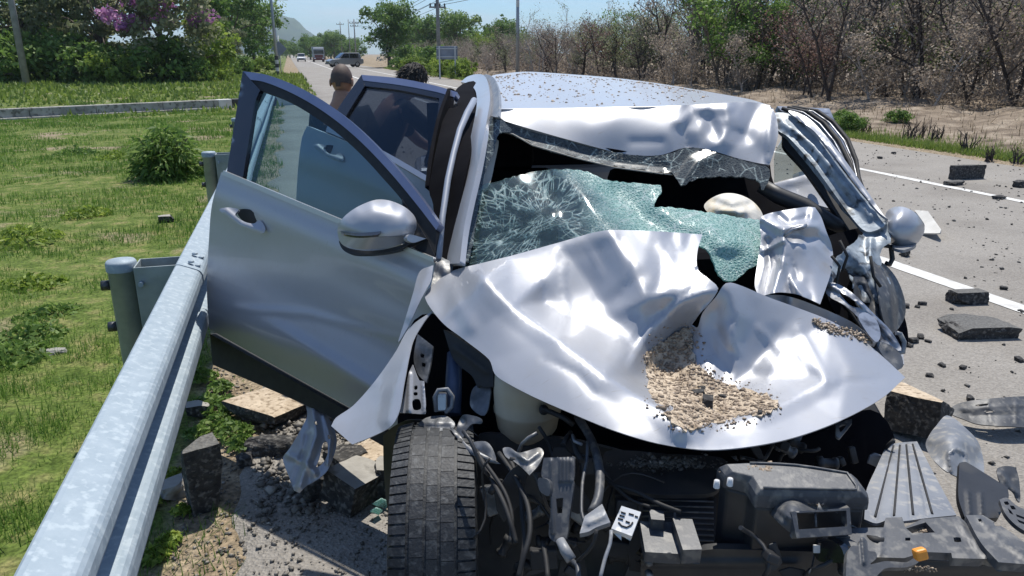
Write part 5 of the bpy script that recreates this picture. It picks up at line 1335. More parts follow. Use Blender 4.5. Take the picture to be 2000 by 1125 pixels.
# ---- roof
roof_c = [(1000, 212, 3.03), (1100, 212, 3.03), (1200, 210, 3.03), (1300, 208, 3.03), (1400, 203, 3.04), (1500, 207, 3.05), (970, 212, 3.03),
          (965, 150, 4.7), (1030, 141, 5.0), (1100, 145, 5.0), (1200, 152, 4.9), (1300, 165, 4.5), (1400, 182, 3.9), (1460, 193, 3.4), (1050, 175, 3.95), (1250, 183, 3.7), (1350, 193, 3.4), (1000, 190, 3.5), (1150, 190, 3.5)]
roof = sheet("roof", [(958, 150), (990, 143), (1030, 140), (1100, 144), (1200, 152), (1300, 165), (1400, 182), (1465, 194), (1503, 206, 1), (1460, 200), (1400, 203), (1300, 208), (1200, 210), (1100, 212), (1000, 213), (974, 213, 1), (970, 172)],
      [(x, y, 'd', d) for x, y, d in roof_c], M['paint'], cr, step=7, th=.012, lam=2e-5)
hd_c = [(972, 211, 3.03), (1100, 211, 3.028), (1200, 209, 3.028), (1300, 207, 3.028), (1400, 202, 3.035), (1503, 205, 3.05), (1040, 222, 2.995), (1200, 226, 2.985), (1340, 226, 2.985),
        (980, 235, 2.975), (1100, 270, 2.945), (1200, 297, 2.93), (1290, 303, 2.925), (1380, 292, 2.93), (1490, 320, 2.88), (1516, 250, 2.95), (1150, 250, 2.955), (1300, 260, 2.945), (1440, 260, 2.94)]
sheet("roof_front_edge", [(974, 212, 1), (1000, 212), (1100, 211), (1200, 209), (1300, 207), (1400, 202), (1460, 199), (1503, 205, 1), (1514, 222), (1520, 258), (1512, 295), (1503, 322, 1), (1478, 318), (1440, 309), (1400, 297), (1370, 290), (1335, 289), (1290, 303), (1240, 303), (1200, 297), (1100, 270), (1030, 250), (985, 236, 1), (974, 226)],
      [(x, y, 'd', d) for x, y, d in hd_c], M['paint'], cr,
      [([(1352, 222), (1336, 255), (1342, 285)], -.030, 26, 'tent'), ([(1330, 240), (1360, 215), (1420, 208)], .016, 18, 'tent'), ([(1420, 215), (1425, 250), (1400, 285)], .028, 30, 'tent'), ([(1432, 255), (1455, 262), (1475, 218)], -.022, 26, 'tent'),
       ([(1460, 272), (1490, 302)], -.014, 28, 'sm'), ([(1505, 225), (1500, 310)], .012, 10, 'tent'), ([(1235, 277), (1290, 277)], -.006, 12, 'sm'), ([(1380, 230), (1400, 262)], -.018, 18, 'tent')], step=6, th=.012, lam=4e-5)
# windscreen header band with the glass that still hangs from it
sheet("header_glass_band", [(955, 240), (985, 237, 1), (1030, 251), (1100, 271), (1200, 298), (1290, 304), (1335, 290), (1370, 291), (1440, 310), (1500, 326, 1), (1502, 345), (1492, 372), (1480, 352), (1440, 346), (1365, 347), (1348, 356), (1332, 363, 1), (1322, 350), (1312, 338), (1290, 337), (1200, 324), (1128, 308), (1040, 282), (1000, 262), (975, 258), (955, 268)],
      [(965, 245, 'd', 2.96), (1100, 285, 'd', 2.93), (1200, 310, 'd', 2.90), (1300, 320, 'd', 2.88), (1400, 325, 'd', 2.86), (1330, 360, 'd', 2.82), (1495, 345, 'd', 2.80)], M['wfrit'], cr,
      [([(1000, 258), (1100, 288), (1200, 314), (1300, 325)], -.015, 12, 'sm'), ([(1332, 360), (1360, 320), (1400, 300)], .02, 22, 'tent')], step=6, th=.006, rough_edge=2.0)
MB().tube([at(x, y, 'd', d) for x, y, d in [(975, 258, 2.95), (1002, 262, 2.93), (1040, 284, 2.92), (1130, 310, 2.9), (1200, 327, 2.88), (1290, 339, 2.86), (1314, 341, 2.86)]], .003, 6).build("header_edge_seal", M['beige'], cr)

# ---- what is left of the windscreen
ws_ = sheet("windscreen", [(930, 372), (962, 356), (1010, 343), (1060, 333), (1105, 330), (1148, 336), (1178, 350), (1225, 356), (1290, 362, 1), (1292, 376), (1280, 392), (1276, 404, 1), (1320, 406), (1378, 414), (1440, 424), (1484, 432), (1500, 462), (1492, 505), (1464, 524), (1436, 546), (1414, 545), (1398, 525), (1378, 485), (1300, 470), (1195, 470), (1090, 495), (1000, 515), (905, 535), (905, 512), (915, 440)],
      [(905, 530, 'd', 2.44), (930, 372, 'd', 2.66), (1060, 335, 'd', 2.74), (1150, 338, 'd', 2.72), (1288, 365, 'd', 2.66), (1280, 400, 'd', 2.60), (1378, 416, 'd', 2.56), (1484, 434, 'd', 2.54), (1500, 465, 'd', 2.48), (1440, 542, 'd', 2.36), (1195, 468, 'd', 2.46), (1000, 505, 'd', 2.44), (1378, 485, 'd', 2.40), (1100, 420, 'd', 2.56)], M['wscreen'], cr,
      [([(1100, 345), (1160, 400), (1200, 450)], .02, 40, 'sm'), ([(1210, 380), (1260, 430), (1350, 460)], -.03, 40, 'sm'), ([(1278, 404), (1330, 440), (1380, 450)], .025, 30, 'tent'), ([(1385, 430), (1420, 470), (1480, 500)], [.01, .04, .03], 40, 'sm'), ([(1400, 500), (1450, 500)], -.02, 22, 'sm'), ([(1010, 360), (1060, 420), (1120, 440)], .012, 60, 'sm')], step=7, th=.006, dents=(26, .008, 30), rough_edge=1.5)

# ---- airbag, curtain airbag roll, dashboard, seats, cabin
ab = [(1375, 402), (1388, 388), (1412, 378), (1440, 379), (1466, 390), (1484, 408), (1490, 426), (1470, 432), (1420, 424), (1385, 416)]
sheet("airbag", ab, [(1375, 402, 'd', 2.78), (1430, 400, 'd', 2.64), (1440, 379, 'd', 2.76), (1490, 426, 'd', 2.72), (1420, 424, 'd', 2.66), (1400, 385, 'd', 2.76), (1470, 395, 'd', 2.74)], M['bagfab'], cr,
      [([(1395, 395), (1430, 405), (1460, 400)], -.02, 9, 'sm'), ([(1410, 412), (1450, 415)], .018, 8, 'sm'), ([(1440, 385), (1455, 415)], .012, 8, 'tent')], step=4, th=.004, dents=(14, .012, 14))
MB().tube([at(x, y, 'd', d) for x, y, d in [(1486, 362, 2.86), (1520, 382, 2.84), (1570, 402, 2.80), (1620, 432, 2.76), (1660, 452, 2.74)]], [.028, .032, .032, .028, .024], 12).build("curtain_airbag_roll", M['plastic'], cr)
db = MB(); db.box(car(0, .80, .80), (1.36, .34, .26), (CAR_L, CAR_A, ZV)); db.build("dashboard", M['inner'], cr, bevel=.05)
for u in (-.36, .38):
    b = MB(); b.box(car(u, 1.35, .48), (.5, .52, .16), (CAR_L, CAR_A, ZV)); s = b.build("seat", M['inner'], cr, bevel=.06)
    ta = CAR_A * .25 + ZV * .97; tb = CAR_A * .97 - ZV * .25
    MB().box(car(u, 1.68, .78), (.48, .14, .62), (CAR_L, tb, ta)).build("backrest", M['inner'], s, bevel=.05)
    MB().box(car(u, 1.78, 1.16), (.27, .10, .18), (CAR_L, tb, ta)).build("headrest", M['inner'], s, bevel=.04)
MB().box(car(0, 2.75, .80), (1.25, .16, .66), (CAR_L, CAR_A, ZV)).build("rear_seat", M['inner'], cr, bevel=.05)
cb = MB()
cb.box(car(0.02, 1.95, .30), (1.44, 2.7, .04), (CAR_L, CAR_A, ZV)).box(car(.02, .62, .55), (1.44, .04, .52), (CAR_L, CAR_A, ZV)).box(car(.02, 3.2, .80), (1.40, .04, 1.0), (CAR_L, CAR_A, ZV))
cb.build("cabin_floor", M['inner'], cr)
sheet("headlining", [(975, 235), (1000, 200), (1100, 195), (1200, 197), (1300, 200), (1400, 205), (1480, 225), (1495, 300), (1300, 300), (1200, 292), (1100, 266)],
      [(975, 235, 'd', 3.0), (1000, 200, 'd', 3.7), (1200, 197, 'd', 3.9), (1400, 205, 'd', 3.7), (1480, 225, 'd', 3.3), (1490, 300, 'd', 2.92), (1300, 300, 'd', 2.98), (1100, 266, 'd', 3.02)], M['inner'], cr, step=16, th=.01)
sheet("dark_cabin_backing", [(1270, 290), (1490, 300), (1512, 360), (1560, 420), (1640, 470), (1600, 520), (1270, 480)], [(1270, 290, 'd', 3.5), (1500, 330, 'd', 3.4), (1600, 500, 'd', 3.0), (1270, 480, 'd', 3.3)], M['inner'], cr, step=16, th=.02)  # black sheet added to stand in for the dark of the cabin
# tail of the body: quarters, rear wheels, tailgate
qb = MB()
def ring(v, pts): return [car(u, v, z) for u, z in pts]
def hull(name, secs, mat, par, bev=0.0):
    mb = MB(); n = len(secs[0][1]); vs = []
    for v, pts in secs: vs += ring(v, pts)
    fs = [(i * n + k, i * n + (k + 1) % n, (i + 1) * n + (k + 1) % n, (i + 1) * n + k) for i in range(len(secs) - 1) for k in range(n)]
    fs += [tuple(reversed(range(n))), tuple(range((len(secs) - 1) * n, len(secs) * n))]
    return mb.add(vs, fs).build(name, mat, par, bevel=bev)
hull("rear_body", [(2.62, [(-.76, .36), (-.80, .6), (-.78, .96), (.82, .96), (.86, .6), (.82, .36)]), (3.05, [(-.76, .36), (-.80, .6), (-.77, .98), (.81, .98), (.86, .6), (.82, .36)]), (3.42, [(-.68, .42), (-.72, .6), (-.68, .96), (.72, .96), (.76, .6), (.74, .42)])], M['paint'], cr, .04)
hull("rear_pillars", [(2.70, [(-.74, .96), (-.58, 1.36), (.62, 1.34), (.78, .96)]), (3.36, [(-.64, .96), (-.50, 1.30), (.54, 1.28), (.68, .96)])], M['trim'], cr, .04)
for u in (-.70, .76): wheel(car(u, 2.62, .32), .32, .21, CAR_A, cr)
hull("sill", [(.55, [(-.78, .22), (-.80, .34), (-.70, .36), (-.70, .22)]), (2.45, [(-.78, .22), (-.80, .34), (-.70, .36), (-.70, .22)])], M['plastic'], cr, .01)
hull("sill", [(.45, [(.74, .22), (.74, .36), (.84, .34), (.82, .22)]), (2.45, [(.74, .22), (.74, .36), (.84, .34), (.82, .22)])], M['plastic'], cr, .01)

# ---- road side: pillar, doors, mirror
sheet("windscreen_pillar", [(1512, 222), (1545, 224), (1590, 262), (1640, 325), (1690, 388), (1732, 426, 1), (1726, 442), (1692, 452), (1660, 420), (1622, 368), (1585, 318), (1540, 268), (1518, 252)],
      [(1515, 235, 'd', 3.0), (1590, 275, 'd', 2.88), (1640, 335, 'd', 2.76), (1690, 395, 'd', 2.66), (1728, 432, 'd', 2.58), (1660, 415, 'd', 2.66), (1585, 315, 'd', 2.82)], M['speck'], cr,
      [([(1530, 240), (1590, 285), (1640, 345), (1700, 420)], .02, 14, 'tent'), ([(1550, 262), (1610, 335), (1660, 400)], -.012, 8, 'sm')], step=5, th=.02, dents=(10, .003, 18))
sheet("pillar_outer_skin", [(1540, 216), (1575, 228), (1610, 262), (1650, 312), (1690, 368), (1726, 420), (1734, 428, 1), (1716, 414), (1672, 362), (1630, 306), (1592, 258), (1560, 234)],
      [(1545, 218, 'd', 2.98), (1610, 265, 'd', 2.84), (1690, 370, 'd', 2.66), (1732, 427, 'd', 2.56), (1640, 318, 'd', 2.74)], M['paint'], cr, [([(1560, 228), (1620, 285), (1700, 392)], .012, 6, 'sm')], step=5, th=.012)
for k, (dx, dy, m) in enumerate([(0, 0, 'rubber'), (11, -2, 'steel'), (20, -3, 'rubber'), (30, -4, 'steel'), (38, -5, 'rubber')]):
    MB().tube([at(x + dx * q, y + dy * q, 'd', d) for x, y, d, q in [(1528, 212, 3.25, .5), (1558, 222, 3.2, 1), (1590, 244, 3.15, 1), (1618, 278, 3.05, 1), (1642, 318, 2.98, .8), (1662, 350, 2.92, .4), (1690, 396, 2.8, .1)]], .009 if m == 'rubber' else .004, 7).build("door_seal", M[m], cr)
rr_p = [(1520, 210, 'd', 3.9), (1655, 310, 'd', 3.7), (1622, 214, 'd', 4.0)]
rrd = sheet("rear_door", [(1560, 336, 1), (1600, 330), (1668, 352), (1700, 420), (1706, 520), (1640, 560), (1560, 500)], [(1560, 336, 'd', 3.55), (1668, 352, 'd', 3.75), (1640, 560, 'd', 3.5)], M['paint'], cr, step=12, th=.035)
sheet("window_frame", [(1518, 207, 1), (1620, 212, 1), (1640, 258), (1662, 318, 1), (1650, 318, 1), (1628, 262), (1611, 224, 1), (1526, 217, 1)], rr_p, M['steel'], rrd, step=7, th=.03)
sheet("window_glass", [(1526, 217, 1), (1611, 224, 1), (1628, 262), (1650, 318, 1), (1640, 345), (1560, 320), (1530, 260)], shifted(rr_p, .012), M['gdark'], rrd, step=12, th=.004)
sheet("front_door_shell", [(1513, 358, 1), (1560, 345), (1592, 335, 1), (1622, 372), (1652, 414, 1), (1610, 404), (1560, 388), (1515, 370, 1)], [(1513, 362, 'd', 3.02), (1592, 338, 'd', 3.10), (1650, 412, 'd', 2.95)], M['paint'], cr,
      [([(1515, 362), (1595, 342)], .015, 9, 'sm'), ([(1540, 372), (1630, 395)], -.01, 16, 'sm')], step=7, th=.03)
sheet("front_door_glass", [(1513, 356, 1), (1514, 300), (1528, 272, 1), (1560, 300), (1590, 334, 1), (1555, 345)], [(1513, 356, 'd', 3.05), (1528, 272, 'd', 3.10), (1590, 334, 'd', 3.12)], tint_glass("dusty_side_glass", (.72, .76, .74)), cr, step=9, th=.004)
sheet("pillar_inner_trim", [(1528, 262, 1), (1545, 268), (1590, 322), (1640, 395), (1682, 452, 1), (1662, 456, 1), (1620, 400), (1570, 330), (1530, 285)], [(1535, 270, 'd', 2.99), (1600, 345, 'd', 2.86), (1672, 452, 'd', 2.70)], M['rubber'], cr, step=6, th=.02)
sheet("door_sill_trim", [(1650, 412, 1), (1690, 450), (1690, 480), (1640, 462), (1590, 440), (1540, 410), (1560, 398), (1610, 410)], [(1650, 415, 'd', 2.85), (1690, 470, 'd', 2.70), (1545, 410, 'd', 2.95)], M['inner'], cr, step=8, th=.02)
MB().lathe(at(1590, 335, 'd', 3.0), [(.0, -.02), (.02, -.015), (.022, .015), (.0, .02)], 10).build("grab_clip", M['greyplas'], cr)
rm = [(1729, 425), (1733, 412), (1748, 404), (1768, 405), (1788, 416), (1802, 434), (1806, 448), (1800, 464), (1788, 478), (1765, 486), (1745, 482), (1736, 468)]
mm = sheet("door_mirror", rm, dome(1767, 445, 39, 42, 2.66, .12, -6, 4), M['paint'], cr, [([(1742, 470), (1770, 474), (1798, 458)], -.006, 4, 'sm')], step=4, th=.01)
sheet("mirror_lower_shell", [(1741, 474, 1), (1765, 477), (1790, 468, 1), (1788, 479), (1765, 488), (1746, 484)], [(1741, 476, 'd', 2.62), (1765, 480, 'd', 2.57), (1790, 472, 'd', 2.64)], M['greyplas'], mm, step=4, th=.01)
sheet("mirror_glass", [(1736, 420), (1768, 410), (1800, 446), (1785, 476), (1748, 478)], [(1736, 420, 'd', 2.68), (1800, 446, 'd', 2.69), (1748, 478, 'd', 2.67)], M['trim'], mm, step=7, th=.004)
MB().tube([at(x, y, 'd', 2.60) for x, y in [(1714, 508), (1712, 486), (1722, 478), (1740, 482), (1743, 506), (1738, 516), (1730, 514)]], .009, 8).build("mirror_bracket", M['plastic'], mm)

# ---- crumpled wing on the road side
sheet("crumpled_wing", [(1484, 428), (1498, 418), (1530, 411), (1575, 404), (1592, 405, 1), (1604, 424), (1614, 452), (1624, 478), (1627, 504), (1622, 536), (1612, 566), (1602, 594, 1), (1580, 584), (1556, 575), (1520, 571), (1482, 580, 1), (1474, 556), (1480, 510), (1486, 470)],
      [(1484, 428, 'd', 2.46), (1592, 405, 'd', 2.50), (1627, 500, 'd', 2.40), (1602, 594, 'd', 2.20), (1482, 580, 'd', 2.20), (1540, 500, 'd', 2.32), (1540, 430, 'd', 2.42), (1490, 500, 'd', 2.36), (1570, 460, 'd', 2.36)], M['paint'], cr,
      [([(1490, 428), (1530, 450), (1532, 500), (1512, 570)], .03, 18, 'tent'), ([(1532, 448), (1560, 440), (1592, 442)], .025, 12, 'tent'), ([(1545, 460), (1600, 465), (1624, 490)], -.03, 16, 'tent'), ([(1533, 510), (1545, 550), (1570, 580)], .028, 14, 'tent'),
       ([(1500, 470), (1505, 520), (1495, 570)], -.025, 12, 'tent'), ([(1590, 410), (1575, 455)], .02, 14, 'tent'), ([(1545, 575), (1535, 505)], -.02, 10, 'tent'), ([(1550, 475), (1590, 530), (1602, 590)], .015, 24, 'sm'), ([(1520, 420), (1540, 438), (1575, 425)], -.018, 10, 'tent'), ([(1490, 490), (1530, 470)], .02, 8, 'tent')], step=4, th=.002, dents=(26, .010, 18))
MB().tube([at(x, y, 'd', d) for x, y, d in [(1532, 462, 2.34), (1548, 449, 2.33), (1568, 444, 2.33), (1574, 440, 2.34)]], .006, 6).build("bent_washer_pipe", M['steel'], cr)
sheet("scuttle_corner", [(1690, 452), (1728, 432), (1742, 468), (1722, 486), (1722, 520), (1740, 556), (1728, 590), (1690, 590), (1668, 560), (1650, 525), (1630, 545), (1616, 560), (1618, 520), (1650, 488)],
      [(1690, 452, 'd', 2.60), (1735, 460, 'd', 2.56), (1722, 520, 'd', 2.50), (1735, 570, 'd', 2.46), (1680, 580, 'd', 2.42), (1620, 550, 'd', 2.40), (1650, 500, 'd', 2.50)], M['speck'], cr,
      [([(1660, 490), (1690, 530), (1720, 580)], .03, 16, 'tent'), ([(1640, 520), (1680, 545)], -.03, 12, 'tent'), ([(1700, 470), (1700, 520)], .02, 10, 'tent')], step=5, th=.003, dents=(30, .016, 16), rough_edge=2.5)
sheet("scuttle_shadow_panel", [(1612, 470), (1650, 452), (1690, 450), (1700, 520), (1760, 600), (1770, 680), (1700, 680), (1620, 590)], [(1612, 470, 'd', 2.62), (1690, 450, 'd', 2.70), (1700, 670, 'd', 2.45), (1620, 590, 'd', 2.45)], M['inner'], cr, step=14, th=.01)  # black sheet standing in for shade behind the torn metal
sheet("wheel_housing", [(1706, 508, 1), (1728, 516), (1752, 545), (1767, 585), (1768, 615), (1756, 640), (1740, 655, 1), (1724, 620), (1716, 570)], [(1706, 510, 'd', 2.50), (1768, 600, 'd', 2.52), (1740, 650, 'd', 2.36), (1735, 580, 'd', 2.40)], M['dusty'], cr,
      [([(1718, 520), (1736, 570), (1746, 640)], .02, 7, 'tent'), ([(1738, 535), (1755, 585), (1752, 640)], -.02, 8, 'tent')], step=5, th=.004)
sheet("wheel_housing_liner", [(1668, 540, 1), (1700, 545), (1720, 585), (1736, 650), (1728, 665), (1700, 630), (1672, 590)], [(1668, 545, 'd', 2.44), (1725, 600, 'd', 2.42), (1728, 660, 'd', 2.32), (1690, 600, 'd', 2.40)], M['dusty'], cr,
      [([(1690, 550), (1710, 600), (1725, 650)], .018, 8, 'tent'), ([(1680, 560), (1695, 610)], -.02, 8, 'tent')], step=5, th=.004, dents=(8, .014, 12))
sheet("inner_wing_rail", [(1610, 548, 1), (1640, 556), (1672, 578), (1706, 612), (1740, 646), (1762, 684), (1766, 712, 1), (1748, 700), (1722, 668), (1690, 634), (1652, 598), (1616, 576)],
      [(1612, 560, 'd', 2.36), (1672, 590, 'd', 2.30), (1740, 655, 'd', 2.24), (1764, 708, 'd', 2.18)], M['steel'], cr, [([(1620, 556), (1680, 592), (1750, 670)], .014, 7, 'tent')], step=5, th=.004,
      holes=[[(1640, 572), (1662, 582), (1680, 600), (1660, 596)], [(1690, 614), (1708, 628), (1702, 634), (1688, 624)]], dents=(8, .008, 12))
sheet("hinge_plate", [(1676, 618), (1690, 610), (1712, 626), (1720, 655), (1712, 668), (1694, 650)], [(1676, 618, 'd', 2.20), (1712, 628, 'd', 2.20), (1712, 666, 'd', 2.12)], M['steel'], cr, step=5, th=.006)
MB().tube([at(x, y, 'd', 2.16) for x, y in [(1746, 690), (1764, 688), (1766, 668), (1758, 652), (1750, 650)]], .007, 7).build("hose_clip", M['greyplas'], cr)
sheet("headlamp_back", [(1712, 668), (1735, 672), (1758, 690), (1764, 715), (1750, 722), (1728, 700)], [(1712, 668, 'd', 2.14), (1758, 692, 'd', 2.14), (1750, 720, 'd', 2.08)], M['dusty'], cr, step=5, th=.02, dents=(6, .012, 12))
for k, pl in enumerate([[(1624, 500), (1640, 520), (1632, 560), (1650, 575)], [(1640, 470), (1655, 500), (1645, 530)], [(1655, 600), (1680, 640), (1700, 650)], [(1700, 500), (1706, 540), (1720, 560)]]):
    MB().tube([at(x, y, 'd', 2.36) for x, y in pl], .005, 6).build("wiring_loom", M['rubber'], cr)

# ---- inside of the crushed front, guardrail side
sheet("bay_cavity_backing", [(800, 640), (842, 612), (900, 660), (960, 705), (1040, 770), (1120, 800), (1120, 900), (960, 900), (800, 880), (776, 840)], [(842, 615, 'd', 2.32), (1110, 800, 'd', 2.15), (800, 870, 'd', 2.34)], M['inner'], cr, step=16, th=.01)  # black sheet painting the shade of the cavity under the bonnet
sheet("fuse_box_cover", [(866, 644, 1), (905, 667), (950, 700), (962, 718), (964, 755, 1), (932, 757, 1), (922, 735), (886, 702)], [(866, 646, 'd', 2.16), (962, 720, 'd', 2.02), (932, 755, 'd', 2.04)], M['rubber'], cr, [([(890, 680), (950, 725)], .012, 9, 'tent')], step=6, th=.05)
sheet("suspension_tower_plate", [(815, 652, 1), (846, 676, 1), (840, 715), (833, 748, 1), (816, 730), (808, 700)], [(815, 654, 'd', 2.16), (846, 678, 'd', 2.12), (833, 746, 'd', 2.08)], M['steeld'], cr, step=5, th=.006,
      holes=[[(822, 690), (829, 692), (828, 699), (821, 698)], [(824, 708), (831, 709), (830, 717), (823, 715)]], dents=(4, .006, 14))
sheet("hinge_bracket", [(806, 712, 1), (818, 742), (828, 744, 1), (832, 790), (829, 809, 1), (781, 806, 1), (790, 770), (798, 730)], [(806, 714, 'd', 2.10), (830, 760, 'd', 2.05), (785, 804, 'd', 2.04)], M['paint'], cr, [([(800, 730), (798, 802)], .01, 6, 'tent'), ([(826, 746), (829, 806)], .008, 4, 'tent')], step=4, th=.004,
      holes=[[(809, 754), (815, 753), (815, 760), (809, 761)], [(808, 766), (815, 766), (815, 772), (808, 772)], [(806, 782), (819, 780), (822, 798), (808, 800)]])
MB().tube([at(888, 690, 'd', 2.18), at(886, 745, 'd', 2.14), at(884, 810, 'd', 2.10)], [.022, .024, .024], 14).build("damper", pmat("dark_blue_damper_paint", (.03, .05, .10), (.06, .085, .15), 9, rough=.45), cr)
MB().tube([at(x, y, 'd', 2.05) for x, y in [(852, 804), (849, 775), (856, 762), (874, 760), (884, 774), (882, 795), (870, 806)]], .006, 8).build("hose_loop", M['greyplas'], cr)
MB().box(at(863, 785, 'd', 2.06), (.028, .02, .05), (RT, FW, UPV)).build("hose_clamp", M['steel'], cr, bevel=.004)
sheet("tower_bracket", [(816, 834), (832, 816), (870, 812), (888, 826), (884, 838), (850, 842)], [(816, 834, 'd', 2.02), (870, 812, 'd', 2.04), (884, 838, 'd', 1.99)], M['steeld'], cr, [([(825, 826), (880, 826)], .01, 7, 'tent')], step=5, th=.004, dents=(6, .008, 12))
sheet("torn_rail_end", [(902, 812), (925, 812), (940, 818), (940, 828), (922, 828), (908, 845), (900, 868), (890, 850)], [(902, 812, 'd', 1.98), (940, 822, 'd', 1.95), (896, 862, 'd', 1.95)], M['steeld'], cr, step=5, th=.004, dents=(6, .01, 12))
sheet("torn_arch_flange", [(878, 835), (892, 842), (912, 868), (942, 885), (978, 906, 1), (958, 904), (925, 890), (900, 872), (885, 874, 1), (896, 862)], [(880, 836, 'd', 1.98), (978, 906, 'd', 1.84), (890, 870, 'd', 1.93)], M['steeld'], cr, [([(885, 842), (920, 880), (970, 902)], .012, 7, 'tent')], step=5, th=.003, dents=(6, .008, 14))
sheet("torn_arch_plate", [(918, 866), (948, 862), (962, 876), (968, 900), (945, 892), (925, 882)], [(918, 866, 'd', 1.93), (962, 876, 'd', 1.88), (950, 895, 'd', 1.87)], M['steeld'], cr, step=5, th=.003, dents=(6, .01, 12))
sheet("torn_alloy_flap", [(982, 876), (996, 874), (1012, 884), (1032, 880), (1054, 874), (1062, 884), (1052, 908), (1034, 928, 1), (1020, 914), (1002, 900), (988, 892)], [(984, 878, 'd', 1.80), (1060, 880, 'd', 1.76), (1034, 926, 'd', 1.70)], M['steeld'], cr, [([(1000, 880), (1030, 900), (1050, 885)], .015, 10, 'tent')], step=4, th=.003, dents=(8, .01, 14))
# reservoir
cR = at(1030, 782, 'd', 2.03)
rv = MB().lathe(cR, [(.001, .105), (.060, .10), (.088, .075), (.092, .03), (.091, -.012), (.093, -.016), (.093, -.024), (.090, -.03), (.082, -.075), (.063, -.105), (.036, -.122), (.001, -.126)], 28, (RT, np.cross(ZV, RT), ZV)).build("washer_reservoir", M['tank'], cr)
MB().lathe(at(1062, 800, 'd', 1.93), [(.0, .012), (.012, .010), (.013, -.01), (.0, -.012)], 12, (RT, UPV, FW)).build("reservoir_pump", M['rubber'], rv)
MB().tube([at(x, y, 'd', d) for x, y, d in [(1062, 800, 1.92), (1080, 806, 1.90), (1100, 815, 1.86), (1120, 830, 1.86)]], .007, 7).build("reservoir_hose", M['rubber'], rv)
sheet("reservoir_bracket", [(925, 757), (956, 748), (955, 790), (946, 812), (930, 806), (918, 790)], [(930, 757, 'd', 2.05), (970, 750, 'd', 2.02), (930, 815, 'd', 2.0)], M['steeld'], cr, step=7, th=.004, dents=(8, .01, 16))
# control-unit bracket and cut wiring
eb = sheet("control_unit_bracket", [(1062, 894, 1), (1122, 892, 1), (1120, 950), (1112, 1010), (1106, 1052), (1088, 1060), (1072, 1046), (1076, 990), (1072, 945), (1058, 930), (1060, 905)], [(1062, 894, 'd', 1.70), (1122, 892, 'd', 1.68), (1088, 1058, 'd', 1.62)], M['dusty'], cr,
      [([(x, 898), (x, 940)], .008, 3.4, 'tent') for x in (1094, 1101, 1108, 1115)] + [([(1076, 900), (1080, 1040)], .008, 5, 'tent')], step=3.2, th=.012, holes=[[(1086, 974, 1), (1100, 972, 1), (1098, 1002, 1), (1088, 1003, 1)]])
sheet("bracket_clip", [(1052, 934), (1072, 940), (1072, 968), (1054, 958)], [(1052, 934, 'd', 1.68), (1072, 940, 'd', 1.66), (1054, 958, 'd', 1.67)], M['dusty'], eb, step=4, th=.012)
MB().tube([at(1094, 1055, 'd', 1.60), at(1104, 1075, 'd', 1.58), at(1116, 1094, 'd', 1.57)], [.010, .012, .012], 10).build("plug", M['greyplas'], eb)
sheet("connector_block", [(1132, 1042, 1), (1142, 1008, 1), (1176, 984, 1), (1192, 1020, 1), (1164, 1030), (1150, 1038)], [(1132, 1042, 'd', 1.52), (1176, 984, 'd', 1.56), (1192, 1020, 'd', 1.53)], M['greyplas'], cr, [([(1148, 1022), (1180, 1008)], .006, 8, 'tent')], step=5, th=.018)
fb = sheet("fuse_panel", [(1214, 988, 1), (1252, 1000, 1), (1234, 1047, 1), (1194, 1032, 1)], [(1214, 988, 'd', 1.55), (1252, 1000, 'd', 1.54), (1194, 1032, 'd', 1.52)], M['labelw'], cr, step=7, th=.02)
for pl in ([(1213, 1000), (1222, 1003)], [(1210, 1006), (1220, 1009)], [(1207, 1012), (1217, 1015)], [(1228, 1003), (1238, 1006)], [(1240, 1008), (1246, 1010)], [(1208, 1020), (1214, 1027), (1224, 1030), (1232, 1026), (1236, 1020)], [(1222, 1018), (1230, 1021)]):
    MB().tube([on(fb, x, y, .001) for x, y in pl], .0018, 5).build("fuse_slot", M['rubber'], fb)
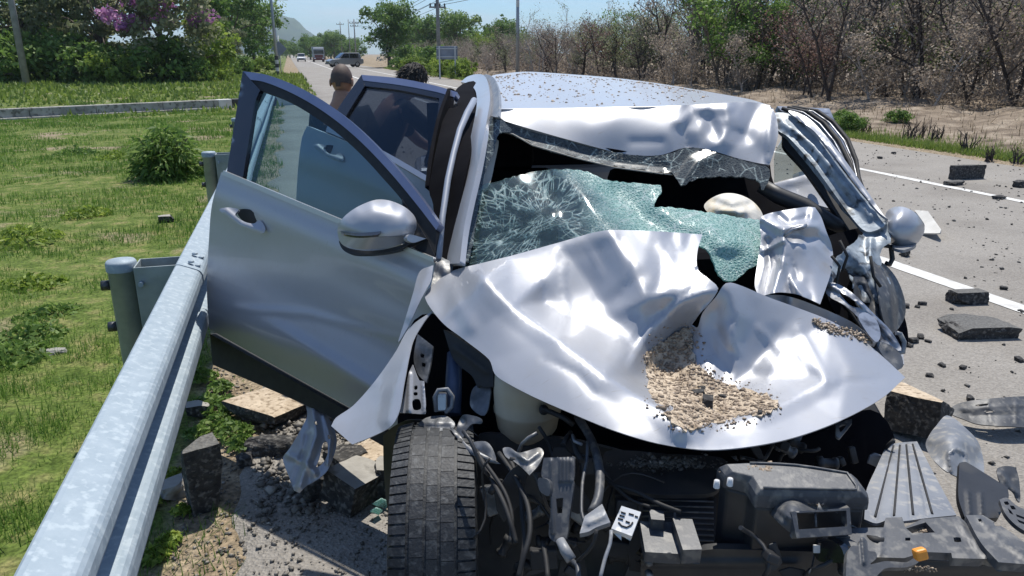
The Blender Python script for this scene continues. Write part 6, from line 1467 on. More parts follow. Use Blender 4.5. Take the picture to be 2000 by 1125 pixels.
for i, (r_, mt, pl) in enumerate([(.006, 'rubber', [(930, 880, 1.9), (960, 935, 1.8), (985, 985, 1.72), (1000, 1030, 1.68), (1008, 1062, 1.66)]), (.006, 'rubber', [(975, 885, 1.86), (1005, 930, 1.78), (1030, 985, 1.7), (1035, 1040, 1.64), (1022, 1090, 1.6), (1012, 1130, 1.58)]),
                             (.006, 'rubber', [(992, 890, 1.84), (1015, 945, 1.76), (1020, 1010, 1.7), (1024, 1060, 1.66), (1015, 1130, 1.6)]), (.011, 'dusty', [(1128, 815, 1.95), (1150, 850, 1.86), (1164, 885, 1.78), (1172, 930, 1.72), (1168, 975, 1.66), (1156, 1000, 1.62)]),
                             (.004, 'dusty', [(1148, 862, 1.8), (1146, 900, 1.76), (1138, 940, 1.7), (1136, 1000, 1.64), (1142, 1020, 1.6)]), (.004, 'greyplas', [(1194, 1036, 1.52), (1192, 1060, 1.5), (1182, 1090, 1.48), (1172, 1130, 1.46)]),
                             (.004, 'rubber', [(1165, 1035, 1.52), (1160, 1060, 1.52), (1145, 1080, 1.53), (1128, 1096, 1.55)]), (.006, 'dusty', [(1118, 1096, 1.56), (1128, 1105, 1.54), (1130, 1130, 1.52)]), (.005, 'rubber', [(948, 905, 1.8), (985, 960, 1.75), (1000, 1010, 1.7), (996, 1060, 1.66)]),
                             (.006, 'rubber', [(1060, 1060, 1.66), (1066, 1090, 1.62), (1070, 1130, 1.58)]), (.005, 'rubber', [(1190, 945, 1.75), (1240, 960, 1.7), (1290, 985, 1.66), (1330, 1000, 1.64)]), (.004, 'rubber', [(1180, 930, 1.78), (1230, 975, 1.7), (1270, 990, 1.66)]),
                             (.007, 'rubber', [(1100, 870, 1.82), (1115, 845, 1.9), (1125, 880, 1.8), (1135, 900, 1.76)]), (.004, 'greyplas', [(1118, 850, 1.86), (1122, 862, 1.82), (1136, 868, 1.8)])]):
    pp = spline([(x, y) for x, y, d in pl], False, 12); dd = np.interp(np.linspace(0, 1, len(pp)), np.linspace(0, 1, len(pl)), [d for _, _, d in pl])
    MB().tube([at(x, y, 'd', d) for (x, y), d in zip(pp, dd)], r_, 7).build("wiring_loom", M[mt], cr)
# engine mass and cross panels, blackened to stand in for the bay's shade
hull("engine_block", [(-.05, [(-.30, .18), (-.32, .55), (.40, .58), (.42, .18)]), (.45, [(-.38, .18), (-.40, .66), (.50, .66), (.50, .18)])], M['inner'], cr, .03)
hull("front_crossmember", [(-.30, [(-.55, .16), (-.55, .26), (.80, .26), (.80, .16)]), (-.20, [(-.55, .16), (-.55, .26), (.80, .26), (.80, .16)])], M['inner'], cr, .01)
sheet("engine_undershield", [(1180, 885), (1230, 880), (1300, 886), (1400, 892), (1420, 905), (1400, 958), (1330, 966), (1250, 962), (1190, 938)], [(1180, 890, 'd', 1.92), (1400, 895, 'd', 1.86), (1330, 962, 'd', 1.74), (1200, 940, 'd', 1.80), (1300, 920, 'd', 1.80)], M['plastic'], cr, step=9, th=.012)
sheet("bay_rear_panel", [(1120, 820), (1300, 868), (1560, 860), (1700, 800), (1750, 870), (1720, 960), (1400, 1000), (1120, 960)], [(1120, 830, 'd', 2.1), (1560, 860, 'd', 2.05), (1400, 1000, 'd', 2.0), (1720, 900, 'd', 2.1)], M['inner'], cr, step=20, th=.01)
sheet("bay_stay", [(1632, 826, 1), (1664, 818, 1), (1664, 826), (1640, 856, 1), (1633, 852)], [(1632, 830, 'd', 1.86), (1664, 820, 'd', 1.88), (1640, 854, 'd', 1.82)], M['steeld'], cr, step=4, th=.006, holes=[[(1640, 832), (1654, 828), (1642, 844)]])

sheet("bay_dark_backing", [(925, 862), (1000, 850), (1120, 860), (1270, 900), (1420, 960), (1420, 1190), (925, 1190)], [(930, 870, 'd', 2.02), (1270, 900, 'd', 1.95), (930, 1180, 'd', 2.06), (1400, 1180, 'd', 1.95)], M['plastic'], cr, step=20, th=.02)  # dark sheet added behind the bay to imitate shade under the bonnet
cl = random.Random(12)
CM = [M['plastic'], M['steeld'], M['plastic'], M['rubber'], M['plastic'], M['rubber']]
for k in range(70):
    x, y = (cl.uniform(935, 1265), cl.uniform(900, 1125)) if k < 46 else (cl.uniform(1395, 1720), cl.uniform(1072, 1130)) if k < 58 else (cl.uniform(1420, 1740), cl.uniform(868, 905))
    d = cl.uniform(1.74, 1.96) if k < 46 else cl.uniform(1.52, 1.55) if k < 58 else cl.uniform(1.84, 1.98); a = cl.uniform(-.7, .7) + (1.57 if cl.random() < .5 else 0); m = cl.choice(CM)
    X_, Y_ = RT * math.cos(a) + UPV * math.sin(a), UPV * math.cos(a) - RT * math.sin(a); p = at(x, y, 'd', d); sc_ = .6 if k >= 46 else 1.0
    t_ = k % 4
    if t_ == 0:
        MB().box(p, (cl.uniform(.03, .09) * sc_, cl.uniform(.012, .04), cl.uniform(.02, .05) * sc_), (X_, FW, Y_)).build("bay_bracket", m, cr, bevel=.004)
    elif t_ == 1:
        q = [p + X_ * (.09 * u_ * sc_) + Y_ * (.03 * math.sin(u_ * 2.2 + k) * sc_) + FW * (.02 * math.cos(u_ * 3 + k)) for u_ in np.linspace(-1, 1, 9)]
        MB().tube(q, cl.choice([.002, .003, .005]), 7).build("bay_hose", m, cr)
    elif t_ == 2:
        w_, h_ = cl.uniform(.03, .08) * sc_, cl.uniform(.02, .05) * sc_
        pts_ = [p + X_ * (w_ * math.cos(q) * cl.uniform(.6, 1.2)) + Y_ * (h_ * math.sin(q) * cl.uniform(.6, 1.2)) for q in np.linspace(0, 6.283, 8)[:-1]]
        MB().prism(pts_, FW * .006).build("bay_plate", m, cr, bevel=.002)
    else:
        MB().lathe(p, [(.001, -.02), (.014, -.02), (.016, -.012), (.012, -.008), (.012, .015), (.017, .018), (.017, .03), (.001, .03)], 14, (X_, FW, Y_)).build("bay_fitting", m, cr)
rad = sheet("radiator_core", [(1200, 965, 1), (1400, 972, 1), (1396, 1080, 1), (1245, 1076, 1)], [(1200, 966, 'd', 1.86), (1400, 972, 'd', 1.82), (1245, 1076, 'd', 1.80)], M['plastic'], cr, step=14, th=.03)
for k in range(9):
    MB().tube([on(rad, 1212 + k * 3, 974 + 11 * k, .003), on(rad, 1394, 980 + 11 * k, .003)], .0025, 5).build("radiator_tube", M['steeld'], rad)
# ---- tyre turned towards the viewer
def big_wheel():
    top = at(848, 851, 'd', 1.95); R = .33; W = .212
    ax = RT * math.cos(.06) + np.cross(ZV, RT) * math.sin(.06)          # axle
    fw = np.cross(ZV, ax); C = top - ZV * R
    X, Y, Z = fw, ZV, ax
    h = W / 2
    w = MB()
    prof_ = [(.20, -h * .86), (.225, -h * .98), (.26, -h * 1.04), (.295, -h * 1.0), (.315, -h * .9), (R - .009, -h * .8), (R - .007, -h * .4), (R - .006, 0), (R - .007, h * .4), (R - .009, h * .8), (.315, h * .9), (.295, h * 1.0), (.26, h * 1.04), (.225, h * .98), (.20, h * .86)]
    w.lathe(C, prof_, 72, (X, Y, Z))
    # tread ribs cut into blocks
    ribs = [(-.97, -.58, 84, .22, .9), (-.50, -.20, 48, .035, 1), (-.12, .12, 48, .03, 1), (.20, .50, 48, .035, 1), (.58, .97, 84, .22, .9)]
    for a0, a1, n, gap, sc in ribs:
        for k in range(n):
            sk = .35 * (a0 + a1) / 2
            t0, t1 = (k + gap / 2 + sk) * 2 * math.pi / n, (k + 1 - gap / 2 + sk) * 2 * math.pi / n
            vs = []
            for rr in (R - .014, R):
                for t in (t0, t1):
                    for a in (a0, a1):
                        rad = rr - (.010 if abs(a) > .9 else .001 * abs(a))
                        vs.append(C + (X * math.cos(t) + Y * math.sin(t)) * rad + Z * (a * h))
            w.add(vs, [(4, 5, 7, 6), (0, 4, 6, 2), (1, 3, 7, 5), (0, 1, 5, 4), (2, 6, 7, 3)])
    o = w.build("front_wheel", M['tyre'], cr)
    MB().lathe(C, [(.001, -h * .5), (.06, -h * .55), (.10, -h * .35), (.17, -h * .7), (.205, -h * .9), (.205, h * .9), (.17, h * .7), (.05, h * .5), (.001, h * .5)], 40, (X, Y, Z)).build("rim", M['rim'], o)
    return C
WC = big_wheel()
sheet("arch_liner", [(748, 850, 1), (770, 832), (800, 820), (860, 826), (930, 850), (950, 900), (930, 880), (880, 858), (800, 850), (772, 870), (768, 1010), (758, 1000), (750, 930)], [(750, 860, 'd', 2.20), (800, 830, 'd', 2.10), (930, 860, 'd', 2.02), (760, 1000, 'd', 2.22), (945, 895, 'd', 2.0)], M['plastic'], cr, step=7, th=.006)
wheel(car(.50, .30, .30), .31, .2, CAR_A, cr)

# ---- front panel, air box and torn plastics
PL = M['dusty']
lid = [(1404, 912, 1), (1447, 910), (1553, 915), (1672, 933, 1), (1694, 963, 1), (1694, 972, 1), (1580, 970), (1478, 968, 1), (1461, 940), (1418, 930, 1)]
ld = [(1404, 912, 'z', .735), (1672, 933, 'z', .735), (1478, 966, 'z', .72)]
abx = MB(); f_ = tps(ld); lp = spline(lid, True, 40)
P3 = [EYE + ray(*p) * d for p, d in zip(lp, f_(lp))]
cen_ = sum(P3) / len(P3)
low = [p - (p - cen_) * .02 - ZV * .03 for p in P3]
abx.prism(low, -ZV * .17); ab_o = abx.build("air_filter_box", M['plastic'], cr, bevel=.006)
m_ = MB(); n_ = len(P3); up_ = [p + ZV * .012 - (p - cen_) * .10 for p in P3]; rim_ = [p + (p - cen_) * .03 - ZV * .012 for p in P3]; rim2 = [p - ZV * .018 for p in rim_]
m_.add(up_ + P3 + rim_ + rim2, [tuple(range(n_))] + [(a * n_ + k, (a + 1) * n_ + k, (a + 1) * n_ + (k + 1) % n_, a * n_ + (k + 1) % n_) for a in range(3) for k in range(n_)] + [tuple(reversed(range(3 * n_, 4 * n_)))])
lid_o = m_.build("lid", M['dusty'], ab_o, bevel=.003)
MB().tube([p + ZV * .0135 - (p - cen_) * .16 for p in P3[int(n_ * .1):int(n_ * .9)]], .003, 6).build("lid_rib", M['dusty'], ab_o)
for (x, y) in ((1400, 944), (1426, 940)): MB().lathe(at(x, y, 'd', 1.60), [(.001, .008), (.006, .007), (.007, -.01)], 8).build("clip", M['labelw'], ab_o)
# intake snout
so = sheet("intake_frame", [(1545, 999, 1), (1660, 992, 1), (1664, 1044, 1), (1556, 1051, 1)], [(1545, 999, 'd', 1.50), (1660, 992, 'd', 1.52), (1556, 1051, 'd', 1.48)], M['dusty'], cr, step=6, th=.02, holes=[[(1556, 1002, 1), (1653, 997, 1), (1655, 1028, 1), (1560, 1034, 1)]])
sheet("intake_duct", [(1500, 1000, 1), (1508, 980), (1530, 970), (1600, 966), (1640, 976), (1660, 992, 1), (1545, 999, 1), (1552, 1046, 1), (1530, 1030)], [(1500, 1000, 'd', 1.58), (1600, 966, 'd', 1.62), (1660, 992, 'd', 1.525), (1545, 999, 'd', 1.505), (1552, 1046, 'd', 1.50)], M['dusty'], so, [([(1510, 1004), (1535, 1028)], .006, 4, 'tent'), ([(1515, 990), (1546, 1015)], .006, 4, 'tent')], step=5, th=.006)
sheet("intake_inside", [(1556, 1002, 1), (1653, 997, 1), (1655, 1028, 1), (1560, 1034, 1)], [(1556, 1002, 'd', 1.60), (1653, 997, 'd', 1.62), (1560, 1034, 'd', 1.58)], M['inner'], so, step=12, th=.004)
MB().tube([at(1592, 1000, 'd', 1.515), at(1594, 1030, 'd', 1.50)], .0025, 5).build("intake_divider", M['dusty'], so)
# slatted deflector
sheet("slatted_deflector", [(1732, 868, 1), (1762, 864), (1791, 862, 1), (1830, 936), (1868, 1006, 1), (1810, 1012), (1760, 1018), (1738, 1014), (1712, 1022), (1688, 1014, 1), (1690, 985), (1693, 955), (1712, 912)],
      [(1732, 868, 'd', 1.98), (1791, 862, 'd', 1.98), (1868, 1006, 'd', 1.62), (1690, 1012, 'd', 1.60), (1770, 900, 'd', 1.86), (1760, 960, 'd', 1.70)], M['greyplas'], cr,
      [([(1745 + 12 * k, 866 - k), (1700 + 34 * k + 10, 1016 - 2 * k)], -.006, 3.2, 'tent') for k in range(4)] + [([(1712, 908), (1760, 900), (1812, 900)], .012, 12, 'sm')], step=3.6, th=.006)
dfl = bpy.data.objects["slatted_deflector"]
for k in range(4):
    a_, b_ = np.array([1746 + 12 * k, 868 - k]), np.array([1708 + 38 * k, 1014 - 2 * k])
    MB().tube([on(dfl, *(a_ + (b_ - a_) * t), .0008) for t in np.linspace(0.02, .97, 14)], .0026, 6).build("rib", M['rubber'], dfl)
# radiator support: top plates and dark face
plate = [(1612, 1038, 1), (1640, 1032), (1726, 1030, 1), (1730, 1011, 1), (1762, 1010, 1), (1768, 1030, 1), (1800, 1014, 1), (1872, 1008, 1), (1884, 1018, 1), (1944, 1092, 1), (1860, 1090, 1), (1858, 1080, 1), (1806, 1078, 1), (1766, 1090, 1), (1700, 1088, 1), (1682, 1068, 1), (1640, 1066, 1)]
pd = [(1612, 1040, 'z', .66), (1872, 1010, 'z', .66), (1766, 1088, 'z', .65)]
rs = sheet("radiator_support", plate, pd, PL, cr, [([(1720, 1035), (1720, 1085)], .006, 4, 'tent'), ([(1870, 1020), (1925, 1088)], .008, 5, 'tent')], step=7, th=.02, holes=[[(1770, 1032, 1), (1808, 1020, 1), (1826, 1040, 1), (1782, 1042, 1)], [(1862, 1050), (1876, 1050), (1878, 1058), (1864, 1058)], [(1768, 1050), (1778, 1050), (1778, 1056), (1768, 1056)]])
sheet("support_end_plate", [(1886, 1006, 1), (1920, 1006, 1), (1975, 1040), (2030, 1082, 1), (2030, 1104, 1), (1950, 1098, 1), (1916, 1060)], [(1886, 1008, 'z', .67), (1920, 1006, 'z', .67), (1960, 1096, 'z', .66)], PL, rs, [([(1912, 1012), (1960, 1060), (2010, 1095)], .006, 4, 'tent')], step=7, th=.02, holes=[[(1940, 1020), (1952, 1020), (1956, 1027), (1944, 1027)], [(1910, 1014), (1916, 1013), (1918, 1018), (1912, 1019)]])
sheet("support_plate", [(1250, 1018, 1), (1312, 1020, 1), (1331, 1082, 1), (1260, 1078, 1)], [(1250, 1018, 'z', .60), (1312, 1020, 'z', .60), (1260, 1078, 'z', .585)], PL, rs, step=8, th=.03)
sheet("support_plate", [(1314, 1012, 1), (1352, 1014, 1), (1371, 1073, 1), (1334, 1074, 1)], [(1314, 1012, 'z', .625), (1352, 1014, 'z', .625), (1334, 1074, 'z', .61)], PL, rs, step=8, th=.04)
sheet("support_plate", [(1268, 995, 1), (1296, 998, 1), (1298, 1016, 1), (1272, 1014, 1)], [(1268, 995, 'z', .63), (1296, 998, 'z', .63), (1272, 1014, 'z', .625)], PL, rs, step=6, th=.05)
sheet("support_face", [(1252, 1080, 1), (1335, 1084), (1372, 1075), (1400, 1072, 1), (1600, 1078), (1690, 1082, 1), (1706, 1090), (1950, 1100), (2060, 1108, 1), (2060, 1180, 1), (1250, 1180, 1)], [(1252, 1082, 'd', 1.66), (1690, 1084, 'd', 1.56), (2060, 1110, 'd', 1.60), (1250, 1180, 'd', 1.70), (2060, 1180, 'd', 1.63)], M['plastic'], rs,
      [([(1260, 1100), (1560, 1100)], .01, 10, 'tent'), ([(1720, 1108), (2050, 1114)], .012, 6, 'tent')], step=9, th=.02)
for (x, y) in ((1267, 1098), (1268, 1122)): MB().lathe(at(x, y, 'd', 1.64), [(.001, -.012), (.006, -.012), (.009, -.006), (.009, .01)], 10, (RT, UPV, FW)).build("bolt", M['steeld'], rs)
sheet("bonnet_latch", [(1652, 1130, 1), (1655, 1080), (1664, 1066), (1676, 1066), (1680, 1052), (1686, 1049), (1694, 1058), (1696, 1075), (1710, 1078), (1712, 1090), (1700, 1102), (1730, 1096), (1770, 1098), (1786, 1090), (1794, 1098), (1770, 1108), (1730, 1110), (1708, 1130, 1)], [(1655, 1100, 'd', 1.42), (1690, 1055, 'd', 1.46), (1790, 1095, 'd', 1.44)], M['dusty'], rs, [([(1684, 1052), (1688, 1100)], .008, 5, 'tent')], step=4, th=.014)
MB().box(at(1797, 1082, 'd', 1.42), (.024, .02, .022), (RT * .97 + UPV * .24, FW, UPV * .97 - RT * .24)).build("latch_knob", M['orange'], rs, bevel=.005)
MB().box(at(1602, 1072, 'd', 1.53), (.028, .004, .016), (RT, FW, UPV)).build("sticker", M['labelw'], rs)
sheet("headlamp_shell", [(1600, 1044, 1), (1640, 1066), (1652, 1100, 1), (1600, 1096), (1588, 1070)], [(1600, 1046, 'd', 1.53), (1650, 1098, 'd', 1.48), (1590, 1072, 'd', 1.54)], M['trim'], rs, step=6, th=.02)
sheet("inner_arch_liner", [(1828, 832), (1846, 812), (1862, 816), (1882, 832), (1912, 866), (1922, 922), (1900, 936), (1858, 926), (1824, 900), (1808, 870), (1816, 848)], [(1846, 814, 'd', 2.20), (1912, 868, 'd', 2.10), (1900, 934, 'd', 1.96), (1812, 870, 'd', 2.08), (1860, 870, 'd', 2.0)], M['greyplas'], cr,
      [([(1858, 920), (1852, 885), (1868, 876), (1886, 885), (1890, 930)], .012, 4, 'tent'), ([(1820, 860), (1860, 850), (1905, 870)], .015, 12, 'sm')], step=4.5, th=.004, dents=(10, .012, 22))
sheet("splash_guard", [(1874, 904, 1), (1886, 902), (1920, 922), (1968, 952, 1), (1970, 972), (1956, 1000), (1950, 1012, 1), (1884, 1010, 1), (1872, 970)], [(1876, 906, 'd', 1.86), (1968, 955, 'd', 1.80), (1884, 1008, 'd', 1.66)], M['plastic'], cr, [([(1890, 960), (1894, 1005)], .01, 5, 'tent'), ([(1915, 965), (1918, 1005)], .01, 5, 'tent')], step=5, th=.012)
lt = sheet("grille_lattice", [(1952, 976, 1), (1966, 972), (1990, 990), (2030, 1002, 1), (2030, 1050, 1), (1990, 1030), (1964, 1004)], [(1952, 976, 'd', 1.70), (1990, 990, 'd', 1.68), (1990, 1030, 'd', 1.62)], M['dusty'], cr, step=4, th=.01,
      holes=[[(1960, 980, 1), (1968, 979, 1), (1972, 985, 1), (1964, 987, 1)], [(1972, 987, 1), (1980, 988, 1), (1985, 995, 1), (1976, 995, 1)], [(1968, 992, 1), (1975, 998, 1), (1980, 1006, 1), (1972, 1002, 1)], [(1984, 1004, 1), (2022, 1018, 1), (2022, 1022, 1), (1986, 1009, 1)], [(1986, 1014, 1), (2022, 1028, 1), (2022, 1033, 1), (1990, 1020, 1)]])

# ================================================================== LOOSE WRECKAGE AND RUBBLE
M['asph_top'] = road_mat("asphalt_wearing_face", (.10, .098, .092), (.17, .165, .155), (.24, .235, .22), (.06, .058, .055))
M['asph'] = pmat("broken_asphalt_with_shade", (.022, .021, .021), (.065, .062, .058), 30, rough=.95, bump=.9, bscale=60, dist=.012, c3=(.16, .15, .135), scale3=55)  # broken faces, near-black because the shade of chunk sides is painted in
M['tan'] = pmat("sandy_base_course", (.42, .335, .24), (.58, .48, .36), 18, rough=.95, bump=.7, bscale=70, dist=.008, c3=(.24, .18, .12), scale3=40)
M['gravel'] = leafmat("sandy_gravel", (.18, .135, .095), (.42, .33, .24), (.54, .46, .37), sub=0)
M['grit'] = leafmat("dark_grit", (.035, .033, .030), (.14, .132, .12), (.30, .28, .25), sub=0)
M['shgrit'] = leafmat("shoulder_gravel", (.09, .082, .07), (.26, .24, .21), (.46, .42, .36), sub=0)
def chunk(name, loc, size, rz, seed, label, group, mats, tilt=(0, 0), ncut=6, amp=.12):
    rr = random.Random(seed)
    bm = bmesh.new(); bmesh.ops.create_cube(bm, size=2)
    bmesh.ops.subdivide_edges(bm, edges=bm.edges[:], cuts=5, use_grid_fill=True)
    for _ in range(ncut):
        n = Vector((rr.gauss(0, 1), rr.gauss(0, 1), rr.gauss(0, .7))).normalized()
        r_ = bmesh.ops.bisect_plane(bm, geom=bm.verts[:] + bm.edges[:] + bm.faces[:], plane_co=n * rr.uniform(.85, 1.15), plane_no=n, clear_outer=True)
        ed = [e for e in r_['geom_cut'] if isinstance(e, bmesh.types.BMEdge)]
        if ed:
            try: bmesh.ops.contextual_create(bm, geom=ed)
            except Exception: pass
    bmesh.ops.triangulate(bm, faces=bm.faces[:])
    big = [e for e in bm.edges if e.calc_length() > .55]
    if big: bmesh.ops.subdivide_edges(bm, edges=big, cuts=2); bmesh.ops.triangulate(bm, faces=bm.faces[:])
    for v in bm.verts:
        k = mnoise.fractal(Vector(v.co) * 1.6 + Vector((seed * 3.1, 0, 0)), 1.0, 2.0, 4)
        top = max(0, v.co.z) > .8
        v.co += Vector(v.co).normalized() * k * amp * (.35 if top else 1.3)
    R_ = Matrix.Rotation(rz, 3, 'Z') @ Matrix.Rotation(tilt[0], 3, 'X') @ Matrix.Rotation(tilt[1], 3, 'Y')
    for v in bm.verts: v.co = R_ @ Vector((v.co.x * size[0] / 2, v.co.y * size[1] / 2, v.co.z * size[2] / 2))
    zmin = min(v.co.z for v in bm.verts)
    for v in bm.verts: v.co.z -= zmin + .012 * (1 if size[2] > .05 else .5)
    bm.normal_update()
    up = R_ @ Vector((0, 0, 1))
    for f in bm.faces: f.material_index = 0 if f.normal.dot(up) > .82 else 1  # faces off the top take the material with painted shade
    me = bpy.data.meshes.new(name); bm.to_mesh(me); bm.free()
    for m in mats: me.materials.append(m)
    o = bpy.data.objects.new(name, me); o.location = loc
    return link(o, None, label, "rubble", group)
A_ = [M['asph_top'], M['asph']]; AA = [M['asph'], M['asph']]; TT = [M['tan'], M['asph']]
G1, G2 = "asphalt pieces on the open road", "rubble between guardrail and wreck"
def gl(x, y): return tuple(at(x, y))
chunk("asphalt_chunk", gl(1887, 349), (.50, .10, .19), .0, 1, "long dark asphalt slab on its edge beyond the far edge line", G1, AA, (0, 0), 3, .06)
chunk("asphalt_chunk", gl(1864, 361), (.28, .12, .06), .2, 2, "small flat asphalt piece below the upright slab", G1, A_)
chunk("asphalt_chunk", gl(1886, 590), (.22, .13, .09), -.15, 3, "blocky asphalt lump lying on the lane line", G1, A_)
chunk("asphalt_chunk", gl(1906, 650), (.38, .22, .085), -.2, 14, "largest flat asphalt slab just below the lane line", G1, A_, (.05, 0), 5, .08)
chunk("asphalt_chunk", gl(1995, 365), (.22, .12, .09), .2, 5, "asphalt lump at the right picture edge past the edge line", G1, AA)
chunk("asphalt_chunk", gl(1768, 500), (.07, .06, .06), .2, 6, "small asphalt lump below the road side mirror", G1, AA)
chunk("asphalt_chunk", gl(1950, 388), (.16, .10, .04), .2, 16, "small dark piece lying on the far edge line", G1, AA)
for i, (x, y, s) in enumerate([(1785, 668, .06), (1797, 660, .05), (1772, 676, .05), (1800, 595, .05), (1770, 600, .05), (1812, 668, .035), (1920, 790, .05), (1895, 782, .05), (1718, 310, .08), (1745, 300, .07), (1792, 600, .04), (1840, 715, .04), (1815, 735, .04), (1880, 720, .04), (1990, 705, .05), (1960, 565, .05)]):
    chunk("asphalt_lump", gl(x, y), (s * 1.0, s * .7, s * .5), i, 20 + i, "fist-sized asphalt lump scattered on the road", "small asphalt lumps on the road", AA)
chunk("base_block", tuple(at(1788, 840, 'z', 0)), (.21, .23, .17), .5, 40, "big block of sandy base course leaning against the wreck's front corner", G1, TT, (-.12, .10), 5, .07)
chunk("asphalt_chunk", gl(405, 986), (.125, .09, .27), .35, 41, "tall dark asphalt block standing on end beside the guardrail", G2, A_, (.06, -.03), 3, .05)
chunk("base_slab", tuple(at(545, 795, 'z', .0)), (.32, .38, .085), -.75, 42, "broad tan slab under the open front door", G2, TT, (0, .02), 4, .06)
chunk("base_slab", tuple(at(735, 905, 'z', .0)), (.24, .20, .08), .3, 48, "tan slab piece under the bent wing tip", G2, TT, (0, .05), 4, .08)
chunk("asphalt_chunk", gl(700, 975), (.20, .15, .13), .7, 43, "grey angular chunk left of the front tyre", G2, [M['concrete'], M['asph']], (.2, .1))
chunk("asphalt_chunk", gl(625, 962), (.14, .10, .08), .2, 44, "dark chunk beneath the torn silver bracket", G2, AA)
chunk("asphalt_chunk", gl(748, 965), (.10, .09, .14), 1.2, 45, "rough clod against the front tyre", G2, [M['concrete'], M['asph']])
chunk("asphalt_chunk", gl(690, 915), (.17, .14, .09), .5, 46, "dark crumbled clod behind the grey angular chunk", G2, AA, (0, 0), 7, .2)
chunk("asphalt_chunk", gl(342, 962), (.10, .08, .06), .4, 47, "pale stone left of the tall asphalt block", G2, [M['concrete'], M['concrete']])
chunk("asphalt_chunk", gl(388, 806), (.10, .07, .06), .1, 49, "grey stone among the weeds near the guardrail", G2, [M['concrete'], M['asph']])
chunk("asphalt_chunk", gl(478, 905), (.06, .05, .04), .1, 50, "small brown clod behind the tall asphalt block", G2, AA)
chunk("asphalt_chunk", gl(540, 880), (.22, .10, .07), -.4, 51, "dark crumbled edge in front of the tan slab", G2, AA, (0, 0), 7, .2)
chunk("verge_stone", gl(112, 690), (.10, .06, .03), .2, 52, "pale flat stone in the grass left of the guardrail", None, [M['concrete'], M['concrete']])
chunk("verge_stone", gl(325, 432), (.14, .08, .07), .2, 53, "dark stone in the grass behind the guardrail", None, [M['concrete'], M['asph']])

def pebbles(name, P, S, mat, label, seed, parent=None, flat=.7):
    """P points, S sizes: one small angular stone each"""
    r = np.random.default_rng(seed); n = len(P); P = np.asarray(P, float); S = np.asarray(S, float)
    base = np.array([[1, 0, 0], [-1, 0, 0], [0, 1, 0], [0, -1, 0], [0, 0, 1], [0, 0, -1]], float)
    F_ = np.array([[0, 2, 4], [2, 1, 4], [1, 3, 4], [3, 0, 4], [2, 0, 5], [1, 2, 5], [3, 1, 5], [0, 3, 5]])
    V = base[None] * r.uniform(.55, 1.25, (n, 6, 1)) + r.normal(0, .18, (n, 6, 3))
    V[..., 2] *= flat
    a = r.random(n) * 6.283; c, s = np.cos(a)[:, None], np.sin(a)[:, None]
    x = V[..., 0] * c - V[..., 1] * s; y = V[..., 0] * s + V[..., 1] * c
    V = np.stack([x, y, V[..., 2]], -1) * S[:, None, None] + P[:, None, :]
    me = np_mesh(name, V.reshape(-1, 3), (F_[None] + (np.arange(n) * 6)[:, None, None]).reshape(-1, 3), mat)
    set_attr(me, "rnd", np.repeat(np.clip(r.normal(.45, .25, n), 0, 1), 6))
    return link(bpy.data.objects.new(name, me), parent, label, "gravel" if parent is None else None, kind="stuff")
r = np.random.default_rng(31); n = 5200
yy = 1.0 * (16 / 1.0) ** r.random(n); xx = 1.6 + 8.6 * r.random(n)
k = (fbm(xx, yy, 1.1, 3) + .3 > r.random(n) * 1.0 - .35)
xx, yy = xx[k], yy[k]; s = .003 + .0075 * r.random(len(xx)) ** 3 * 2.2 + .0006 * yy
pebbles("road_grit", np.stack([xx, yy, .3 * s], 1), s, M['grit'], "dark asphalt crumbs strewn over the road", 32)
n = 9000; yy = 1.1 + 2.9 * r.random(n) ** 1.1; xx = -.52 + 1.25 * r.random(n) ** 1.15; s = .0025 + .010 * r.random(n) ** 4
zz = np.where(xx < road_left(yy) + .03, terrain(xx, yy), 0) + .3 * s
pebbles("shoulder_gravel", np.stack([xx, yy, zz], 1), s, M['shgrit'], "loose gravel on the shoulder between guardrail and wreck", 33)
n = 900; yy = 2.45 + .75 * r.random(n); xx = -.25 + .55 * r.random(n); s = .006 + .022 * r.random(n) ** 3
pebbles("broken_stones", np.stack([xx, yy, .35 * s], 1), s, M['shgrit'], "heap of broken stones beside the front tyre", 34)

# gravel thrown on the bonnet
gout = [(1262, 692), (1300, 662), (1338, 640), (1354, 650), (1354, 700), (1372, 722), (1400, 742), (1440, 757), (1498, 772), (1518, 790), (1500, 806), (1440, 812), (1400, 826), (1350, 838), (1332, 838), (1305, 812), (1274, 778), (1264, 730)]
gl_ = spline(gout, True, 20); cxy = gl_.mean(0)
gc = []
for p in gl_[::2]: gc.append((p[0], p[1], 'd', ob_depth[hood.name]([p])[0] - .004))
for t in (.35, .65):
    for p in gl_[::3]:
        q = cxy + (p - cxy) * t; gc.append((q[0], q[1], 'd', ob_depth[hood.name]([q])[0] - .018 * (1.3 - t)))
gs = sheet("gravel_heap", gout, gc, M['tan'], None, label="sandy gravel heap spilled in the hollow of the bonnet", cat="gravel", kind="stuff", step=6, th=.004, dents=(40, .005, 14), rough_edge=5, lam=1e-5)
pts = []; r = np.random.default_rng(41); lo_, hi_ = gl_.min(0), gl_.max(0)
while len(pts) < 5200:
    q = r.uniform(lo_ - 8, hi_ + 8)
    ins = inside(q[None], gl_)[0]
    if ins or (np.hypot(*(gl_ - q).T).min() < 26 * r.random() ** 2.5 and inside(q[None], spline(hood_out, True, 20))[0]):
        pts.append((q[0], q[1], ins))
pts = np.array(pts); dg = ob_depth[gs.name](pts[:, :2]); dh = ob_depth[hood.name](pts[:, :2])
d_ = np.where(pts[:, 2] > 0, np.minimum(dg, dh - .003), dh - .002)
W = EYE + (FW + RT * ((pts[:, :1] - 1000) / FOC) + UPV * ((562.5 - pts[:, 1:2]) / FOC)) * d_[:, None]
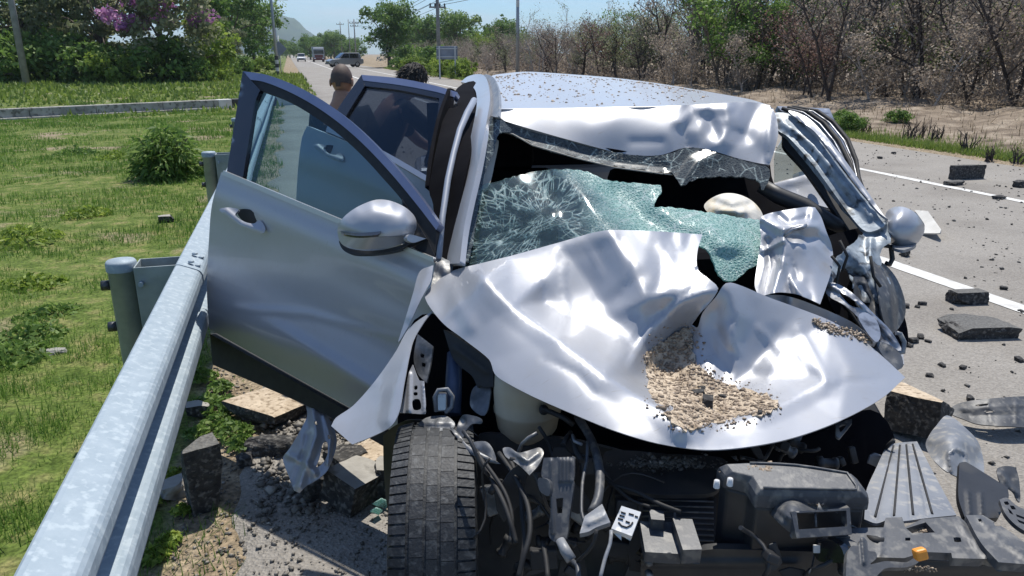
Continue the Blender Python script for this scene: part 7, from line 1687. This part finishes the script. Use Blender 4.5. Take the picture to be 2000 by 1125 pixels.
sz = .0011 + .0095 * r.random(len(pts)) ** 6; sz[pts[:, 2] == 0] *= .6
pebbles("bonnet_gravel", W, sz, M['gravel'], "loose sandy stones lying on the bonnet", 42)
for i, (x, y, s) in enumerate([(1365, 768, .022), (1382, 785, .026), (1410, 770, .014), (1372, 755, .015), (1485, 800, .012)]):
    p = on(hood, x, y, .035); chunk("asphalt_lump", (p[0], p[1], p[2] - .012), (s * 1.5, s, s * 1.1), i, 60 + i, "dark asphalt lump in the gravel on the bonnet", "dark lumps in the bonnet gravel", AA)
pts = np.c_[r.uniform(1590, 1705, 260), np.zeros(260)]; pts[:, 1] = 628 + (pts[:, 0] - 1590) * .33 + r.normal(0, 5, 260)
d_ = ob_depth[hood.name](pts) - .006
W = EYE + (FW + RT * ((pts[:, :1] - 1000) / FOC) + UPV * ((562.5 - pts[:, 1:2]) / FOC)) * d_[:, None]
pebbles("bonnet_edge_gravel", W, .002 + .006 * r.random(260) ** 2, M['gravel'], "line of sandy stones along the bonnet's road side edge", 43)
# stones on the roof
px_ = 965 + 420 * r.random(700) ** 1.4; base_y = np.interp(px_, [965, 1030, 1100, 1200, 1300, 1400], [151, 143, 147, 155, 168, 185]); py_ = base_y + 55 * r.random(700) ** 2.6
pts = np.c_[px_, py_]; pts = pts[inside(pts, spline([(976, 200), (966, 152), (1030, 142), (1100, 146), (1200, 154), (1300, 167), (1400, 184), (1330, 205), (1100, 208)], True, 20))]
d_ = ob_depth[roof.name](pts) - .004
W = EYE + (FW + RT * ((pts[:, :1] - 1000) / FOC) + UPV * ((562.5 - pts[:, 1:2]) / FOC)) * d_[:, None]
pebbles("roof_gravel", W, .003 + .009 * r.random(len(pts)) ** 2.5, M['gravel'], "small stones scattered over the wrecked car's roof", 44)
# stones on the air box and under the bonnet lip
def pile(cx, cy, rx, ry, n, fn, name, label, mat, seed, smax=.008):
    r = np.random.default_rng(seed); q = np.c_[cx + rx * r.normal(0, .45, n), cy + ry * r.normal(0, .45, n)]
    W = np.array([fn(x, y, .012 * math.exp(-((x - cx) / rx) ** 2 * 2)) for x, y in q])
    pebbles(name, W, .002 + smax * r.random(n) ** 2.5, mat, label, seed)
fl = lambda c: (lambda x, y, o: EYE + ray(x, y) * (tps(c)([(x, y)])[0] - o))
pile(1490, 917, 60, 7, 260, fl(ld), "air_box_gravel", "pale stones on the air filter box lid", M['gravel'], 51)
pile(1590, 978, 62, 8, 240, lambda x, y, o: EYE + ray(x, y) * (1.56 + (985 - y) * .003 - o), "intake_gravel", "pale stones on the broken air intake", M['gravel'], 52)
pile(1300, 905, 110, 14, 500, lambda x, y, o: EYE + ray(x, y) * (1.80 - o), "undershield_gravel", "dark gravel on the shield under the bonnet lip", M['grit'], 53)
pile(1805, 1032, 22, 8, 90, lambda x, y, o: at(x, y, 'z', .645), "support_gravel", "pale grit in the opening of the front panel", M['gravel'], 54, .005)
pile(1790, 1110, 40, 6, 60, lambda x, y, o: at(x, y, 'd', 1.46), "latch_grit", "pale grit beside the bonnet latch", M['gravel'], 55, .004)

# loose pieces of the car
sheet("torn_bracket", [(597, 792, 1), (607, 790), (618, 793), (626, 788, 1), (640, 798, 1), (640, 812), (652, 835), (658, 862), (652, 890), (640, 918), (622, 935), (600, 948), (585, 963, 1), (574, 958, 1), (566, 935), (558, 915), (553, 895), (566, 875), (580, 852), (592, 830), (600, 812)],
      [(600, 795, 'd', 2.86), (636, 800, 'd', 2.86), (655, 860, 'd', 2.76), (585, 960, 'd', 2.60), (556, 900, 'd', 2.72), (610, 880, 'd', 2.68), (620, 835, 'd', 2.76)], M['paint'], None,
      [([(612, 800), (618, 850), (600, 900), (585, 950)], .03, 14, 'tent'), ([(600, 850), (590, 900), (575, 940)], -.02, 10, 'tent'), ([(632, 810), (646, 860), (640, 905)], .02, 8, 'tent'), ([(566, 890), (600, 905), (615, 925)], .018, 10, 'tent')], step=3.6, th=.004, dents=(18, .010, 14),
      holes=[[(630, 868), (638, 862), (640, 885), (630, 905), (618, 912), (624, 895)], [(614, 823), (619, 821), (620, 829), (615, 830)], [(640, 850), (644, 848), (646, 856), (642, 858)]], label="torn shiny steel bracket standing in the rubble left of the tyre", cat="car part")
sheet("plastic_undertray", [(1850, 800, 1), (1872, 788), (1900, 782), (1960, 776), (2040, 772, 1), (2040, 830), (1950, 832, 1), (1908, 828), (1880, 818), (1860, 810)], [(1850, 800, 'z', .06), (1900, 783, 'z', .11), (2040, 772, 'z', .12), (1950, 830, 'z', .07), (1880, 818, 'z', .05)], M['dusty'], None,
      [([(1880, 800), (1950, 794), (2030, 790)], .01, 4, 'tent'), ([(1900, 812), (1990, 808)], -.01, 5, 'tent'), ([(1985, 782), (1985, 826)], .008, 4, 'tent'), ([(1930, 784), (1935, 826)], .006, 4, 'tent')], step=5, th=.006, holes=[[(1905, 791), (1930, 788), (1930, 791), (1906, 794)], [(1925, 803), (1940, 802), (1940, 805), (1926, 806)]],
      label="dark ribbed plastic undertray lying on the road at the right edge", cat="car part")
sheet("trim_panel", [(1786, 410, 1), (1812, 412, 1), (1838, 448, 1), (1836, 455), (1800, 455, 1), (1806, 440)], [(1786, 410, 'z', .02), (1812, 412, 'z', .10), (1836, 452, 'z', .08), (1800, 455, 'z', .02)], pmat("pale_trim_board", (.52, .50, .45), (.62, .60, .55), 6, rough=.7), None, [([(1812, 414), (1834, 450)], .01, 6, 'tent')], step=5, th=.012,
      label="pale trim panel lying on the road beside the mirror", cat="car part")
sheet("liner_scrap", [(1948, 915), (1980, 912), (1990, 935), (1992, 980), (1975, 960), (1955, 945)], [(1950, 916, 'z', .30), (1988, 930, 'z', .28), (1985, 975, 'z', .24)], M['dusty'], None, [([(1955, 925), (1985, 965)], .01, 6, 'tent')], step=5, th=.004, dents=(6, .01, 14), label="grey scrap of wheel arch liner at the right picture edge", cat="car part")
for i, (x, y, s) in enumerate([(745, 985, 18), (735, 1000, 12), (715, 868, 12)]):
    sheet("glass_shard", [(x - s, y, 1), (x, y - s * .6, 1), (x + s, y - s * .2, 1), (x + s * .4, y + s * .5, 1)], [(x - s, y, 'z', .03), (x, y - s * .6, 'z', .05), (x + s, y, 'z', .02)], M['wcraze'], None, step=6, th=.005, label=["larger pale green glass shard beside the front tyre", "smaller pale green glass shard nearest the viewer beside the tyre", "green glass shard under the wing tip"][i], cat="glass shard")

# ================================================================== PEOPLE
M['skin'] = pmat("tanned_skin", (.33, .17, .105), (.40, .22, .14), 12, rough=.5)
M['hair'] = pmat("cropped_black_hair", (.012, .010, .009), (.035, .028, .022), 60, rough=.8, bump=.5, bscale=300, dist=.002)
M['stubble'] = pmat("shaved_dark_scalp", (.105, .066, .048), (.07, .046, .036), 30, rough=.7, bump=.3, bscale=400, dist=.001)
M['shirt'] = pmat("black_cotton_shirt", (.012, .013, .016), (.022, .023, .027), 12, rough=.9, bump=.3, bscale=30)
M['shirt2'] = pmat("dark_green_shirt", (.022, .032, .03), (.04, .052, .05), 12, rough=.9, bump=.3, bscale=30)
M['trousers'] = pmat("dark_trousers", (.02, .022, .03), (.035, .037, .045), 12, rough=.9)
M['shoe'] = pmat("black_shoe_leather", (.015, .014, .013), rough=.5)
def skin_obj(name, joints, bones, mat, parent, sub=2):
    """joints: name -> (point, radius); bones: pairs"""
    ks = list(joints); ix = {k: i for i, k in enumerate(ks)}
    me = bpy.data.meshes.new(name); me.from_pydata([tuple(joints[k][0]) for k in ks], [(ix[a], ix[b]) for a, b in bones], []); me.materials.append(mat); me.update()
    o = bpy.data.objects.new(name, me); COL.objects.link(o); o.parent = parent
    sk = o.modifiers.new("skin", 'SKIN'); sk.use_smooth_shade = True
    for i, k in enumerate(ks):
        rr_ = joints[k][1]; v = me.skin_vertices[0].data[i]; v.radius = (rr_, rr_) if not hasattr(rr_, '__len__') else rr_
    me.skin_vertices[0].data[0].use_root = True
    s = o.modifiers.new("sub", 'SUBSURF'); s.levels = sub; s.render_levels = sub
    return o
def person(loc, rz, label, hair, shirt, lean=0.0, tilt=0.0, arm=(.15, .25), hscale=1.0, crop=True):
    t = empty("person", loc, label, "person", None, rz, hscale)
    V = lambda x, y, z: np.array([x, y, z])
    c, s = math.cos(lean), math.sin(lean)
    def L(p):            # bend at the hip: forwards is +y
        p = np.array(p, float); q = p - V(0, 0, .95); return V(q[0], q[1] * c + q[2] * s, q[2] * c - q[1] * s) + V(0, 0, .95) if p[2] > .95 else p
    hd = lambda p: L(V(0, .02, 1.455) + (np.array([p[0], p[1] * math.cos(tilt) + p[2] * math.sin(tilt), p[2] * math.cos(tilt) - p[1] * math.sin(tilt)])))
    J = {'pelvis': (V(0, 0, .95), (.15, .11)), 'waist': (L((0, 0, 1.08)), (.135, .10)), 'chest': (L((0, 0, 1.27)), (.16, .11)), 'neck0': (L((0, 0, 1.41)), (.088, .08)), 'neck': (hd((0, .0, .03)), .066), 'jaw': (hd((0, .0, .08)), (.062, .066))}
    B = [('pelvis', 'waist'), ('waist', 'chest'), ('chest', 'neck0'), ('neck0', 'neck'), ('neck', 'jaw')]
    for k, sd in (('l', -1), ('r', 1)):
        a, b_ = arm
        sh = L((sd * .18, 0, 1.37)); el = sh + V(sd * .06, a, -.28); wr = el + V(-sd * .05, b_, -.12)
        hn = wr + (wr - el) / np.linalg.norm(wr - el) * .09
        J.update({'sh' + k: (sh, .058), 'el' + k: (el, .042), 'wr' + k: (wr, .028), 'hn' + k: (hn, (.042, .02))})
        B += [('chest', 'sh' + k), ('sh' + k, 'el' + k), ('el' + k, 'wr' + k), ('wr' + k, 'hn' + k)]
        fdv = (hn - wr) / np.linalg.norm(hn - wr); sv = np.cross(fdv, V(0, 0, 1)); sv /= np.linalg.norm(sv)
        for q in range(4):
            f0 = hn + sv * (-.03 + .02 * q); f1 = f0 + fdv * .045; f2 = f1 + (fdv * .7 - V(0, 0, .7)) * .035 * (1 - .12 * abs(q - 1.5))
            J.update({'f%d0' % q + k: (f1, .009), 'f%d1' % q + k: (f2, .008)}); B += [('hn' + k, 'f%d0' % q + k), ('f%d0' % q + k, 'f%d1' % q + k)]
        th0 = wr + fdv * .03 + sv * .04 * -sd; J['t' + k] = (th0 + fdv * .03, .009); B.append(('wr' + k, 't' + k))
        J.update({'hip' + k: (V(sd * .095, 0, .88), .088), 'kn' + k: (V(sd * .10, .02, .48), .058), 'an' + k: (V(sd * .10, -.01, .09), .038), 'to' + k: (V(sd * .11, .14, .035), (.04, .03))})
        B += [('pelvis', 'hip' + k), ('hip' + k, 'kn' + k), ('kn' + k, 'an' + k), ('an' + k, 'to' + k)]
    skin_obj("body", J, B, M['skin'], t)
    hm = MB(); hv = []; hn_, hm_ = 20, 14
    for i in range(hm_ + 1):
        ph = math.pi * i / hm_; zc = math.cos(ph)
        for j in range(hn_):
            th = 2 * math.pi * j / hn_; sx, sy = math.sin(ph) * math.cos(th), math.sin(ph) * math.sin(th)
            w = .078 if zc > -.1 else .078 * (1 + .42 * (zc + .1)); dy = .097 if sy < 0 else .092
            if zc < -.15 and sy < 0: dy *= 1 + .75 * (zc + .15)
            hv.append(hd((w * sx, dy * sy + (.012 if zc < -.2 else 0), .138 + .118 * zc)))
    for bx, bz, br_ in ((0, -.02, .016), (-.03, .03, -.006), (.03, .03, -.006), (0, -.075, .006)):      # nose, eye sockets, lips
        for q, v in enumerate(hv):
            c_ = hd((bx, .092, .138 + bz)); dd = np.linalg.norm(v - c_)
            if dd < .04: hv[q] = v + (hd((0, 1, 0)) - hd((0, 0, 0))) * br_ * (1 - dd / .04)
    hm.add(hv, [(i * hn_ + j, i * hn_ + (j + 1) % hn_, (i + 1) * hn_ + (j + 1) % hn_, (i + 1) * hn_ + j) for i in range(hm_) for j in range(hn_)], True)
    for sd in (-1, 1):
        ev = []
        for i in range(7):
            for j in range(10):
                ph, th = math.pi * i / 6, 2 * math.pi * j / 10
                ev.append(hd((sd * (.080 + .009 * math.sin(ph) * math.cos(th)), -.008 + .018 * math.sin(ph) * math.sin(th), .128 + .031 * math.cos(ph))))
        hm.add(ev, [(i * 10 + j, i * 10 + (j + 1) % 10, (i + 1) * 10 + (j + 1) % 10, (i + 1) * 10 + j) for i in range(6) for j in range(10)], True)
    me = bpy.data.meshes.new("head"); me.from_pydata([tuple(v) for v in hm.v], [], hm.f); me.materials.append(M['skin']); me.polygons.foreach_set("use_smooth", [True] * len(me.polygons)); me.update(); child("head", me, t)
    up = {k: (p, (np.array(r_) * 1.0 + .016) if hasattr(r_, '__len__') else r_ + .016) for k, (p, r_) in J.items()}
    S = {k: up[k] for k in ('pelvis', 'waist', 'chest', 'shl', 'shr')}
    S['neck0'] = (J['neck0'][0] - V(0, 0, .035), (.085, .08))
    for k in 'lr': S['el' + k] = (J['sh' + k][0] + (J['el' + k][0] - J['sh' + k][0]) * .8, .06)
    S = {k: (p, (max(r_[0], .0), max(r_[1], .0)) if hasattr(r_, '__len__') else r_) for k, (p, r_) in S.items()}
    skin_obj("shirt", S, [('pelvis', 'waist'), ('waist', 'chest'), ('chest', 'neck0'), ('chest', 'shl'), ('chest', 'shr'), ('shl', 'ell'), ('shr', 'elr')], shirt, t)
    T = {'pelvis': (J['pelvis'][0] + V(0, 0, .02), (.16, .12))}
    for k in 'lr': T.update({'hip' + k: (J['hip' + k][0], .10), 'kn' + k: (J['kn' + k][0], .072), 'an' + k: (J['an' + k][0] + V(0, 0, .03), .06)})
    skin_obj("trousers", T, [('pelvis', 'hipl'), ('pelvis', 'hipr'), ('hipl', 'knl'), ('hipr', 'knr'), ('knl', 'anl'), ('knr', 'anr')], M['trousers'], t)
    for k in 'lr': skin_obj("shoe", {'an': (J['an' + k][0] - V(0, .02, .03), .052), 'mid': (J['to' + k][0] - V(0, .06, -.01), .05), 'to': (J['to' + k][0], (.05, .036))}, [('an', 'mid'), ('mid', 'to')], M['shoe'], t)
    # hair cap
    mb = MB(); n, m = 24, 12; vs = []; fs = []
    for i in range(m + 1):
        ph = math.pi * i / m
        for j in range(n):
            th = 2 * math.pi * j / n
            g_ = .0012 if crop else .014 + .006 * math.sin(j * 5 + i * 3)
            x, y, z = math.sin(ph) * math.cos(th), math.sin(ph) * math.sin(th), math.cos(ph)
            vs.append(hd(((.0775 + g_) * x, -.002 + (.0965 + g_) * y, .142 + (.116 + g_) * z)))
    for i in range(m):
        for j in range(n):
            j2 = (j + 1) % n
            ph = math.pi * (i + .5) / m; th = 2 * math.pi * (j + .5) / n
            if math.cos(ph) > -.12 - .28 * max(0, -math.sin(th)) + .75 * max(0, math.sin(th)) ** 2: fs.append((i * n + j, i * n + j2, (i + 1) * n + j2, (i + 1) * n + j))
    me = bpy.data.meshes.new("hair"); me.from_pydata([tuple(v) for v in vs], [], fs); me.materials.append(hair); me.polygons.foreach_set("use_smooth", [True] * len(me.polygons)); me.update()
    child("hair", me, t)
    if not crop:        # strands over the cap
        hr = np.random.default_rng(5); k_ = 700; ph = np.arccos(hr.uniform(-.35, 1, k_)); th = hr.random(k_) * 6.283; vs2 = []
        for a_, b_ in zip(ph, th):
            x, y, z = math.sin(a_) * math.cos(b_), math.sin(a_) * math.sin(b_), math.cos(a_)
            if y > .35 and z < .45: continue
            q0 = np.array([.094 * x, -.002 + .113 * y, .142 + .132 * z]); tn = np.array([-math.sin(b_), math.cos(b_), 0]) + hr.normal(0, .3, 3); dn = np.array([x * .35, y * .35, -.9 + z * .5]) + hr.normal(0, .35, 3)
            dn = dn / np.linalg.norm(dn) * hr.uniform(.02, .045)
            vs2 += [hd(q0 + tn * .004), hd(q0 - tn * .004), hd(q0 + dn + np.array([x, y, z]) * .008)]
        child("hair_strands", np_mesh("hair_strands", vs2, np.arange(len(vs2)), hair), t)
    return t
p1 = EYE + ray(657, 122) * 4.75
person((p1[0], p1[1], 0), -.35, "man with shaved head in a dark green shirt standing behind the open doors", M['stubble'], M['shirt2'], .10, .12, (.10, .18), (p1[2] + .0) / 1.715)
p2 = EYE + ray(752, 122) * 5.0
person((p2[0] - .12, p2[1] - .1, 0), -1.3, "person with black hair and black shirt leaning in behind the rear door", M['hair'], M['shirt'], .46, .15, (.28, .22), .945, False)

# ================================================================== AIR
hz = MB().box((0, 2050, 62), (6400, 4400, 128))
hm_, hnt, hb = newmat("thin_summer_haze")
hnt.nodes.remove(hb)
pv = hnt.nodes.new("ShaderNodeVolumePrincipled")
pv.inputs["Color"].default_value = (.70, .82, .95, 1)
pv.inputs["Density"].default_value = 0.00022
pv.inputs["Anisotropy"].default_value = 0.2
hnt.links.new(pv.outputs[0], hnt.nodes["Material Output"].inputs["Volume"])
hz.build("haze", hm_, None, kind="stuff", label="thin blue summer haze over the road and hill", cat="haze")
